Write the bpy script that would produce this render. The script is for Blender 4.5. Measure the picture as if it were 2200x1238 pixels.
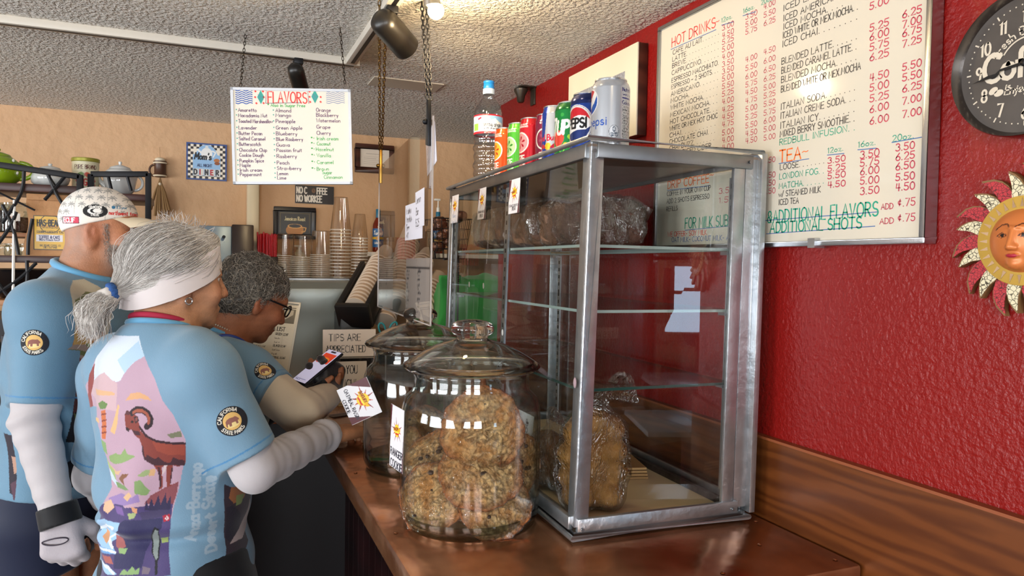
import bpy, bmesh, math, random
import numpy as np
from mathutils import Vector, Matrix
for _o in list(bpy.data.objects): bpy.data.objects.remove(_o)
SC = bpy.context.scene; COL = SC.collection
PI = math.pi
# ---------------------------------------------------------------- camera
PW, PH, FPX, CAMZ = 2200, 1238, 1560.0, 1.6
_Yv = np.array([458.-PW/2, 560.-PH/2, FPX]); _Yv /= np.linalg.norm(_Yv)
_hp = np.array([1458.-PW/2, 560.+1000*math.tan(math.radians(1.0))-PH/2, FPX])
_Zv = np.cross(_Yv, _hp); _Zv /= np.linalg.norm(_Zv)
if _Zv[1] > 0: _Zv = -_Zv
RW = np.array([np.cross(_Yv, _Zv), _Yv, _Zv])          # world <- camera (x right, y down, z forward)
CAM = np.array([0, 0, CAMZ])
def ray(px, py): return RW @ np.array([px-PW/2, py-PH/2, FPX])
def onX(px, py, x): r = ray(px, py); return CAM + r*(x-CAM[0])/r[0]
def onY(px, py, y): r = ray(px, py); return CAM + r*(y-CAM[1])/r[1]
def onZ(px, py, z): r = ray(px, py); return CAM + r*(z-CAM[2])/r[2]
def atD(px, py, d): return CAM + ray(px, py)*(d/FPX)
cd = bpy.data.cameras.new('camera'); cam = bpy.data.objects.new('camera', cd); COL.objects.link(cam)
cd.sensor_width = 36; cd.lens = FPX/PW*36; cd.clip_start = .02
cam.matrix_world = Matrix(((RW[0,0], -RW[0,1], -RW[0,2], 0), (RW[1,0], -RW[1,1], -RW[1,2], 0),
                           (RW[2,0], -RW[2,1], -RW[2,2], CAMZ), (0, 0, 0, 1)))
SC.camera = cam
# ---------------------------------------------------------------- world, light, exposure
wd = bpy.data.worlds.new('world'); SC.world = wd; wd.use_nodes = True
wd.node_tree.nodes['Background'].inputs[0].default_value = (.75, .86, 1, 1)
wd.node_tree.nodes['Background'].inputs[1].default_value = 1.0
SC.view_settings.view_transform = 'Standard'; SC.view_settings.look = 'None'
SC.view_settings.gamma = 1; SC.view_settings.use_curve_mapping = False
SC.view_settings.exposure = -0.4
SC.cycles.use_denoising = True; SC.cycles.max_bounces = 14; SC.cycles.transparent_max_bounces = 40
SC.cycles.diffuse_bounces = 4; SC.cycles.glossy_bounces = 4; SC.cycles.transmission_bounces = 10
SC.cycles.sample_clamp_indirect = 4; SC.cycles.caustics_reflective = False; SC.cycles.caustics_refractive = False
SC.cycles.use_adaptive_sampling = True; SC.cycles.adaptive_threshold = .02
def lamp(name, kind, loc, power, color, target=None, **kw):
    l = bpy.data.lights.new(name, kind); l.energy = power; l.color = color
    for k, v in kw.items(): setattr(l, k, v)
    o = bpy.data.objects.new(name, l); COL.objects.link(o); o.location = loc
    if target is not None: o.rotation_euler = (Vector(target)-Vector(loc)).to_track_quat('-Z', 'Y').to_euler()
    return o
DAY = (.92, .965, 1.0); WARM = (1.0, .74, .42)
# daylight through the windows of the front wall (behind the camera) and of the left wall
WINF = [(-2.6, -1.5, .95, 2.1), (-.9, .2, .95, 2.1), (2.06, 2.50, 1.05, 1.70)]     # x0, x1, sill, head: front wall at Y=-4
WINL = [(-2.6, -1.2, .85, 2.1), (-.4, 1.0, .85, 2.1), (1.5, 2.3, 1.0, 2.1)]          # y0, y1, sill, head: left wall at X=-3.6
for a, b, z0, z1 in WINF:
    small = z1 < 1.8      # small window tinted bluer and dimmer to colour its reflection in the case
    lamp('window_daylight', 'AREA', ((a+b)/2, -4.02, (z0+z1)/2), (42 if small else 125)*(b-a)*(z1-z0)/1.27, (.50, .76, 1.0) if small else DAY, ((a+b)/2, 0, 2.9), shape='RECTANGLE', size=b-a, size_y=z1-z0)
for a, b, z0, z1 in WINL:
    lamp('window_daylight', 'AREA', (-3.62, (a+b)/2, (z0+z1)/2), 130*(b-a)*(z1-z0)/1.75, DAY, (0, (a+b)/2+.5, 2.9), shape='RECTANGLE', size=b-a, size_y=z1-z0)

# ---------------------------------------------------------------- helpers
def lin(h):
    if not isinstance(h, str): return tuple(h)[:3]
    v = [int(h[i:i+2], 16)/255 for i in (1, 3, 5)]
    return tuple(c/12.92 if c <= .04045 else ((c+.055)/1.055)**2.4 for c in v)
MATS = {}
def mat(name, col='#808080', rough=.5, metal=0, spec=.5, bump=0, bscale=200, var=0, vscale=8, emit=0, coat=0, trans=0, ior=1.45, aniso=0, sheen=0, sss=0, alpha=1, vc=False, detail=3):
    if name in MATS: return MATS[name]
    m = bpy.data.materials.new(name); m.use_nodes = True; MATS[name] = m
    nt = m.node_tree; N = nt.nodes; L = nt.links; b = N['Principled BSDF']
    c = (*lin(col), 1); b.inputs['Base Color'].default_value = c
    b.inputs['Roughness'].default_value = rough; b.inputs['Metallic'].default_value = metal
    b.inputs['Specular IOR Level'].default_value = spec; b.inputs['IOR'].default_value = ior
    b.inputs['Coat Weight'].default_value = coat; b.inputs['Transmission Weight'].default_value = trans
    b.inputs['Coat Roughness'].default_value = .08
    b.inputs['Anisotropic'].default_value = aniso; b.inputs['Sheen Weight'].default_value = sheen
    b.inputs['Subsurface Weight'].default_value = sss; b.inputs['Alpha'].default_value = alpha
    if sss: b.inputs['Subsurface Radius'].default_value = (.01, .004, .002); b.inputs['Subsurface Scale'].default_value = .5
    if emit: b.inputs['Emission Color'].default_value = c; b.inputs['Emission Strength'].default_value = emit
    src = None
    if vc:
        a = N.new('ShaderNodeAttribute'); a.attribute_name = 'Col'; src = a.outputs['Color']
    tc = N.new('ShaderNodeTexCoord')
    if var:
        n = N.new('ShaderNodeTexNoise'); n.inputs['Scale'].default_value = vscale; n.inputs['Detail'].default_value = 4
        L.new(tc.outputs['Object'], n.inputs['Vector'])
        mr = N.new('ShaderNodeMapRange'); mr.inputs[1].default_value = .3; mr.inputs[2].default_value = .7
        mr.inputs[3].default_value = 1-var; mr.inputs[4].default_value = 1+var
        L.new(n.outputs['Fac'], mr.inputs[0])
        mx = N.new('ShaderNodeMix'); mx.data_type = 'RGBA'; mx.blend_type = 'MULTIPLY'; mx.inputs[0].default_value = 1
        mx.inputs[6].default_value = c
        if src: L.new(src, mx.inputs[6])
        L.new(mr.outputs[0], mx.inputs[7]); src = mx.outputs[2]
    if src: L.new(src, b.inputs['Base Color'])
    if bump:
        n = N.new('ShaderNodeTexNoise'); n.inputs['Scale'].default_value = bscale; n.inputs['Detail'].default_value = detail
        L.new(tc.outputs['Object'], n.inputs['Vector'])
        bp = N.new('ShaderNodeBump'); bp.inputs['Strength'].default_value = min(1, abs(bump)); bp.inputs['Distance'].default_value = .6/bscale*max(1, abs(bump))
        L.new(n.outputs['Fac'], bp.inputs['Height']); L.new(bp.outputs[0], b.inputs['Normal'])
    return m
def schlick(N, L, k, normal=None, add=0.):
    """reflectance of glass by angle, the same from both sides"""
    lw = N.new('ShaderNodeLayerWeight'); lw.inputs[0].default_value = .5
    if normal is not None: L.new(normal, lw.inputs['Normal'])
    p = N.new('ShaderNodeMath'); p.operation = 'POWER'; p.inputs[1].default_value = 5; L.new(lw.outputs['Facing'], p.inputs[0])
    m = N.new('ShaderNodeMath'); m.operation = 'MULTIPLY_ADD'; m.inputs[1].default_value = .96*min(k, 1.04); m.inputs[2].default_value = .04*k+add; m.use_clamp = True
    L.new(p.outputs[0], m.inputs[0]); return m
def thin_glass(name, tint='#f4faf8', refl=1.0, rough=.01, edge='#8fb5a6', dust=0., power=1.0):
    """sheet glass: clear, reflecting by the Fresnel law, a little dust"""
    if name in MATS: return MATS[name]
    m = bpy.data.materials.new(name); m.use_nodes = True; MATS[name] = m
    nt = m.node_tree; N = nt.nodes; L = nt.links; N.clear()
    out = N.new('ShaderNodeOutputMaterial'); tr = N.new('ShaderNodeBsdfTransparent'); gl = N.new('ShaderNodeBsdfGlossy')
    gl.inputs['Roughness'].default_value = rough
    tc_ = (*lin(tint), 1); tr.inputs[0].default_value = tc_
    mu = schlick(N, L, refl*1.9)
    lw = N.new('ShaderNodeLayerWeight'); lw.inputs[0].default_value = .5
    rp = N.new('ShaderNodeMix'); rp.data_type = 'RGBA'; rp.inputs[6].default_value = tc_; rp.inputs[7].default_value = (*lin(edge), 1)
    pw = N.new('ShaderNodeMath'); pw.operation = 'POWER'; pw.inputs[1].default_value = 2.2/power
    L.new(lw.outputs['Facing'], pw.inputs[0]); L.new(pw.outputs[0], rp.inputs[0]); L.new(rp.outputs[2], tr.inputs[0])
    ms = N.new('ShaderNodeMixShader'); L.new(mu.outputs[0], ms.inputs[0]); L.new(tr.outputs[0], ms.inputs[1]); L.new(gl.outputs[0], ms.inputs[2])
    last = ms.outputs[0]
    if dust:
        df = N.new('ShaderNodeBsdfDiffuse'); df.inputs[0].default_value = (.75, .75, .75, 1)
        tc = N.new('ShaderNodeTexCoord'); n = N.new('ShaderNodeTexNoise'); n.inputs['Scale'].default_value = 14; n.inputs['Detail'].default_value = 8
        mp = N.new('ShaderNodeMapping'); mp.inputs['Scale'].default_value = (1, 1, .25)
        L.new(tc.outputs['Object'], mp.inputs[0]); L.new(mp.outputs[0], n.inputs['Vector'])
        mr = N.new('ShaderNodeMapRange'); mr.inputs[1].default_value = .45; mr.inputs[2].default_value = .8; mr.inputs[4].default_value = dust
        L.new(n.outputs['Fac'], mr.inputs[0])
        m2 = N.new('ShaderNodeMixShader'); L.new(mr.outputs[0], m2.inputs[0]); L.new(last, m2.inputs[1]); L.new(df.outputs[0], m2.inputs[2]); last = m2.outputs[0]
    L.new(last, out.inputs[0]); return m
def V(*a): return np.array(a, float)
def nrm(v): v = np.asarray(v, float); return v/np.linalg.norm(v)
class Fr:
    """a frame: origin, x and y axes (z = x cross y); p(u,v,w) gives a world point"""
    def __init__(s, o, x, y): s.o = np.asarray(o, float); s.x = nrm(x); y = np.asarray(y, float); y = y-s.x*np.dot(y, s.x); s.y = nrm(y); s.z = np.cross(s.x, s.y)
    def p(s, u, v, w=0): return s.o+s.x*u+s.y*v+s.z*w
WORLD = Fr((0, 0, 0), (1, 0, 0), (0, 1, 0))
class MB:
    def __init__(s, fr=WORLD): s.v = []; s.f = []; s.m = []; s.c = []; s.fr = fr
    def add(s, vs, fs, mi=0, col=None, raw=False):
        b = len(s.v)
        for q in vs: s.v.append(tuple(q) if raw else tuple(s.fr.p(*q)))
        for f in fs: s.f.append(tuple(b+i for i in f)); s.m.append(mi)
        return s
    def box(s, lo, hi, mi=0):
        (a, b, c), (d, e, f) = lo, hi
        return s.add([(a,b,c),(d,b,c),(d,e,c),(a,e,c),(a,b,f),(d,b,f),(d,e,f),(a,e,f)], [(0,3,2,1),(4,5,6,7),(0,1,5,4),(1,2,6,5),(2,3,7,6),(3,0,4,7)], mi)
    def hexa(s, p8, mi=0): return s.add(p8, [(0,3,2,1),(4,5,6,7),(0,1,5,4),(1,2,6,5),(2,3,7,6),(3,0,4,7)], mi)
    def quad(s, a, b, c, d, mi=0): return s.add([a, b, c, d], [(0,1,2,3)], mi)
    def prism(s, poly, w0, w1, mi=0, mi2=None):
        n = len(poly)
        if sum(poly[i-1][0]*poly[i][1]-poly[i][0]*poly[i-1][1] for i in range(n)) < 0: poly = poly[::-1]
        s.add([(x, y, w0) for x, y in poly]+[(x, y, w1) for x, y in poly],
              [tuple(range(n))[::-1]]+[(i, (i+1)%n, n+(i+1)%n, n+i) for i in range(n)], mi)
        b = len(s.v)-n; s.f.append(tuple(b+i for i in range(n))); s.m.append(mi if mi2 is None else mi2)
        return s
    def lathe(s, prof, c=(0, 0, 0), n=32, mi=0, sx=1, sy=1, a0=0, a1=2*PI):
        full = abs(a1-a0-2*PI) < 1e-6; k = n if full else n+1; vs = []
        for r, z in prof:
            for i in range(k):
                a = a0+(a1-a0)*i/n; vs.append((c[0]+r*sx*math.cos(a), c[1]+r*sy*math.sin(a), c[2]+z))
        fs = [(j*k+i, j*k+(i+1)%k, (j+1)*k+(i+1)%k, (j+1)*k+i) for j in range(len(prof)-1) for i in range(n)]
        return s.add(vs, fs, mi)
    def tube(s, pts, r, n=8, mi=0, closed=False, caps=True):
        P = [np.asarray(p, float) for p in pts]; m = len(P); rs = r if hasattr(r, '__len__') else [r]*m; vs = []; prev = None
        for i in range(m):
            t = nrm((P[(i+1)%m]-P[i-1]) if closed else (P[min(i+1, m-1)]-P[max(i-1, 0)])+1e-12)
            if prev is None: prev = nrm(np.cross(t, (0, 0, 1) if abs(t[2]) < .9 else (1, 0, 0)))
            u = nrm(prev-t*np.dot(prev, t)); prev = u; w = np.cross(t, u)
            for k in range(n): a = 2*PI*k/n; vs.append(P[i]+(u*math.cos(a)+w*math.sin(a))*rs[i])
        M = m if closed else m-1
        fs = [(i*n+k, i*n+(k+1)%n, ((i+1)%m)*n+(k+1)%n, ((i+1)%m)*n+k) for i in range(M) for k in range(n)]
        if caps and not closed: fs += [tuple(range(n))[::-1], tuple((m-1)*n+k for k in range(n))]
        return s.add(vs, fs, mi)
    def cyl(s, a, b, r, n=16, mi=0, r2=None): return s.tube([a, b], [r, r if r2 is None else r2], n, mi)
    def ball(s, c, r, n=12, mi=0, sc=(1, 1, 1)):
        vs = []; fs = []; m = n//2
        for j in range(m+1):
            for i in range(n):
                a = 2*PI*i/n; b = PI*j/m; vs.append((c[0]+r*sc[0]*math.sin(b)*math.cos(a), c[1]+r*sc[1]*math.sin(b)*math.sin(a), c[2]+r*sc[2]*math.cos(b)))
        fs = [(j*n+i, (j+1)*n+i, (j+1)*n+(i+1)%n, j*n+(i+1)%n) for j in range(m) for i in range(n)]
        return s.add(vs, fs, mi)
    def build(s, name, mats, parent=None, smooth=None, bevel=0, seg=2):
        me = bpy.data.meshes.new(name); v = np.array(s.v, float).reshape(-1, 3)
        if parent is not None:
            off = V(0, 0, 0); p = parent
            while p is not None: off = off+np.array(p.location); p = p.parent
            v = v-off
        me.from_pydata(v.tolist(), [], s.f)
        ms = mats if isinstance(mats, (list, tuple)) else [mats]
        for m in ms: me.materials.append(m)
        me.polygons.foreach_set('material_index', s.m)
        me.validate(); me.update()
        if bevel:
            bm = bmesh.new(); bm.from_mesh(me); bmesh.ops.remove_doubles(bm, verts=bm.verts, dist=1e-6)
            es = [e for e in bm.edges if e.is_manifold and e.calc_face_angle(0) > .5]
            bmesh.ops.bevel(bm, geom=es, offset=bevel, segments=seg, affect='EDGES', profile=.5); bm.to_mesh(me); bm.free()
        if smooth is not None or bevel:
            me.polygons.foreach_set('use_smooth', [True]*len(me.polygons))
            try: me.set_sharp_from_angle(angle=smooth or .6)
            except Exception: pass
        o = bpy.data.objects.new(name, me); COL.objects.link(o)
        if parent is not None: o.parent = parent
        return o
def tag(o, label=None, cat=None, group=None, kind=None):
    for k, v in (('label', label), ('category', cat), ('group', group), ('kind', kind)):
        if v: o[k] = v
    return o
def thing(name, label, cat, loc=(0, 0, 0), group=None):
    o = bpy.data.objects.new(name, None); COL.objects.link(o); o.location = Vector([float(c) for c in loc]); o.empty_display_size = .05
    return tag(o, label, cat, group)
def one(name, mb, m, label, cat, group=None, **kw): return tag(mb.build(name, m, None, **kw), label, cat, group)
def struct(name, mb, m, **kw): return tag(mb.build(name, m, None, **kw), kind='structure')
def dup(root, dloc, label, group=None):
    r = root.copy(); COL.objects.link(r); r.location = root.location+Vector(dloc); r['label'] = label
    if group: r['group'] = group
    for ch in root.children:
        c = ch.copy(); COL.objects.link(c); c.parent = r
        for g in ch.children: d = g.copy(); COL.objects.link(d); d.parent = c
    return r

# ---------------------------------------------------------------- a marker-pen stroke font (unit cap height, x to the right)
def _arc(cx, cy, rx, ry, a0, a1, n=9): return [(cx+rx*math.cos(math.radians(a0+(a1-a0)*i/(n-1))), cy+ry*math.sin(math.radians(a0+(a1-a0)*i/(n-1)))) for i in range(n)]
_G = {
'A': (.62, [[(0,0),(.3,1),(.6,0)],[(.12,.36),(.5,.36)]]), 'B': (.55, [[(0,0),(0,1)],[(0,1)]+_arc(.22,.76,.26,.24,90,-90)+[(0,.52)],[(0,.52)]+_arc(.25,.26,.28,.26,90,-90)+[(0,0)]]),
'C': (.58, [_arc(.34,.5,.34,.5,50,310,12)]), 'D': (.58, [[(0,0),(0,1)],[(0,1)]+_arc(.16,.5,.4,.5,90,-90)+[(0,0)]]),
'E': (.5, [[(.46,1),(0,1),(0,0),(.48,0)],[(0,.52),(.4,.52)]]), 'F': (.48, [[(.46,1),(0,1),(0,0)],[(0,.52),(.38,.52)]]),
'G': (.62, [_arc(.34,.5,.34,.5,50,340,13)+[(.62,.42),(.38,.42)]]), 'H': (.58, [[(0,0),(0,1)],[(.54,0),(.54,1)],[(0,.5),(.54,.5)]]),
'I': (.12, [[(.05,0),(.05,1)]]), 'J': (.45, [[(.4,1),(.4,.25)]+_arc(.2,.22,.2,.22,0,-160,7)]), 'K': (.55, [[(0,0),(0,1)],[(.48,1),(.02,.45),(.52,0)]]),
'L': (.46, [[(0,1),(0,0),(.44,0)]]), 'M': (.72, [[(0,0),(.06,1),(.35,.3),(.64,1),(.7,0)]]), 'N': (.6, [[(0,0),(0,1),(.54,0),(.54,1)]]),
'O': (.66, [_arc(.33,.5,.33,.5,90,450,15)]), 'P': (.52, [[(0,0),(0,1)],[(0,1)]+_arc(.22,.74,.28,.26,90,-90)+[(0,.48)]]),
'Q': (.68, [_arc(.33,.5,.33,.5,90,450,15),[(.42,.25),(.66,-.05)]]), 'R': (.55, [[(0,0),(0,1)],[(0,1)]+_arc(.22,.75,.27,.25,90,-90)+[(0,.5)],[(.18,.5),(.52,0)]]),
'S': (.52, [_arc(.26,.75,.24,.25,40,250,9)+_arc(.26,.25,.26,.25,70,-150,9)]), 'T': (.56, [[(0,1),(.54,1)],[(.27,1),(.27,0)]]),
'U': (.58, [[(0,1),(0,.3)]+_arc(.27,.28,.27,.28,180,360,9)+[(.54,1)]]), 'V': (.58, [[(0,1),(.28,0),(.56,1)]]), 'W': (.8, [[(0,1),(.2,0),(.4,.8),(.6,0),(.78,1)]]),
'X': (.55, [[(0,0),(.52,1)],[(0,1),(.52,0)]]), 'Y': (.55, [[(0,1),(.26,.5),(.26,0)],[(.26,.5),(.52,1)]]), 'Z': (.52, [[(0,1),(.5,1),(0,0),(.52,0)]]),
'0': (.54, [_arc(.27,.5,.26,.5,90,450,14)]), '1': (.22, [[(0,.8),(.12,1),(.12,0)]]), '2': (.5, [_arc(.24,.73,.23,.27,160,-30,9)+[(0,0),(.5,0)]]),
'3': (.5, [_arc(.22,.76,.22,.24,150,-80,8)+_arc(.22,.27,.26,.27,80,-150,9)]), '4': (.52, [[(.1,1),(.02,.42),(.5,.42)],[(.38,1),(.36,0)]]),
'5': (.5, [[(.46,1),(.06,1),(.03,.56)]+_arc(.21,.3,.26,.3,120,-150,10)]), '6': (.5, [[(.4,1),(.08,.5)]+_arc(.25,.28,.24,.28,150,510,13)]),
'7': (.5, [[(0,1),(.48,1),(.15,0)]]), '8': (.5, [_arc(.25,.76,.21,.24,-90,270,11)+_arc(.25,.26,.25,.26,90,450,13)]), '9': (.5, [_arc(.24,.72,.23,.27,-30,330,12)+[(.36,0)]]),
'.': (.16, [[(.04,.02),(.06,.04)]]), ',': (.16, [[(.08,.05),(.02,-.14)]]), '-': (.4, [[(.04,.45),(.34,.45)]]), '~': (.5, [[(0,.42),(.12,.56),(.32,.4),(.46,.54)]]), '/': (.4, [[(0,-.05),(.36,1.05)]]),
'*': (.3, [[(.14,.9),(.14,.5)],[(0,.8),(.28,.6)],[(0,.6),(.28,.8)]]), "'": (.12, [[(.06,1),(.04,.8)]]), '$': (.5, [_arc(.25,.72,.22,.2,40,250,8)+_arc(.25,.3,.22,.2,70,-150,8),[(.25,1.08),(.25,-.06)]]),
'&': (.6, [_arc(.3,.75,.2,.22,-60,200,8)+[(.5,.02)],_arc(.26,.25,.24,.25,120,350,8)+[(.56,.5)]]), '!': (.16, [[(.06,1),(.05,.3)],[(.05,.04),(.06,.02)]]), ':': (.16, [[(.05,.1),(.06,.12)],[(.05,.5),(.06,.52)]]),
'¢': (.5, [[(.3,.95),(.22,.1)],_arc(.26,.5,.2,.25,50,310,8)]), '%': (.6, [[(0,0),(.55,1)],_arc(.12,.82,.11,.15,0,360,7),_arc(.44,.18,.11,.15,0,360,7)]), '(':(.25,[_arc(.3,.5,.28,.6,120,240,6)]), ')':(.25,[_arc(-.08,.5,.28,.6,60,-60,6)]),
'a': (.48, [_arc(.22,.27,.22,.27,40,320,10),[(.42,.52),(.42,.1),(.48,0)]]), 'b': (.48, [[(0,1),(0,0)],_arc(.22,.27,.22,.27,150,-150,10)]), 'c': (.44, [_arc(.23,.27,.23,.27,50,310,9)]),
'd': (.5, [_arc(.22,.27,.22,.27,40,320,10),[(.44,1),(.44,0)]]), 'e': (.46, [[(.03,.3),(.42,.3)]+_arc(.22,.27,.21,.27,10,310,10)]), 'f': (.36, [_arc(.26,.84,.14,.15,60,180,5)+[(.12,0)],[(0,.52),(.28,.52)]]),
'g': (.48, [_arc(.22,.27,.22,.27,40,320,10),[(.42,.52),(.42,-.2)]+_arc(.22,-.2,.2,.16,0,-150,6)]), 'h': (.46, [[(0,1),(0,0)],[(0,.35)]+_arc(.2,.33,.2,.2,170,0,6)+[(.4,0)]]),
'i': (.14, [[(.05,.52),(.05,0)],[(.05,.72),(.06,.74)]]), 'j': (.2, [[(.12,.52),(.12,-.2),(0,-.32)],[(.12,.72),(.13,.74)]]), 'k': (.42, [[(0,1),(0,0)],[(.36,.55),(.02,.25),(.4,0)]]), 'l': (.14, [[(.05,1),(.05,0)]]),
'm': (.7, [[(0,.52),(0,0)],_arc(.16,.36,.16,.17,170,0,6)+[(.32,0)],_arc(.48,.36,.16,.17,170,0,6)+[(.64,0)]]), 'n': (.46, [[(0,.52),(0,0)],_arc(.2,.34,.2,.19,170,0,6)+[(.4,0)]]),
'o': (.48, [_arc(.22,.27,.22,.27,90,450,11)]), 'p': (.48, [[(0,.52),(0,-.34)],_arc(.22,.27,.22,.27,150,-150,10)]), 'q': (.48, [_arc(.22,.27,.22,.27,40,320,10),[(.42,.52),(.42,-.34)]]),
'r': (.36, [[(0,.52),(0,0)],_arc(.18,.32,.18,.2,170,50,5)]), 's': (.4, [_arc(.19,.4,.16,.13,40,250,7)+_arc(.19,.14,.18,.14,70,-150,7)]), 't': (.34, [[(.14,.85),(.14,.1),(.26,0)],[(0,.55),(.3,.55)]]),
'u': (.46, [[(0,.52),(0,.2)]+_arc(.2,.18,.2,.18,180,350,6)+[(.42,.52),(.42,0)]]), 'v': (.42, [[(0,.52),(.2,0),(.4,.52)]]), 'w': (.6, [[(0,.52),(.14,0),(.29,.4),(.44,0),(.58,.52)]]),
'x': (.42, [[(0,0),(.38,.52)],[(0,.52),(.38,0)]]), 'y': (.44, [[(0,.52),(.2,.02)],[(.4,.52),(.12,-.34)]]), 'z': (.42, [[(0,.52),(.38,.52),(0,0),(.4,0)]]),
'·': (.2, [[(.05,.45),(.07,.47)]])}
def strokes(text, size, x=0, y=0, gap=.16, xs=1., slant=0., jit=0., seed=1, align='l'):
    """polylines for a line of lettering; returns (list of polylines, width)"""
    rnd = random.Random(seed*7919+len(text)); out = []; cx = 0
    for ch in text:
        if ch == ' ': cx += .38; continue
        w, ss = _G.get(ch, _G['.']); jy = rnd.uniform(-jit, jit); js = 1+rnd.uniform(-jit, jit)
        for st in ss: out.append([((cx+px_*js)*xs+slant*py_, py_*js+jy) for px_, py_ in st])
        cx += w+gap
    W = (cx-gap)*xs; sh = {'l': 0, 'c': -W/2, 'r': -W}[align]
    return [[(x+(a+sh)*size, y+b*size) for a, b in st] for st in out], W*size
def ribbon(mb, polys, width, w=0., mi=0):
    """flat pen strokes laid on the frame's plane"""
    h = width/2
    for st in polys:
        P = [np.array(p) for p in st]
        L = []; R = []
        for i in range(len(P)):
            d = P[min(i+1, len(P)-1)]-P[max(i-1, 0)]; n = np.linalg.norm(d); d = d/n if n > 1e-9 else np.array([1., 0.])
            q = np.array([-d[1], d[0]])*h
            e = d*h*.8 if i == len(P)-1 else (-d*h*.8 if i == 0 else 0*d)
            L.append(P[i]+q+e); R.append(P[i]-q+e)
        n = len(P); mb.add([(p[0], p[1], w) for p in R]+[(p[0], p[1], w) for p in L], [(i, i+1, n+i+1, n+i) for i in range(n-1)], mi)
# ---------------------------------------------------------------- painting a printed pattern onto a fine mesh (its own colours only)
def inpoly(U, Vv, poly):
    r = np.zeros(U.shape, bool); n = len(poly)
    for i in range(n):
        x0, y0 = poly[i-1]; x1, y1 = poly[i]
        if y0 == y1: continue
        c = ((y0 > Vv) != (y1 > Vv)); r ^= c & (U < (x1-x0)*(Vv-y0)/(y1-y0)+x0)
    return r
def paint(U, Vv, base, layers):
    """layers: ('poly',pts,col) ('line',pts,width,col) ('disc',c,r,col[,ry]) ('text',string,x,y,size,width,col[,opts]) on coordinates U,V -> linear rgb"""
    C = np.empty((len(U), 3)); C[:] = lin(base)
    def segs(polys, wd, col):
        for st in polys:
            A = np.array(st, float); lo = A.min(0)-wd; hi = A.max(0)+wd
            ix = np.where((U > lo[0]) & (U < hi[0]) & (Vv > lo[1]) & (Vv < hi[1]))[0]
            if not len(ix): continue
            u = U[ix]; v = Vv[ix]; best = np.full(len(ix), 9e9)
            for a, b in zip(A[:-1], A[1:]):
                d = b-a; L2 = max(d@d, 1e-12); t = np.clip(((u-a[0])*d[0]+(v-a[1])*d[1])/L2, 0, 1)
                best = np.minimum(best, (u-a[0]-t*d[0])**2+(v-a[1]-t*d[1])**2)
            C[ix[best < (wd/2)**2]] = col
    for l in layers:
        k = l[0]
        if k == 'poly':
            A = np.array(l[1], float); lo = A.min(0); hi = A.max(0)
            ix = np.where((U >= lo[0]) & (U <= hi[0]) & (Vv >= lo[1]) & (Vv <= hi[1]))[0]
            if len(ix): C[ix[inpoly(U[ix], Vv[ix], l[1])]] = lin(l[2])
        elif k == 'line': segs([l[1]], l[2], lin(l[3]))
        elif k == 'disc':
            r2 = l[4] if len(l) > 4 else l[2]; C[((U-l[1][0])/l[2])**2+((Vv-l[1][1])/r2)**2 < 1] = lin(l[3])
        elif k == 'text':
            o = l[7] if len(l) > 7 else {}
            rot = o.get('rot', 0); oo = {q: w for q, w in o.items() if q not in ('rot', 'arc')}
            st, _ = strokes(l[1], l[4], 0, 0, **oo)
            if 'arc' in o:                       # (radius, mid-angle) lettering on a circle about x,y
                R_, am = o['arc']; s_ = 1 if R_ > 0 else -1; R_ = abs(R_)
                st = [[(l[2]+(R_+s_*b)*math.cos(am-s_*a/R_), l[3]+(R_+s_*b)*math.sin(am-s_*a/R_)) for a, b in q] for q in st]
            else:
                cr, sr = math.cos(rot), math.sin(rot); st = [[(l[2]+a*cr-b*sr, l[3]+a*sr+b*cr) for a, b in q] for q in st]
            segs(st, l[5], lin(l[6]))
    return C
def setcol(me, C):
    at = me.color_attributes.new('Col', 'FLOAT_COLOR', 'POINT')
    at.data.foreach_set('color', np.c_[C, np.ones(len(C))].astype(np.float32).ravel())
def card(name, fr, w, h, base, layers, parent=None, nx=60, m=None, thick=.0006, curl=0., back='#e8e4dc'):
    """a printed card: fine painted front, real thickness; u in 0..w, v in 0..h on the frame"""
    ny = max(2, int(nx*h/w)); us = np.linspace(0, w, nx+1); vs = np.linspace(0, h, ny+1)
    U, Vv = np.meshgrid(us, vs); u = U.ravel(); v = Vv.ravel()
    C = paint(u, v, base, layers); mb = MB(fr)
    wz = thick+curl*((u/w-.5)**2)*4*w
    k = nx+1
    mb.add(list(zip(u, v, wz)), [(j*k+i, j*k+i+1, (j+1)*k+i+1, (j+1)*k+i) for j in range(ny) for i in range(nx)])
    bi = [0, nx, ny*k+nx, ny*k]; mb.add([(u[i], v[i], wz[i]-thick) for i in bi], [(3, 2, 1, 0)])
    o = mb.build(name, m or mat('printed_card', vc=True, rough=.35, spec=.4), parent)
    n = len(u); C2 = np.r_[C, np.tile(np.array(lin(back)), (4, 1))]
    b = n; me = o.data
    setcol(me, C2); return o
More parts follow.
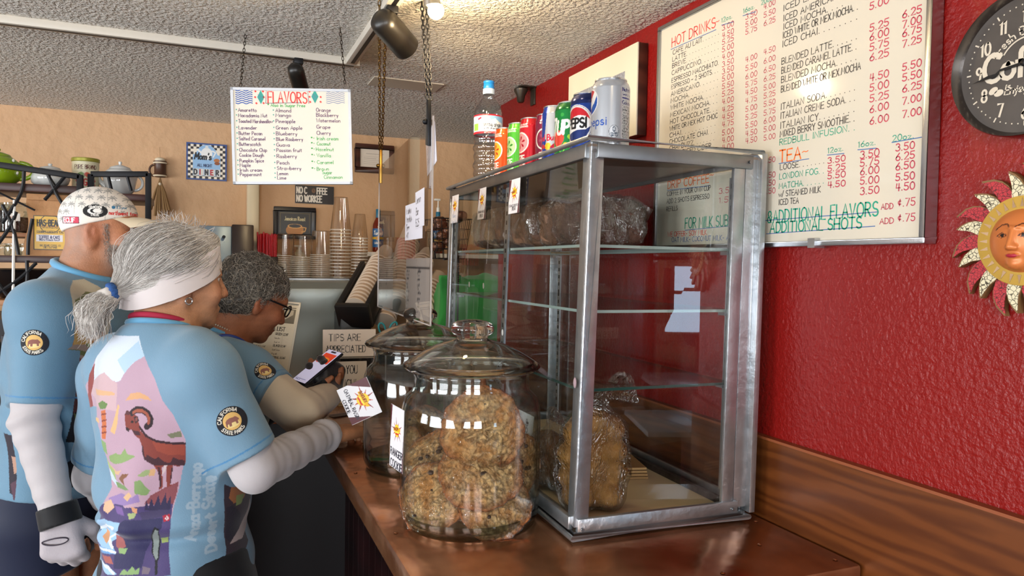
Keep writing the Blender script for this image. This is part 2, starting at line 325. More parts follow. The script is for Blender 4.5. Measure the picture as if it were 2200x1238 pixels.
# ================================================================= THE ROOM
ZC, ZT, YB = 1.15, 2.168, 3.25          # counter top, ceiling, back wall
XW = .942                                # face of the red wall
def popcorn():
    m = bpy.data.materials.new('popcorn_plaster'); m.use_nodes = True; nt = m.node_tree; N = nt.nodes; L = nt.links; b = N['Principled BSDF']
    b.inputs['Roughness'].default_value = .9; b.inputs['Specular IOR Level'].default_value = .15
    tc = N.new('ShaderNodeTexCoord'); v = N.new('ShaderNodeTexNoise'); v.inputs['Scale'].default_value = 100; v.inputs['Detail'].default_value = 3; v.inputs['Roughness'].default_value = .55
    L.new(tc.outputs['Object'], v.inputs['Vector'])
    rp = N.new('ShaderNodeMapRange'); rp.inputs[1].default_value = .36; rp.inputs[2].default_value = .68; rp.interpolation_type = 'SMOOTHSTEP'
    L.new(v.outputs['Fac'], rp.inputs[0])
    bp = N.new('ShaderNodeBump'); bp.inputs['Strength'].default_value = 1; bp.inputs['Distance'].default_value = .0075; L.new(rp.outputs[0], bp.inputs['Height']); L.new(bp.outputs[0], b.inputs['Normal'])
    b.inputs['Base Color'].default_value = (*lin('#f4efe6'), 1)
    return m
def plaster(name, col, bump, scale, rough=.55, spec=.4):
    m = mat(name, col, rough=rough, spec=spec, bump=bump, bscale=scale, var=.05, vscale=3, detail=4); return m
M_RED = plaster('red_textured_paint', '#82120f', .55, 130, .34, .45)
M_BEIGE = plaster('beige_paint', '#c9a27c', .25, 25, .6, .3)
M_CREAM = plaster('cream_paint', '#cdb594', .2, 25, .7, .3)
def wood(name, c1, c2, scale=(1, 1, 1), rough=.35, dist=3., bands=6.):
    if name in MATS: return MATS[name]
    m = bpy.data.materials.new(name); m.use_nodes = True; MATS[name] = m; nt = m.node_tree; N = nt.nodes; L = nt.links; b = N['Principled BSDF']
    tc = N.new('ShaderNodeTexCoord'); mp = N.new('ShaderNodeMapping'); mp.inputs['Scale'].default_value = scale
    w = N.new('ShaderNodeTexWave'); w.wave_type = 'BANDS'; w.bands_direction = 'Z'; w.inputs['Scale'].default_value = bands; w.inputs['Distortion'].default_value = dist; w.inputs['Detail'].default_value = 3; w.inputs['Detail Scale'].default_value = 1.2
    n = N.new('ShaderNodeTexNoise'); n.inputs['Scale'].default_value = 60; n.inputs['Detail'].default_value = 4
    L.new(tc.outputs['Object'], mp.inputs[0]); L.new(mp.outputs[0], w.inputs['Vector']); L.new(mp.outputs[0], n.inputs['Vector'])
    ad = N.new('ShaderNodeMath'); ad.operation = 'MULTIPLY_ADD'; ad.inputs[1].default_value = .4; L.new(n.outputs['Fac'], ad.inputs[0]); L.new(w.outputs['Fac'], ad.inputs[2])
    cr = N.new('ShaderNodeMix'); cr.data_type = 'RGBA'; cr.inputs[6].default_value = (*lin(c1), 1); cr.inputs[7].default_value = (*lin(c2), 1); cr.clamp_factor = True
    L.new(ad.outputs[0], cr.inputs[0]); L.new(cr.outputs[2], b.inputs['Base Color']); b.inputs['Roughness'].default_value = rough
    return m
M_DARKWOOD = wood('dark_wood', '#2a1714', '#43241d', rough=.4)
# floor, ceiling
struct('floor', MB().box((-3.7, -4.2, -.1), (5.1, 3.4, 0)), mat('brown_floor', '#5b4436', rough=.5, var=.15, vscale=4))
struct('ceiling', MB().box((-3.7, -4.2, ZT), (5.1, 3.4, ZT+.1)), popcorn())
def wall_with_windows(name, fr, length, wins, m):
    mb = MB(fr); cur = 0
    for a, b, z0, z1 in wins:
        mb.box((cur, 0, 0), (a, ZT, .12)); mb.box((a, 0, 0), (b, z0, .12)); mb.box((a, z1, 0), (b, ZT, .12)); cur = b
    mb.box((cur, 0, 0), (length, ZT, .12)); return struct(name, mb, m)
wall_with_windows('wall_front', Fr((-3.7, -4, 0), (1, 0, 0), (0, 0, 1)), 8.8, [(a+3.7, b+3.7, c, d) for a, b, c, d in WINF], M_RED)
wall_with_windows('wall_left', Fr((-3.6, 3.4, 0), (0, -1, 0), (0, 0, 1)), 7.6, sorted((3.4-b, 3.4-a, c, d) for a, b, c, d in WINL), M_BEIGE)
struct('wall_back', MB().box((-3.7, YB, 0), (5.1, YB+.12, ZT)), M_BEIGE)
struct('wall_right', MB().box((XW, .575, 0), (1.07, 2.42, ZT)), M_RED)  # near end cut short so the case's front pane can mirror the window
struct('wall_far_right', MB().box((5.0, -4.1, 0), (5.12, 3.4, ZT)), M_CREAM)
M_WHITE = mat('white_paint', '#e6e2da', rough=.45)
k = 0
for a, b, z0, z1 in WINF+WINL:
    k += 1; left = k > len(WINF); h = z1-z0; w = b-a
    fr = Fr((-3.6, b, z0), (0, -1, 0), (0, 0, 1)) if left else Fr((a, -4, z0), (1, 0, 0), (0, 0, 1)); f = MB(fr)
    if not left: fr.z = -fr.z
    for lo, hi in (((0, 0), (w, .03)), ((0, h-.03), (w, h)), ((0, 0), (.03, h)), ((w-.03, 0), (w, h)), ((0, h*.6-.015), (w, h*.6+.015))):
        f.box((lo[0], lo[1], -.04), (hi[0], hi[1], .03))
    struct('window_%d' % k, f, M_WHITE)
# the dining corner by the front window, seen mirrored in the glass case
M_CURT = mat('red_curtain_cloth', '#6d1418', rough=.85, sheen=.3)
mb = MB(); n = 70; vs = []
for z in (.25, 1.2, 2.12):
    for j in range(n+1): t = j/n; vs.append((1.25+.78*t, -3.9+.035*math.sin(t*40+z*.4)+.012*math.sin(t*95), z))
vs += [(x, y-.006, z) for x, y, z in vs]; q = 3*(n+1)
mb.add(vs, [(r*(n+1)+j, r*(n+1)+j+1, (r+1)*(n+1)+j+1, (r+1)*(n+1)+j) for r in range(2) for j in range(n)]+[(q+r*(n+1)+j+1, q+r*(n+1)+j, q+(r+1)*(n+1)+j, q+(r+1)*(n+1)+j+1) for r in range(2) for j in range(n)])
one('curtain', mb, M_CURT, 'long red curtain beside the front window, mirrored in the glass case', 'curtain', smooth=1.2)
M_TTOP = mat('pale_table_laminate', '#cfd6de', rough=.25)
for i, (x, y, r) in enumerate(((2.1, -3.35, .34), (1.62, -1.75, .30))):
    t = thing('cafe_table', ['pale square cafe table below the front window, mirrored in the case', 'nearer pale cafe table mirrored low in the glass case'][i], 'table', (x, y, 0))
    MB().box((x-r, y-r, .72), (x+r, y+r, .75)).build('table_top', M_TTOP, t, bevel=.006); MB().tube([(x, y, .02), (x, y, .72)], .03, 12).build('pedestal', M_CURT, t); MB().lathe([(0, 0), (.22, 0), (.2, .015), (.04, .04), (0, .04)], (x, y, 0), 24).build('foot', M_DARKWOOD, t, smooth=.6)
# wainscot on the red wall
M_OAK = wood('oak_plywood', '#4a2109', '#673614', (1, .22, 1.5), .35, 11, 8)
struct('trim_1', MB().box((XW-.014, .575, 0), (XW, 2.42, 1.293)), M_OAK)
struct('trim_2', MB().box((XW-.016, .575, 1.293), (XW, 2.42, 1.2975)), mat('worn_oak_edge', '#8a4a2a', rough=.5))
struct('trim_3', MB().box((.128, YB-.045, 0), (.178, YB, ZT)), mat('cream_gloss_paint', '#d8c8a8', rough=.35), bevel=.012)
# ceiling access hatch
P = [onZ(*p, ZT) for p in [(800, 165), (948, 182), (930, 198), (790, 180)]]
struct('trim_4', MB().box((.45, 2.215, ZT-.003), (.67, 2.325, ZT+.02)), mat('painted_hatch', '#c9bfae', rough=.8))

# ================================================================= COUNTER
def copper():
    m = bpy.data.materials.new('aged_copper'); m.use_nodes = True; nt = m.node_tree; N = nt.nodes; L = nt.links; b = N['Principled BSDF']
    tc = N.new('ShaderNodeTexCoord'); n = N.new('ShaderNodeTexNoise'); n.inputs['Scale'].default_value = 7; n.inputs['Detail'].default_value = 6
    L.new(tc.outputs['Object'], n.inputs['Vector']); cr = N.new('ShaderNodeValToRGB'); L.new(n.outputs['Fac'], cr.inputs[0])
    e = cr.color_ramp.elements; e[0].position = .35; e[0].color = (*lin('#9a5c38'), 1); e[1].position = .7; e[1].color = (*lin('#d89c74'), 1)
    L.new(cr.outputs[0], b.inputs['Base Color']); b.inputs['Metallic'].default_value = .85
    r = N.new('ShaderNodeMapRange'); r.inputs[3].default_value = .10; r.inputs[4].default_value = .28; L.new(n.outputs['Fac'], r.inputs[0]); L.new(r.outputs[0], b.inputs['Roughness'])
    n2 = N.new('ShaderNodeTexNoise'); n2.inputs['Scale'].default_value = 16; n2.inputs['Detail'].default_value = 2; L.new(tc.outputs['Object'], n2.inputs['Vector'])
    bp = N.new('ShaderNodeBump'); bp.inputs['Strength'].default_value = .35; bp.inputs['Distance'].default_value = .006; L.new(n2.outputs['Fac'], bp.inputs['Height']); L.new(bp.outputs[0], b.inputs['Normal'])
    return m
M_COP = copper()
ct = thing('serving_counter', 'copper topped serving counter running along the red wall', 'counter', (.6, 1.8, 0))
MB().box((.264, .812, 1.105), (.925, 3.0, ZC)).build('copper_top', M_COP, ct, bevel=.006)
mb = MB()
for i in range(25):
    y = .93+i*.08; mb.box((.40, y, .02), (.425, y+.076, 1.105))
for i in range(6):
    x = .43+i*.081; mb.box((x, .905, .02), (x+.077, .93, 1.105))
mb.box((.425, .93, .02), (.925, 2.96, 1.105)); mb.build('plank_base', wood('burgundy_planks', '#1e0a0c', '#341214', (1, 1, .3), .45), ct)
for i, (x, y) in enumerate(((.285, .93), (.284, 1.18), (.70, .86), (.83, .93), (.9, 1.02), (.9, .84), (.58, .86), (.284, 1.55))):
    MB().lathe([(.004, .001), (.0035, .0016), (.0015, .0022), (0, .0023)], (x, y, ZC), 12).build('copper_nail', M_COP, ct, smooth=1)
# ================================================================= MENU BOARD ON THE RED WALL
M_ALU = mat('brushed_aluminium', '#b9bcc0', rough=.28, metal=1, bump=.1, bscale=400)
M_WB = mat('whiteboard_gloss', '#cfc7b6', rough=.1, spec=.5)
BY0, BY1, BZ0, BZ1 = 1.386, .728, 1.650, 2.128
mbd = thing('menu_board', 'big white marker board of coffee and tea prices on the red wall', 'menu board', (XW, 1.06, BZ0))
BX = XW-.022; bf = Fr((BX, BY0, BZ0), (0, -1, 0), (0, 0, 1)); BW, BH = BY0-BY1, BZ1-BZ0     # z axis = -X (towards the room)
MB(bf).box((0, 0, -.02), (BW, BH, 0)).build('panel', M_WB, mbd)
f = MB(bf); t = .009
for lo, hi in (((-t, -t), (BW+t, 0)), ((-t, BH), (BW+t, BH+t)), ((-t, 0), (0, BH)), ((BW, 0), (BW+t, BH))): f.box((*lo, -.02), (*hi, .005))
f.build('frame', M_ALU, mbd, bevel=.0015)
f = MB(bf); f.box((.46, -.012, -.01), (.475, .004, .012)); f.build('corner_clip', M_ALU, mbd)
def onboard(px, py): p = onX(px, py, BX); return (BY0-p[1], p[2]-BZ0)
PEN = {'k': mat('black_marker', '#2a282c', rough=.4), 'r': mat('pink_red_marker', '#b9304d', rough=.4), 'R': mat('red_marker', '#e03a34', rough=.4), 'g': mat('green_marker', '#14977a', rough=.4),
       'o': mat('orange_marker', '#ee6a1c', rough=.4), 'b': mat('blue_marker', '#39639f', rough=.4), 'p': mat('purple_marker', '#5a2a5e', rough=.4), 'l': mat('light_green_marker', '#3fae54', rough=.4),
       'c': mat('teal_marker', '#2f9d8e', rough=.4), 'w': mat('slate_blue_marker', '#6079a8', rough=.4), 'B': mat('bright_blue_marker', '#2152a5', rough=.4)}
PK = list(PEN); lt = MB(bf); MS = 2.292
def mline(txt, x0, y0, x1, h, c='k', w=None, seed=[0]):
    """one line of pen writing; x0,y0,x1,h measured on the photo's board"""
    seed[0] += 1; h *= .8 if h < 50 else .8
    u0, v0 = onboard(1400+x0/MS, y0/MS); u1, _ = onboard(1400+x1/MS, y0/MS); _, v1 = onboard(1400+x0/MS, (y0-h)/MS)
    s = v1-v0; _, W = strokes(txt, s, jit=.02, seed=seed[0]); xs = (u1-u0)/W
    st, _ = strokes(txt, s, u0, v0, xs=xs, jit=.02, seed=seed[0]); ribbon(lt, st, w or max(.0012, s*.13), .0004, PK.index(c))
for a in [('HOT DRINKS', 100, 232, 312, 56, 'R', .0021), ('~', 314, 122, 335, 30, 'R'), ('CAFE AU LAIT. . . . . .', 105, 270, 330, 27), ('LATTE. . . . . . . . . . .', 103, 304, 328, 27), ('BREVE. . . . . . . . . . .', 102, 336, 328, 27),
    ('CAPPUCCINO. . . . . .', 100, 371, 328, 27), ('ESPRESSO MACCHIATO.', 99, 408, 328, 27), ('ESPRESSO ~ 2 SHOTS. . .', 98, 440, 326, 26), ('AMERICANO. . . . . .', 96, 475, 326, 27), ('MOCHA. . . . . . . . .', 95, 508, 325, 27),
    ('WHITE MOCHA. . . . .', 94, 542, 322, 27), ('MEXICAN MOCHA. . .', 93, 577, 322, 27), ('HOT CHOCOLATE. . .', 92, 612, 322, 27), ('WHITE OR MEX HOT CHOC', 90, 646, 323, 27), ('CHAI. . . . . . . . . .', 89, 678, 314, 27),
    ('CHOCOLATE CHAI. . .', 88, 710, 312, 27), ('CHAI BUZZ. . . . . . .', 88, 742, 308, 27), ('HOT SPICED CIDER.', 86, 775, 300, 27), ('DRIP COFFEE', 80, 930, 282, 46, 'o', .0019), ('~', 286, 875, 308, 30, 'o'),
    ('COFFEE IN YOUR OWN CUP', 77, 966, 290, 27), ('ADD 2 SHOTS ESPRESSO', 75, 1003, 284, 27), ('REFILLS', 74, 1041, 128, 26), ('UP TO', 390, 920, 440, 22, 'k', .001),
    ('FOR MILK SUBSTITUTES &ADDITIONAL FLAVORS', 165, 1126, 1113, 62, 'g', .0024), ('ADDITIONAL SHOTS', 584, 1146, 1034, 60, 'g', .0024), ('WE OFFER- SOY MILK', 80, 1166, 272, 28, 'R'), ('OAT MILK- COCONUT MILK- ALMOND MILK', 100, 1193, 520, 28, 'b'),
    ('12oz.', 345, 112, 398, 28, 'g'), ('16oz.', 452, 66, 508, 28, 'g'), ('20oz.', 540, 26, 600, 30, 'g'),
    ('ICED LATTE. . . . .', 650, 55, 1000, 36), ('ICED AMERICANO. . .', 650, 105, 1000, 37), ('ICED MOCHA. . . .', 650, 147, 940, 37), ('ICED WHITE OR MEX.MOCHA. .', 647, 190, 1012, 38), ('ICED CHAI. . . . . . . .', 645, 233, 1010, 38),
    ('BLENDED LATTE. . . . . .', 641, 319, 1008, 38), ('BLENDED CARAMEL LATTE. .', 640, 364, 1006, 38), ('BLENDED MOCHA. . . . .', 639, 409, 1006, 38), ('BLENDED WHITE OR MEX.MOCHA', 638, 456, 1026, 38),
    ('ITALIAN SODA. . . . . . .', 637, 541, 1000, 38), ('ITALIAN CREME SODA. . .', 636, 586, 1000, 38), ('ITALIAN ICY. . . . . . . .', 635, 634, 998, 38), ('MIXED BERRY SMOOTHIE. .', 633, 676, 998, 38), ('REDBULL INFUSION. .', 631, 716, 1000, 36, 'g'),
    ('TEA', 630, 800, 735, 72, 'o', .0027), ('~', 742, 765, 772, 40, 'o'), ('LOOSE. . . . . . .', 633, 838, 850, 34), ('LONDON FOG. .', 630, 884, 848, 34, 'g'), ('MATCHA. . . . . .', 628, 930, 848, 34, 'g'), ('w/ STEAMED MILK', 627, 970, 832, 34), ('ICED TEA', 627, 1010, 724, 34),
    ('12oz.', 868, 755, 945, 32, 'g'), ('16oz.', 1018, 727, 1104, 34, 'g'), ('20oz.', 1187, 698, 1292, 38, 'g'), ('ADD', 1131, 1032, 1190, 34, 'r'), ('¢.75', 1212, 1018, 1298, 46, 'r'), ('ADD', 1124, 1104, 1192, 34, 'r'), ('¢.75', 1212, 1092, 1298, 46, 'r')]: mline(*a)
for x, rows in ((348, [('3.00', 152), ('4.50', 189), ('5.25', 222), ('5.00', 258), ('4.00', 295), ('3.50', 331), ('3.50', 367), ('5.00', 402), ('5.50', 440), ('5.25', 477), ('4.00', 515), ('4.25', 555), ('4.50', 591), ('4.75', 627), ('5.00', 668), ('4.00', 705), ('4.00', 741), ('3.50', 955), ('1.50', 1000)]),
                (463, [('3.50', 98), ('5.00', 135), ('5.75', 172), ('4.00', 308), ('5.50', 350), ('6.00', 392), ('5.75', 431), ('4.50', 471), ('4.75', 511), ('5.00', 552), ('5.25', 592), ('5.50', 633), ('4.50', 672), ('4.50', 708)]),
                (553, [('4.00', 47), ('5.50', 88), ('6.25', 130), ('4.50', 270), ('6.00', 315), ('6.50', 361), ('6.25', 404), ('5.00', 446), ('5.25', 486), ('5.50', 527), ('5.75', 570), ('6.00', 610), ('5.00', 651), ('5.00', 693), ('3.50', 806), ('3.50', 880), ('4.50', 918), ('2.50', 957)])):
    for t_, y in rows: mline(t_, x-(15 if y > 940 and x < 400 else 0), y, x+56, 32, 'r')
for x, rows in ((1075, [('5.00', 50), ('5.25', 157), ('6.00', 203), ('5.75', 252), ('6.25', 303), ('4.50', 402), ('5.00', 452), ('5.25', 505), ('6.00', 557), ('6.00', 615)]), (1236, [('6.25', 92), ('7.00', 140), ('6.75', 184), ('7.25', 235), ('5.50', 350), ('5.50', 402), ('6.25', 456), ('7.00', 516), ('7.00', 582)]),
                (868, [('3.50', 806), ('5.25', 846), ('5.50', 882), ('4.50', 926)]), (1028, [('3.50', 782), ('5.75', 822), ('6.00', 864), ('5.00', 910), ('3.50', 960)]), (1203, [('3.50', 746), ('6.25', 792), ('6.50', 839), ('5.50', 892), ('4.50', 941)])):
    for t_, y in rows: mline(t_, x, y, x+(92 if x > 1000 else 86), 44 if x > 1000 else 36, 'r', .0016)
for x0, y0, x1, y1, c in ((95, 244, 318, 146, 'b'), (78, 938, 284, 915, 'b'), (345, 124, 402, 108, 'b'), (450, 78, 512, 58, 'b'), (628, 806, 775, 782, 'b'), (165, 1134, 420, 1110, 'b'), (540, 1088, 1112, 1044, 'b'), (566, 1152, 1100, 1114, 'b'), (866, 764, 948, 756, 'b'), (1016, 738, 1106, 730, 'b'), (1184, 702, 1330, 676, 'b')):
    ribbon(lt, [[onboard(1400+x0/MS, y0/MS), onboard(1400+x1/MS, y1/MS)]], .0013, .0004, PK.index(c))
lt.build('lettering', list(PEN.values()), mbd)
# ================================================================= GLASS DISPLAY CASE
M_STEEL = mat('worn_stainless_steel', '#b4b8bc', rough=.33, metal=.9, var=.12, vscale=30, bump=.12, bscale=60)
M_STEEL2 = mat('dull_steel', '#8e9092', rough=.38, metal=1, var=.12, vscale=20)
M_PANE = thin_glass('case_glass', tint='#fcfdfc', refl=.85, dust=.02, edge='#e6efeb')
M_SHELF = thin_glass('shelf_glass', tint='#eef5f2', refl=1.1, dust=.05, edge='#8aa59e')
M_GEDGE = mat('green_glass_edge', '#23403a', rough=.15, spec=.8)
case = thing('display_case', 'tall steel framed glass bakery case on the copper counter', 'display case', (.72, 1.44, ZC))
CB = [V(.547, 1.045, ZC+.004), V(.887, 1.035, ZC+.004), V(.905, 1.86, ZC+.004), V(.575, 1.875, ZC+.004)]      # FL FR BR BL
CT = [V(.564, 1.045, 1.808), V(.895, 1.035, 1.808), V(.91, 1.87, 1.806), V(.592, 1.885, 1.806)]
def cs(a, b, c):   # a left->right, b front->back, c bottom->top (each 0..1)
    l = CB[0]*(1-a)*(1-b)+CB[1]*a*(1-b)+CB[2]*a*b+CB[3]*(1-a)*b
    h = CT[0]*(1-a)*(1-b)+CT[1]*a*(1-b)+CT[2]*a*b+CT[3]*(1-a)*b
    return l*(1-c)+h*c
CWx, CDy, CHz = .34, .83, .655
def cbox(mb, lo, hi, mi=0, fine=1):
    """box given in metres from the front left bottom corner, following the slightly racked frame"""
    (a, b, c), (d, e, f) = lo, hi
    q = lambda x, y, z: tuple(cs(x/CWx, y/CDy, z/CHz))
    mb.hexa([q(a,b,c), q(d,b,c), q(d,e,c), q(a,e,c), q(a,b,f), q(d,b,f), q(d,e,f), q(a,e,f)], mi)
# corner posts: angle sections
for i, (x, y) in enumerate(((0, 0), (CWx, 0), (CWx, CDy), (0, CDy))):
    mb = MB(); sx = 1 if x == 0 else -1; sy = 1 if y == 0 else -1; w = .026
    cbox(mb, (min(x, x+sx*w), min(y, y+sy*.004), .02), (max(x, x+sx*w), max(y, y+sy*.004), CHz-.004))
    cbox(mb, (min(x, x+sx*.004), min(y, y+sy*w), .02), (max(x, x+sx*.004), max(y, y+sy*w), CHz-.004))
    if i == 1: cbox(mb, (x-.052, -.002, .02), (x-.028, .006, CHz-.03)); cbox(mb, (x-.0, -.012, .012), (x+.012, .012, CHz-.002))
    mb.build('corner_post', M_STEEL, case, bevel=.0012)
# rails
mb = MB(); q = .03
cbox(mb, (.012, -.004, CHz-.03), (CWx-.012, .004, CHz-.006)); cbox(mb, (-.004, .012, CHz-.03), (.004, CDy-.012, CHz-.006))
cbox(mb, (CWx-.004, .012, CHz-.020), (CWx+.002, CDy-.012, CHz-.006)); cbox(mb, (.012, CDy-.004, CHz-.03), (CWx-.012, CDy+.004, CHz-.006))
mb.build('top_rail', M_STEEL2, case, bevel=.0015)
mb = MB(); r = .0035
ring = [tuple(cs(a, b, 1)) for a, b in ((-.02, -.01), (1.01, -.01), (1.01, 1.01), (-.02, 1.01))]
mb.tube(ring, r+.001, 10, closed=True); mb.build('rolled_edge', M_STEEL, case, smooth=1)
mb = MB()
cbox(mb, (.004, -.006, .012), (CWx-.02, .003, .034)); cbox(mb, (-.005, .012, .012), (.004, CDy-.01, .034)); cbox(mb, (CWx-.004, .012, .012), (CWx+.002, CDy-.01, .034)); cbox(mb, (.01, CDy-.004, .012), (CWx-.01, CDy+.004, .034))
mb.build('bottom_rail', M_STEEL, case, bevel=.0015)
mb = MB(); mb.tube([tuple(cs(a, b, .008)) for a, b in ((-.02, -.014), (1.0, -.014), (1.0, 1.01), (-.02, 1.01))], .0048, 8, closed=True); mb.build('base_bead', M_STEEL, case, smooth=1)
mb = MB(); cbox(mb, (.0, .0, .0), (CWx, CDy, .012)); mb.build('base_tray', M_STEEL2, case)
mb = MB(); cbox(mb, (.03, .02, .012), (CWx-.03, CDy-.02, .016)); mb.build('floor_liner', mat('cream_board', '#ecd6b0', rough=.5, var=.06, vscale=10), case)
# inner frame strips at the base and the shelf standards (slotted)
mb = MB(); cbox(mb, (CWx-.03, .03, .016), (CWx-.02, CDy-.03, .028)); cbox(mb, (CWx-.02, .03, .016), (CWx-.008, CDy-.03, .022)); mb.build('inner_track', mat('blackened_steel', '#4b4642', rough=.5, metal=.8, var=.4, vscale=60), case)
M_SLOT = mat('black_slot', '#0c0c0e', rough=.6)
for x, y in ((.008, CDy-.045), (CWx-.02, CDy-.06), (CWx-.02, .035), (.008, .39)):
    mb = MB(); cbox(mb, (x, y, .04), (x+.004, y+.016, CHz-.04))
    if x < .1: cbox(mb, (x-.0015, y-.003, .04), (x, y+.019, CHz-.04))
    for k in range(28): z = .055+k*.02; cbox(mb, (x-.0018 if x < .1 else x-.0006, y+.005, z), (x+.0046, y+.011, z+.009), 1)
    mb.build('shelf_standard', [M_STEEL, M_SLOT], case)
# panes
for nm, lo, hi in (('front_pane', (.024, .0035, .03), (CWx-.03, .005, CHz-.028)), ('side_pane', (.0022, .024, .03), (.0036, CDy-.02, CHz-.028)), ('side_pane', (CWx-.0036, .024, .03), (CWx-.0022, CDy-.02, CHz-.028)), ('back_pane', (.02, CDy-.006, .03), (CWx-.02, CDy-.0045, CHz-.028))):
    x0, y0, z0 = lo; x1, y1, z1 = hi; mb = MB(); g = lambda x, y, z: tuple(cs(x/CWx, y/CDy, z/CHz))
    k = .040 if nm == 'front_pane' else 0      # front pane's left edge set back to steer the window reflection
    if nm in ('front_pane', 'back_pane'): mb.quad(g(x0, y0+k, z0), g(x1, y0, z0), g(x1, y0, z1), g(x0, y0+k, z1))
    else: mb.quad(g(x0, y0, z0), g(x0, y1, z0), g(x0, y1, z1), g(x0, y0, z1))
    mb.build(nm, M_PANE, case)
mb = MB(); cbox(mb, (.0, .0, CHz-.012), (CWx, CDy, CHz-.008)); mb.build('top_panel', mat('worn_sheet_steel', '#a08c7c', rough=.35, metal=.8, var=.15, vscale=12), case)
mb = MB(); cbox(mb, (.09, CDy-.01, CHz-.075), (CWx, CDy+.004, CHz-.03)); mb.build('rear_header', mat('grey_header', '#6b6661', rough=.5, metal=.5, var=.1, vscale=15), case)
SHZ = [.243, .375, .485]         # glass shelves above the counter
for z in SHZ:
    mb = MB(); g = lambda x, y, zz: tuple(cs(x/CWx, y/CDy, zz/CHz)); x0, x1, y0, y1 = .014, CWx-.022, .022 if z < .4 else .03, CDy-.03
    mb.add([g(x0, y0, z), g(x1, y0, z), g(x1, y1, z), g(x0, y1, z), g(x0, y0, z-.005), g(x1, y0, z-.005), g(x1, y1, z-.005), g(x0, y1, z-.005)], [(0, 1, 2, 3)], 0)
    mb.add([], []); b = 0
    for e in ((0, 1, 5, 4), (1, 2, 6, 5), (2, 3, 7, 6), (3, 0, 4, 7)): mb.f.append(e); mb.m.append(1)
    sh = mb.build('glass_shelf', [M_SHELF, mat('pale_glass_edge', '#8a9a95', rough=.15, spec=.8) if z > .3 else M_GEDGE], case)
    for x in (.02, CWx-.032):
        for y in (.03, CDy-.06): mb = MB(); cbox(mb, (x-.004, y, z-.012), (x+.012, y+.02, z-.006)); mb.build('shelf_clip', M_STEEL, case)
for x, y, z in ((.012, -.0075, .017), (.005, -.0065, CHz-.02), (CWx-.02, -.005, CHz-.018), (CWx-.03, -.0065, .02)): p = cs(x/CWx, y/CDy, z/CHz); MB().cyl(p, p-V(0, .0015, 0), .003, 10).build('rivet', M_STEEL2, case, smooth=.6)
for b, z in ((.0, .256),): p = cs(-.004/CWx, .012/CDy, z/CHz); MB().ball(p, .006, 12, sc=(.35, .8, 1.5)).build('felt_pad', mat('grey_felt', '#9c8489', rough=.9), case, smooth=1)
for y, z in ((.52, .4), (.63, .4), (.38, .305)): p = cs(0, y/CDy, z/CHz); MB().ball(p, .006, 12, sc=(.12, .8, 1.2)).build('felt_pad', mat('white_felt', '#c9c6c0', rough=.9), case, smooth=1)

# ---------------------------------------------------------------- bakery sign cards with the sun badge
def sunlayers(cx, cy, s):
    L_ = []
    for k in range(10):
        a = PI/2+k*2*PI/10+.15; r = s*(1. if k % 2 == 0 else .78); w = .22
        L_.append(('poly', [(cx+math.cos(a-w)*s*.34, cy+math.sin(a-w)*s*.34), (cx+math.cos(a+.05)*r, cy+math.sin(a+.05)*r), (cx+math.cos(a+w)*s*.34, cy+math.sin(a+w)*s*.34)], '#8a1f24' if k % 2 == 0 else '#b5462a'))
    L_ += [('disc', (cx, cy), s*.42, '#e8c22e', s*.46), ('disc', (cx, cy-s*.05), s*.3, '#f4d84c'), ('poly', [(cx-s*.62, cy+s*.10), (cx+s*.6, cy+s*.26), (cx+s*.58, cy+s*.02), (cx-s*.6, cy-.14*s)], '#e2ae1e'),
           ('text', 'BAKERY', cx-s*.55, cy-s*.04, s*.2, s*.05, '#7a1a1a', {'rot': .1}), ('poly', [(cx-s*.3, cy-s*.2), (cx+s*.34, cy-s*.14), (cx+s*.33, cy-s*.28), (cx-s*.28, cy-.33*s)], '#c43a24')]
    return L_
def bakery_card(fr, w, h, lines, label, tilt=.22, parent=None, sun=(.5, .62, .42), small=.07, hand=False):
    s = w
    lay = [('poly', [(0, h*.35), (0, h), (w*tilt, h)], '#54242a'), ('poly', [(w, h*.02), (w, h*.7), (w*(1-tilt*.75), 0), (w, 0)], '#54242a')] if tilt else []
    lay += sunlayers(sun[0]*w, sun[1]*h, sun[2]*w)
    y = .2*h
    for t_ in lines:
        _, W = strokes(t_, 1); sz = min(small*h*1.3, .9*w/W)
        lay.append(('text', t_, w*.5-W*sz/2, y, sz, sz*(.1 if hand else .2), '#3b6aa0' if hand else '#33303a')); y -= sz*1.7
    return one_card(fr, w, h, lay, label)
def one_card(fr, w, h, lay, label, cat='sign card', nm='sign_card', base='#dcdadd', nx=80, group=None, curl=0):
    o = card(nm, fr, w, h, base, lay, None, nx, curl=curl); return tag(o, label, cat, group)
def side_frame(y, z, dz=0):   # on the outside of the left pane: x axis runs from back to front (towards the camera)
    o = cs(-.001/CWx, y/CDy, z/CHz); x = cs(0, (y-.1)/CDy, z/CHz)-cs(0, y/CDy, z/CHz); up = cs(0, 0, 1)-cs(0, 0, 0)
    return Fr(o-V(.003, 0, 0), x, up)
bakery_card(side_frame(.36, .555), .062, .07, ['VEGAN ZUCCHINI PECAN', 'BREAD'], 'white sun badge card reading vegan zucchini pecan bread on the glass case', sun=(.5, .6, .4))
bakery_card(side_frame(.57, .555), .058, .072, ['BANANA WALNUT', 'BREAD'], 'white sun badge card reading banana walnut bread on the glass case')
bakery_card(side_frame(.80, .558), .066, .072, ['Bakery', 'Cake Slice'], 'sun badge card with blue handwriting at the rear end of the glass case', tilt=.1, hand=True, small=.1)

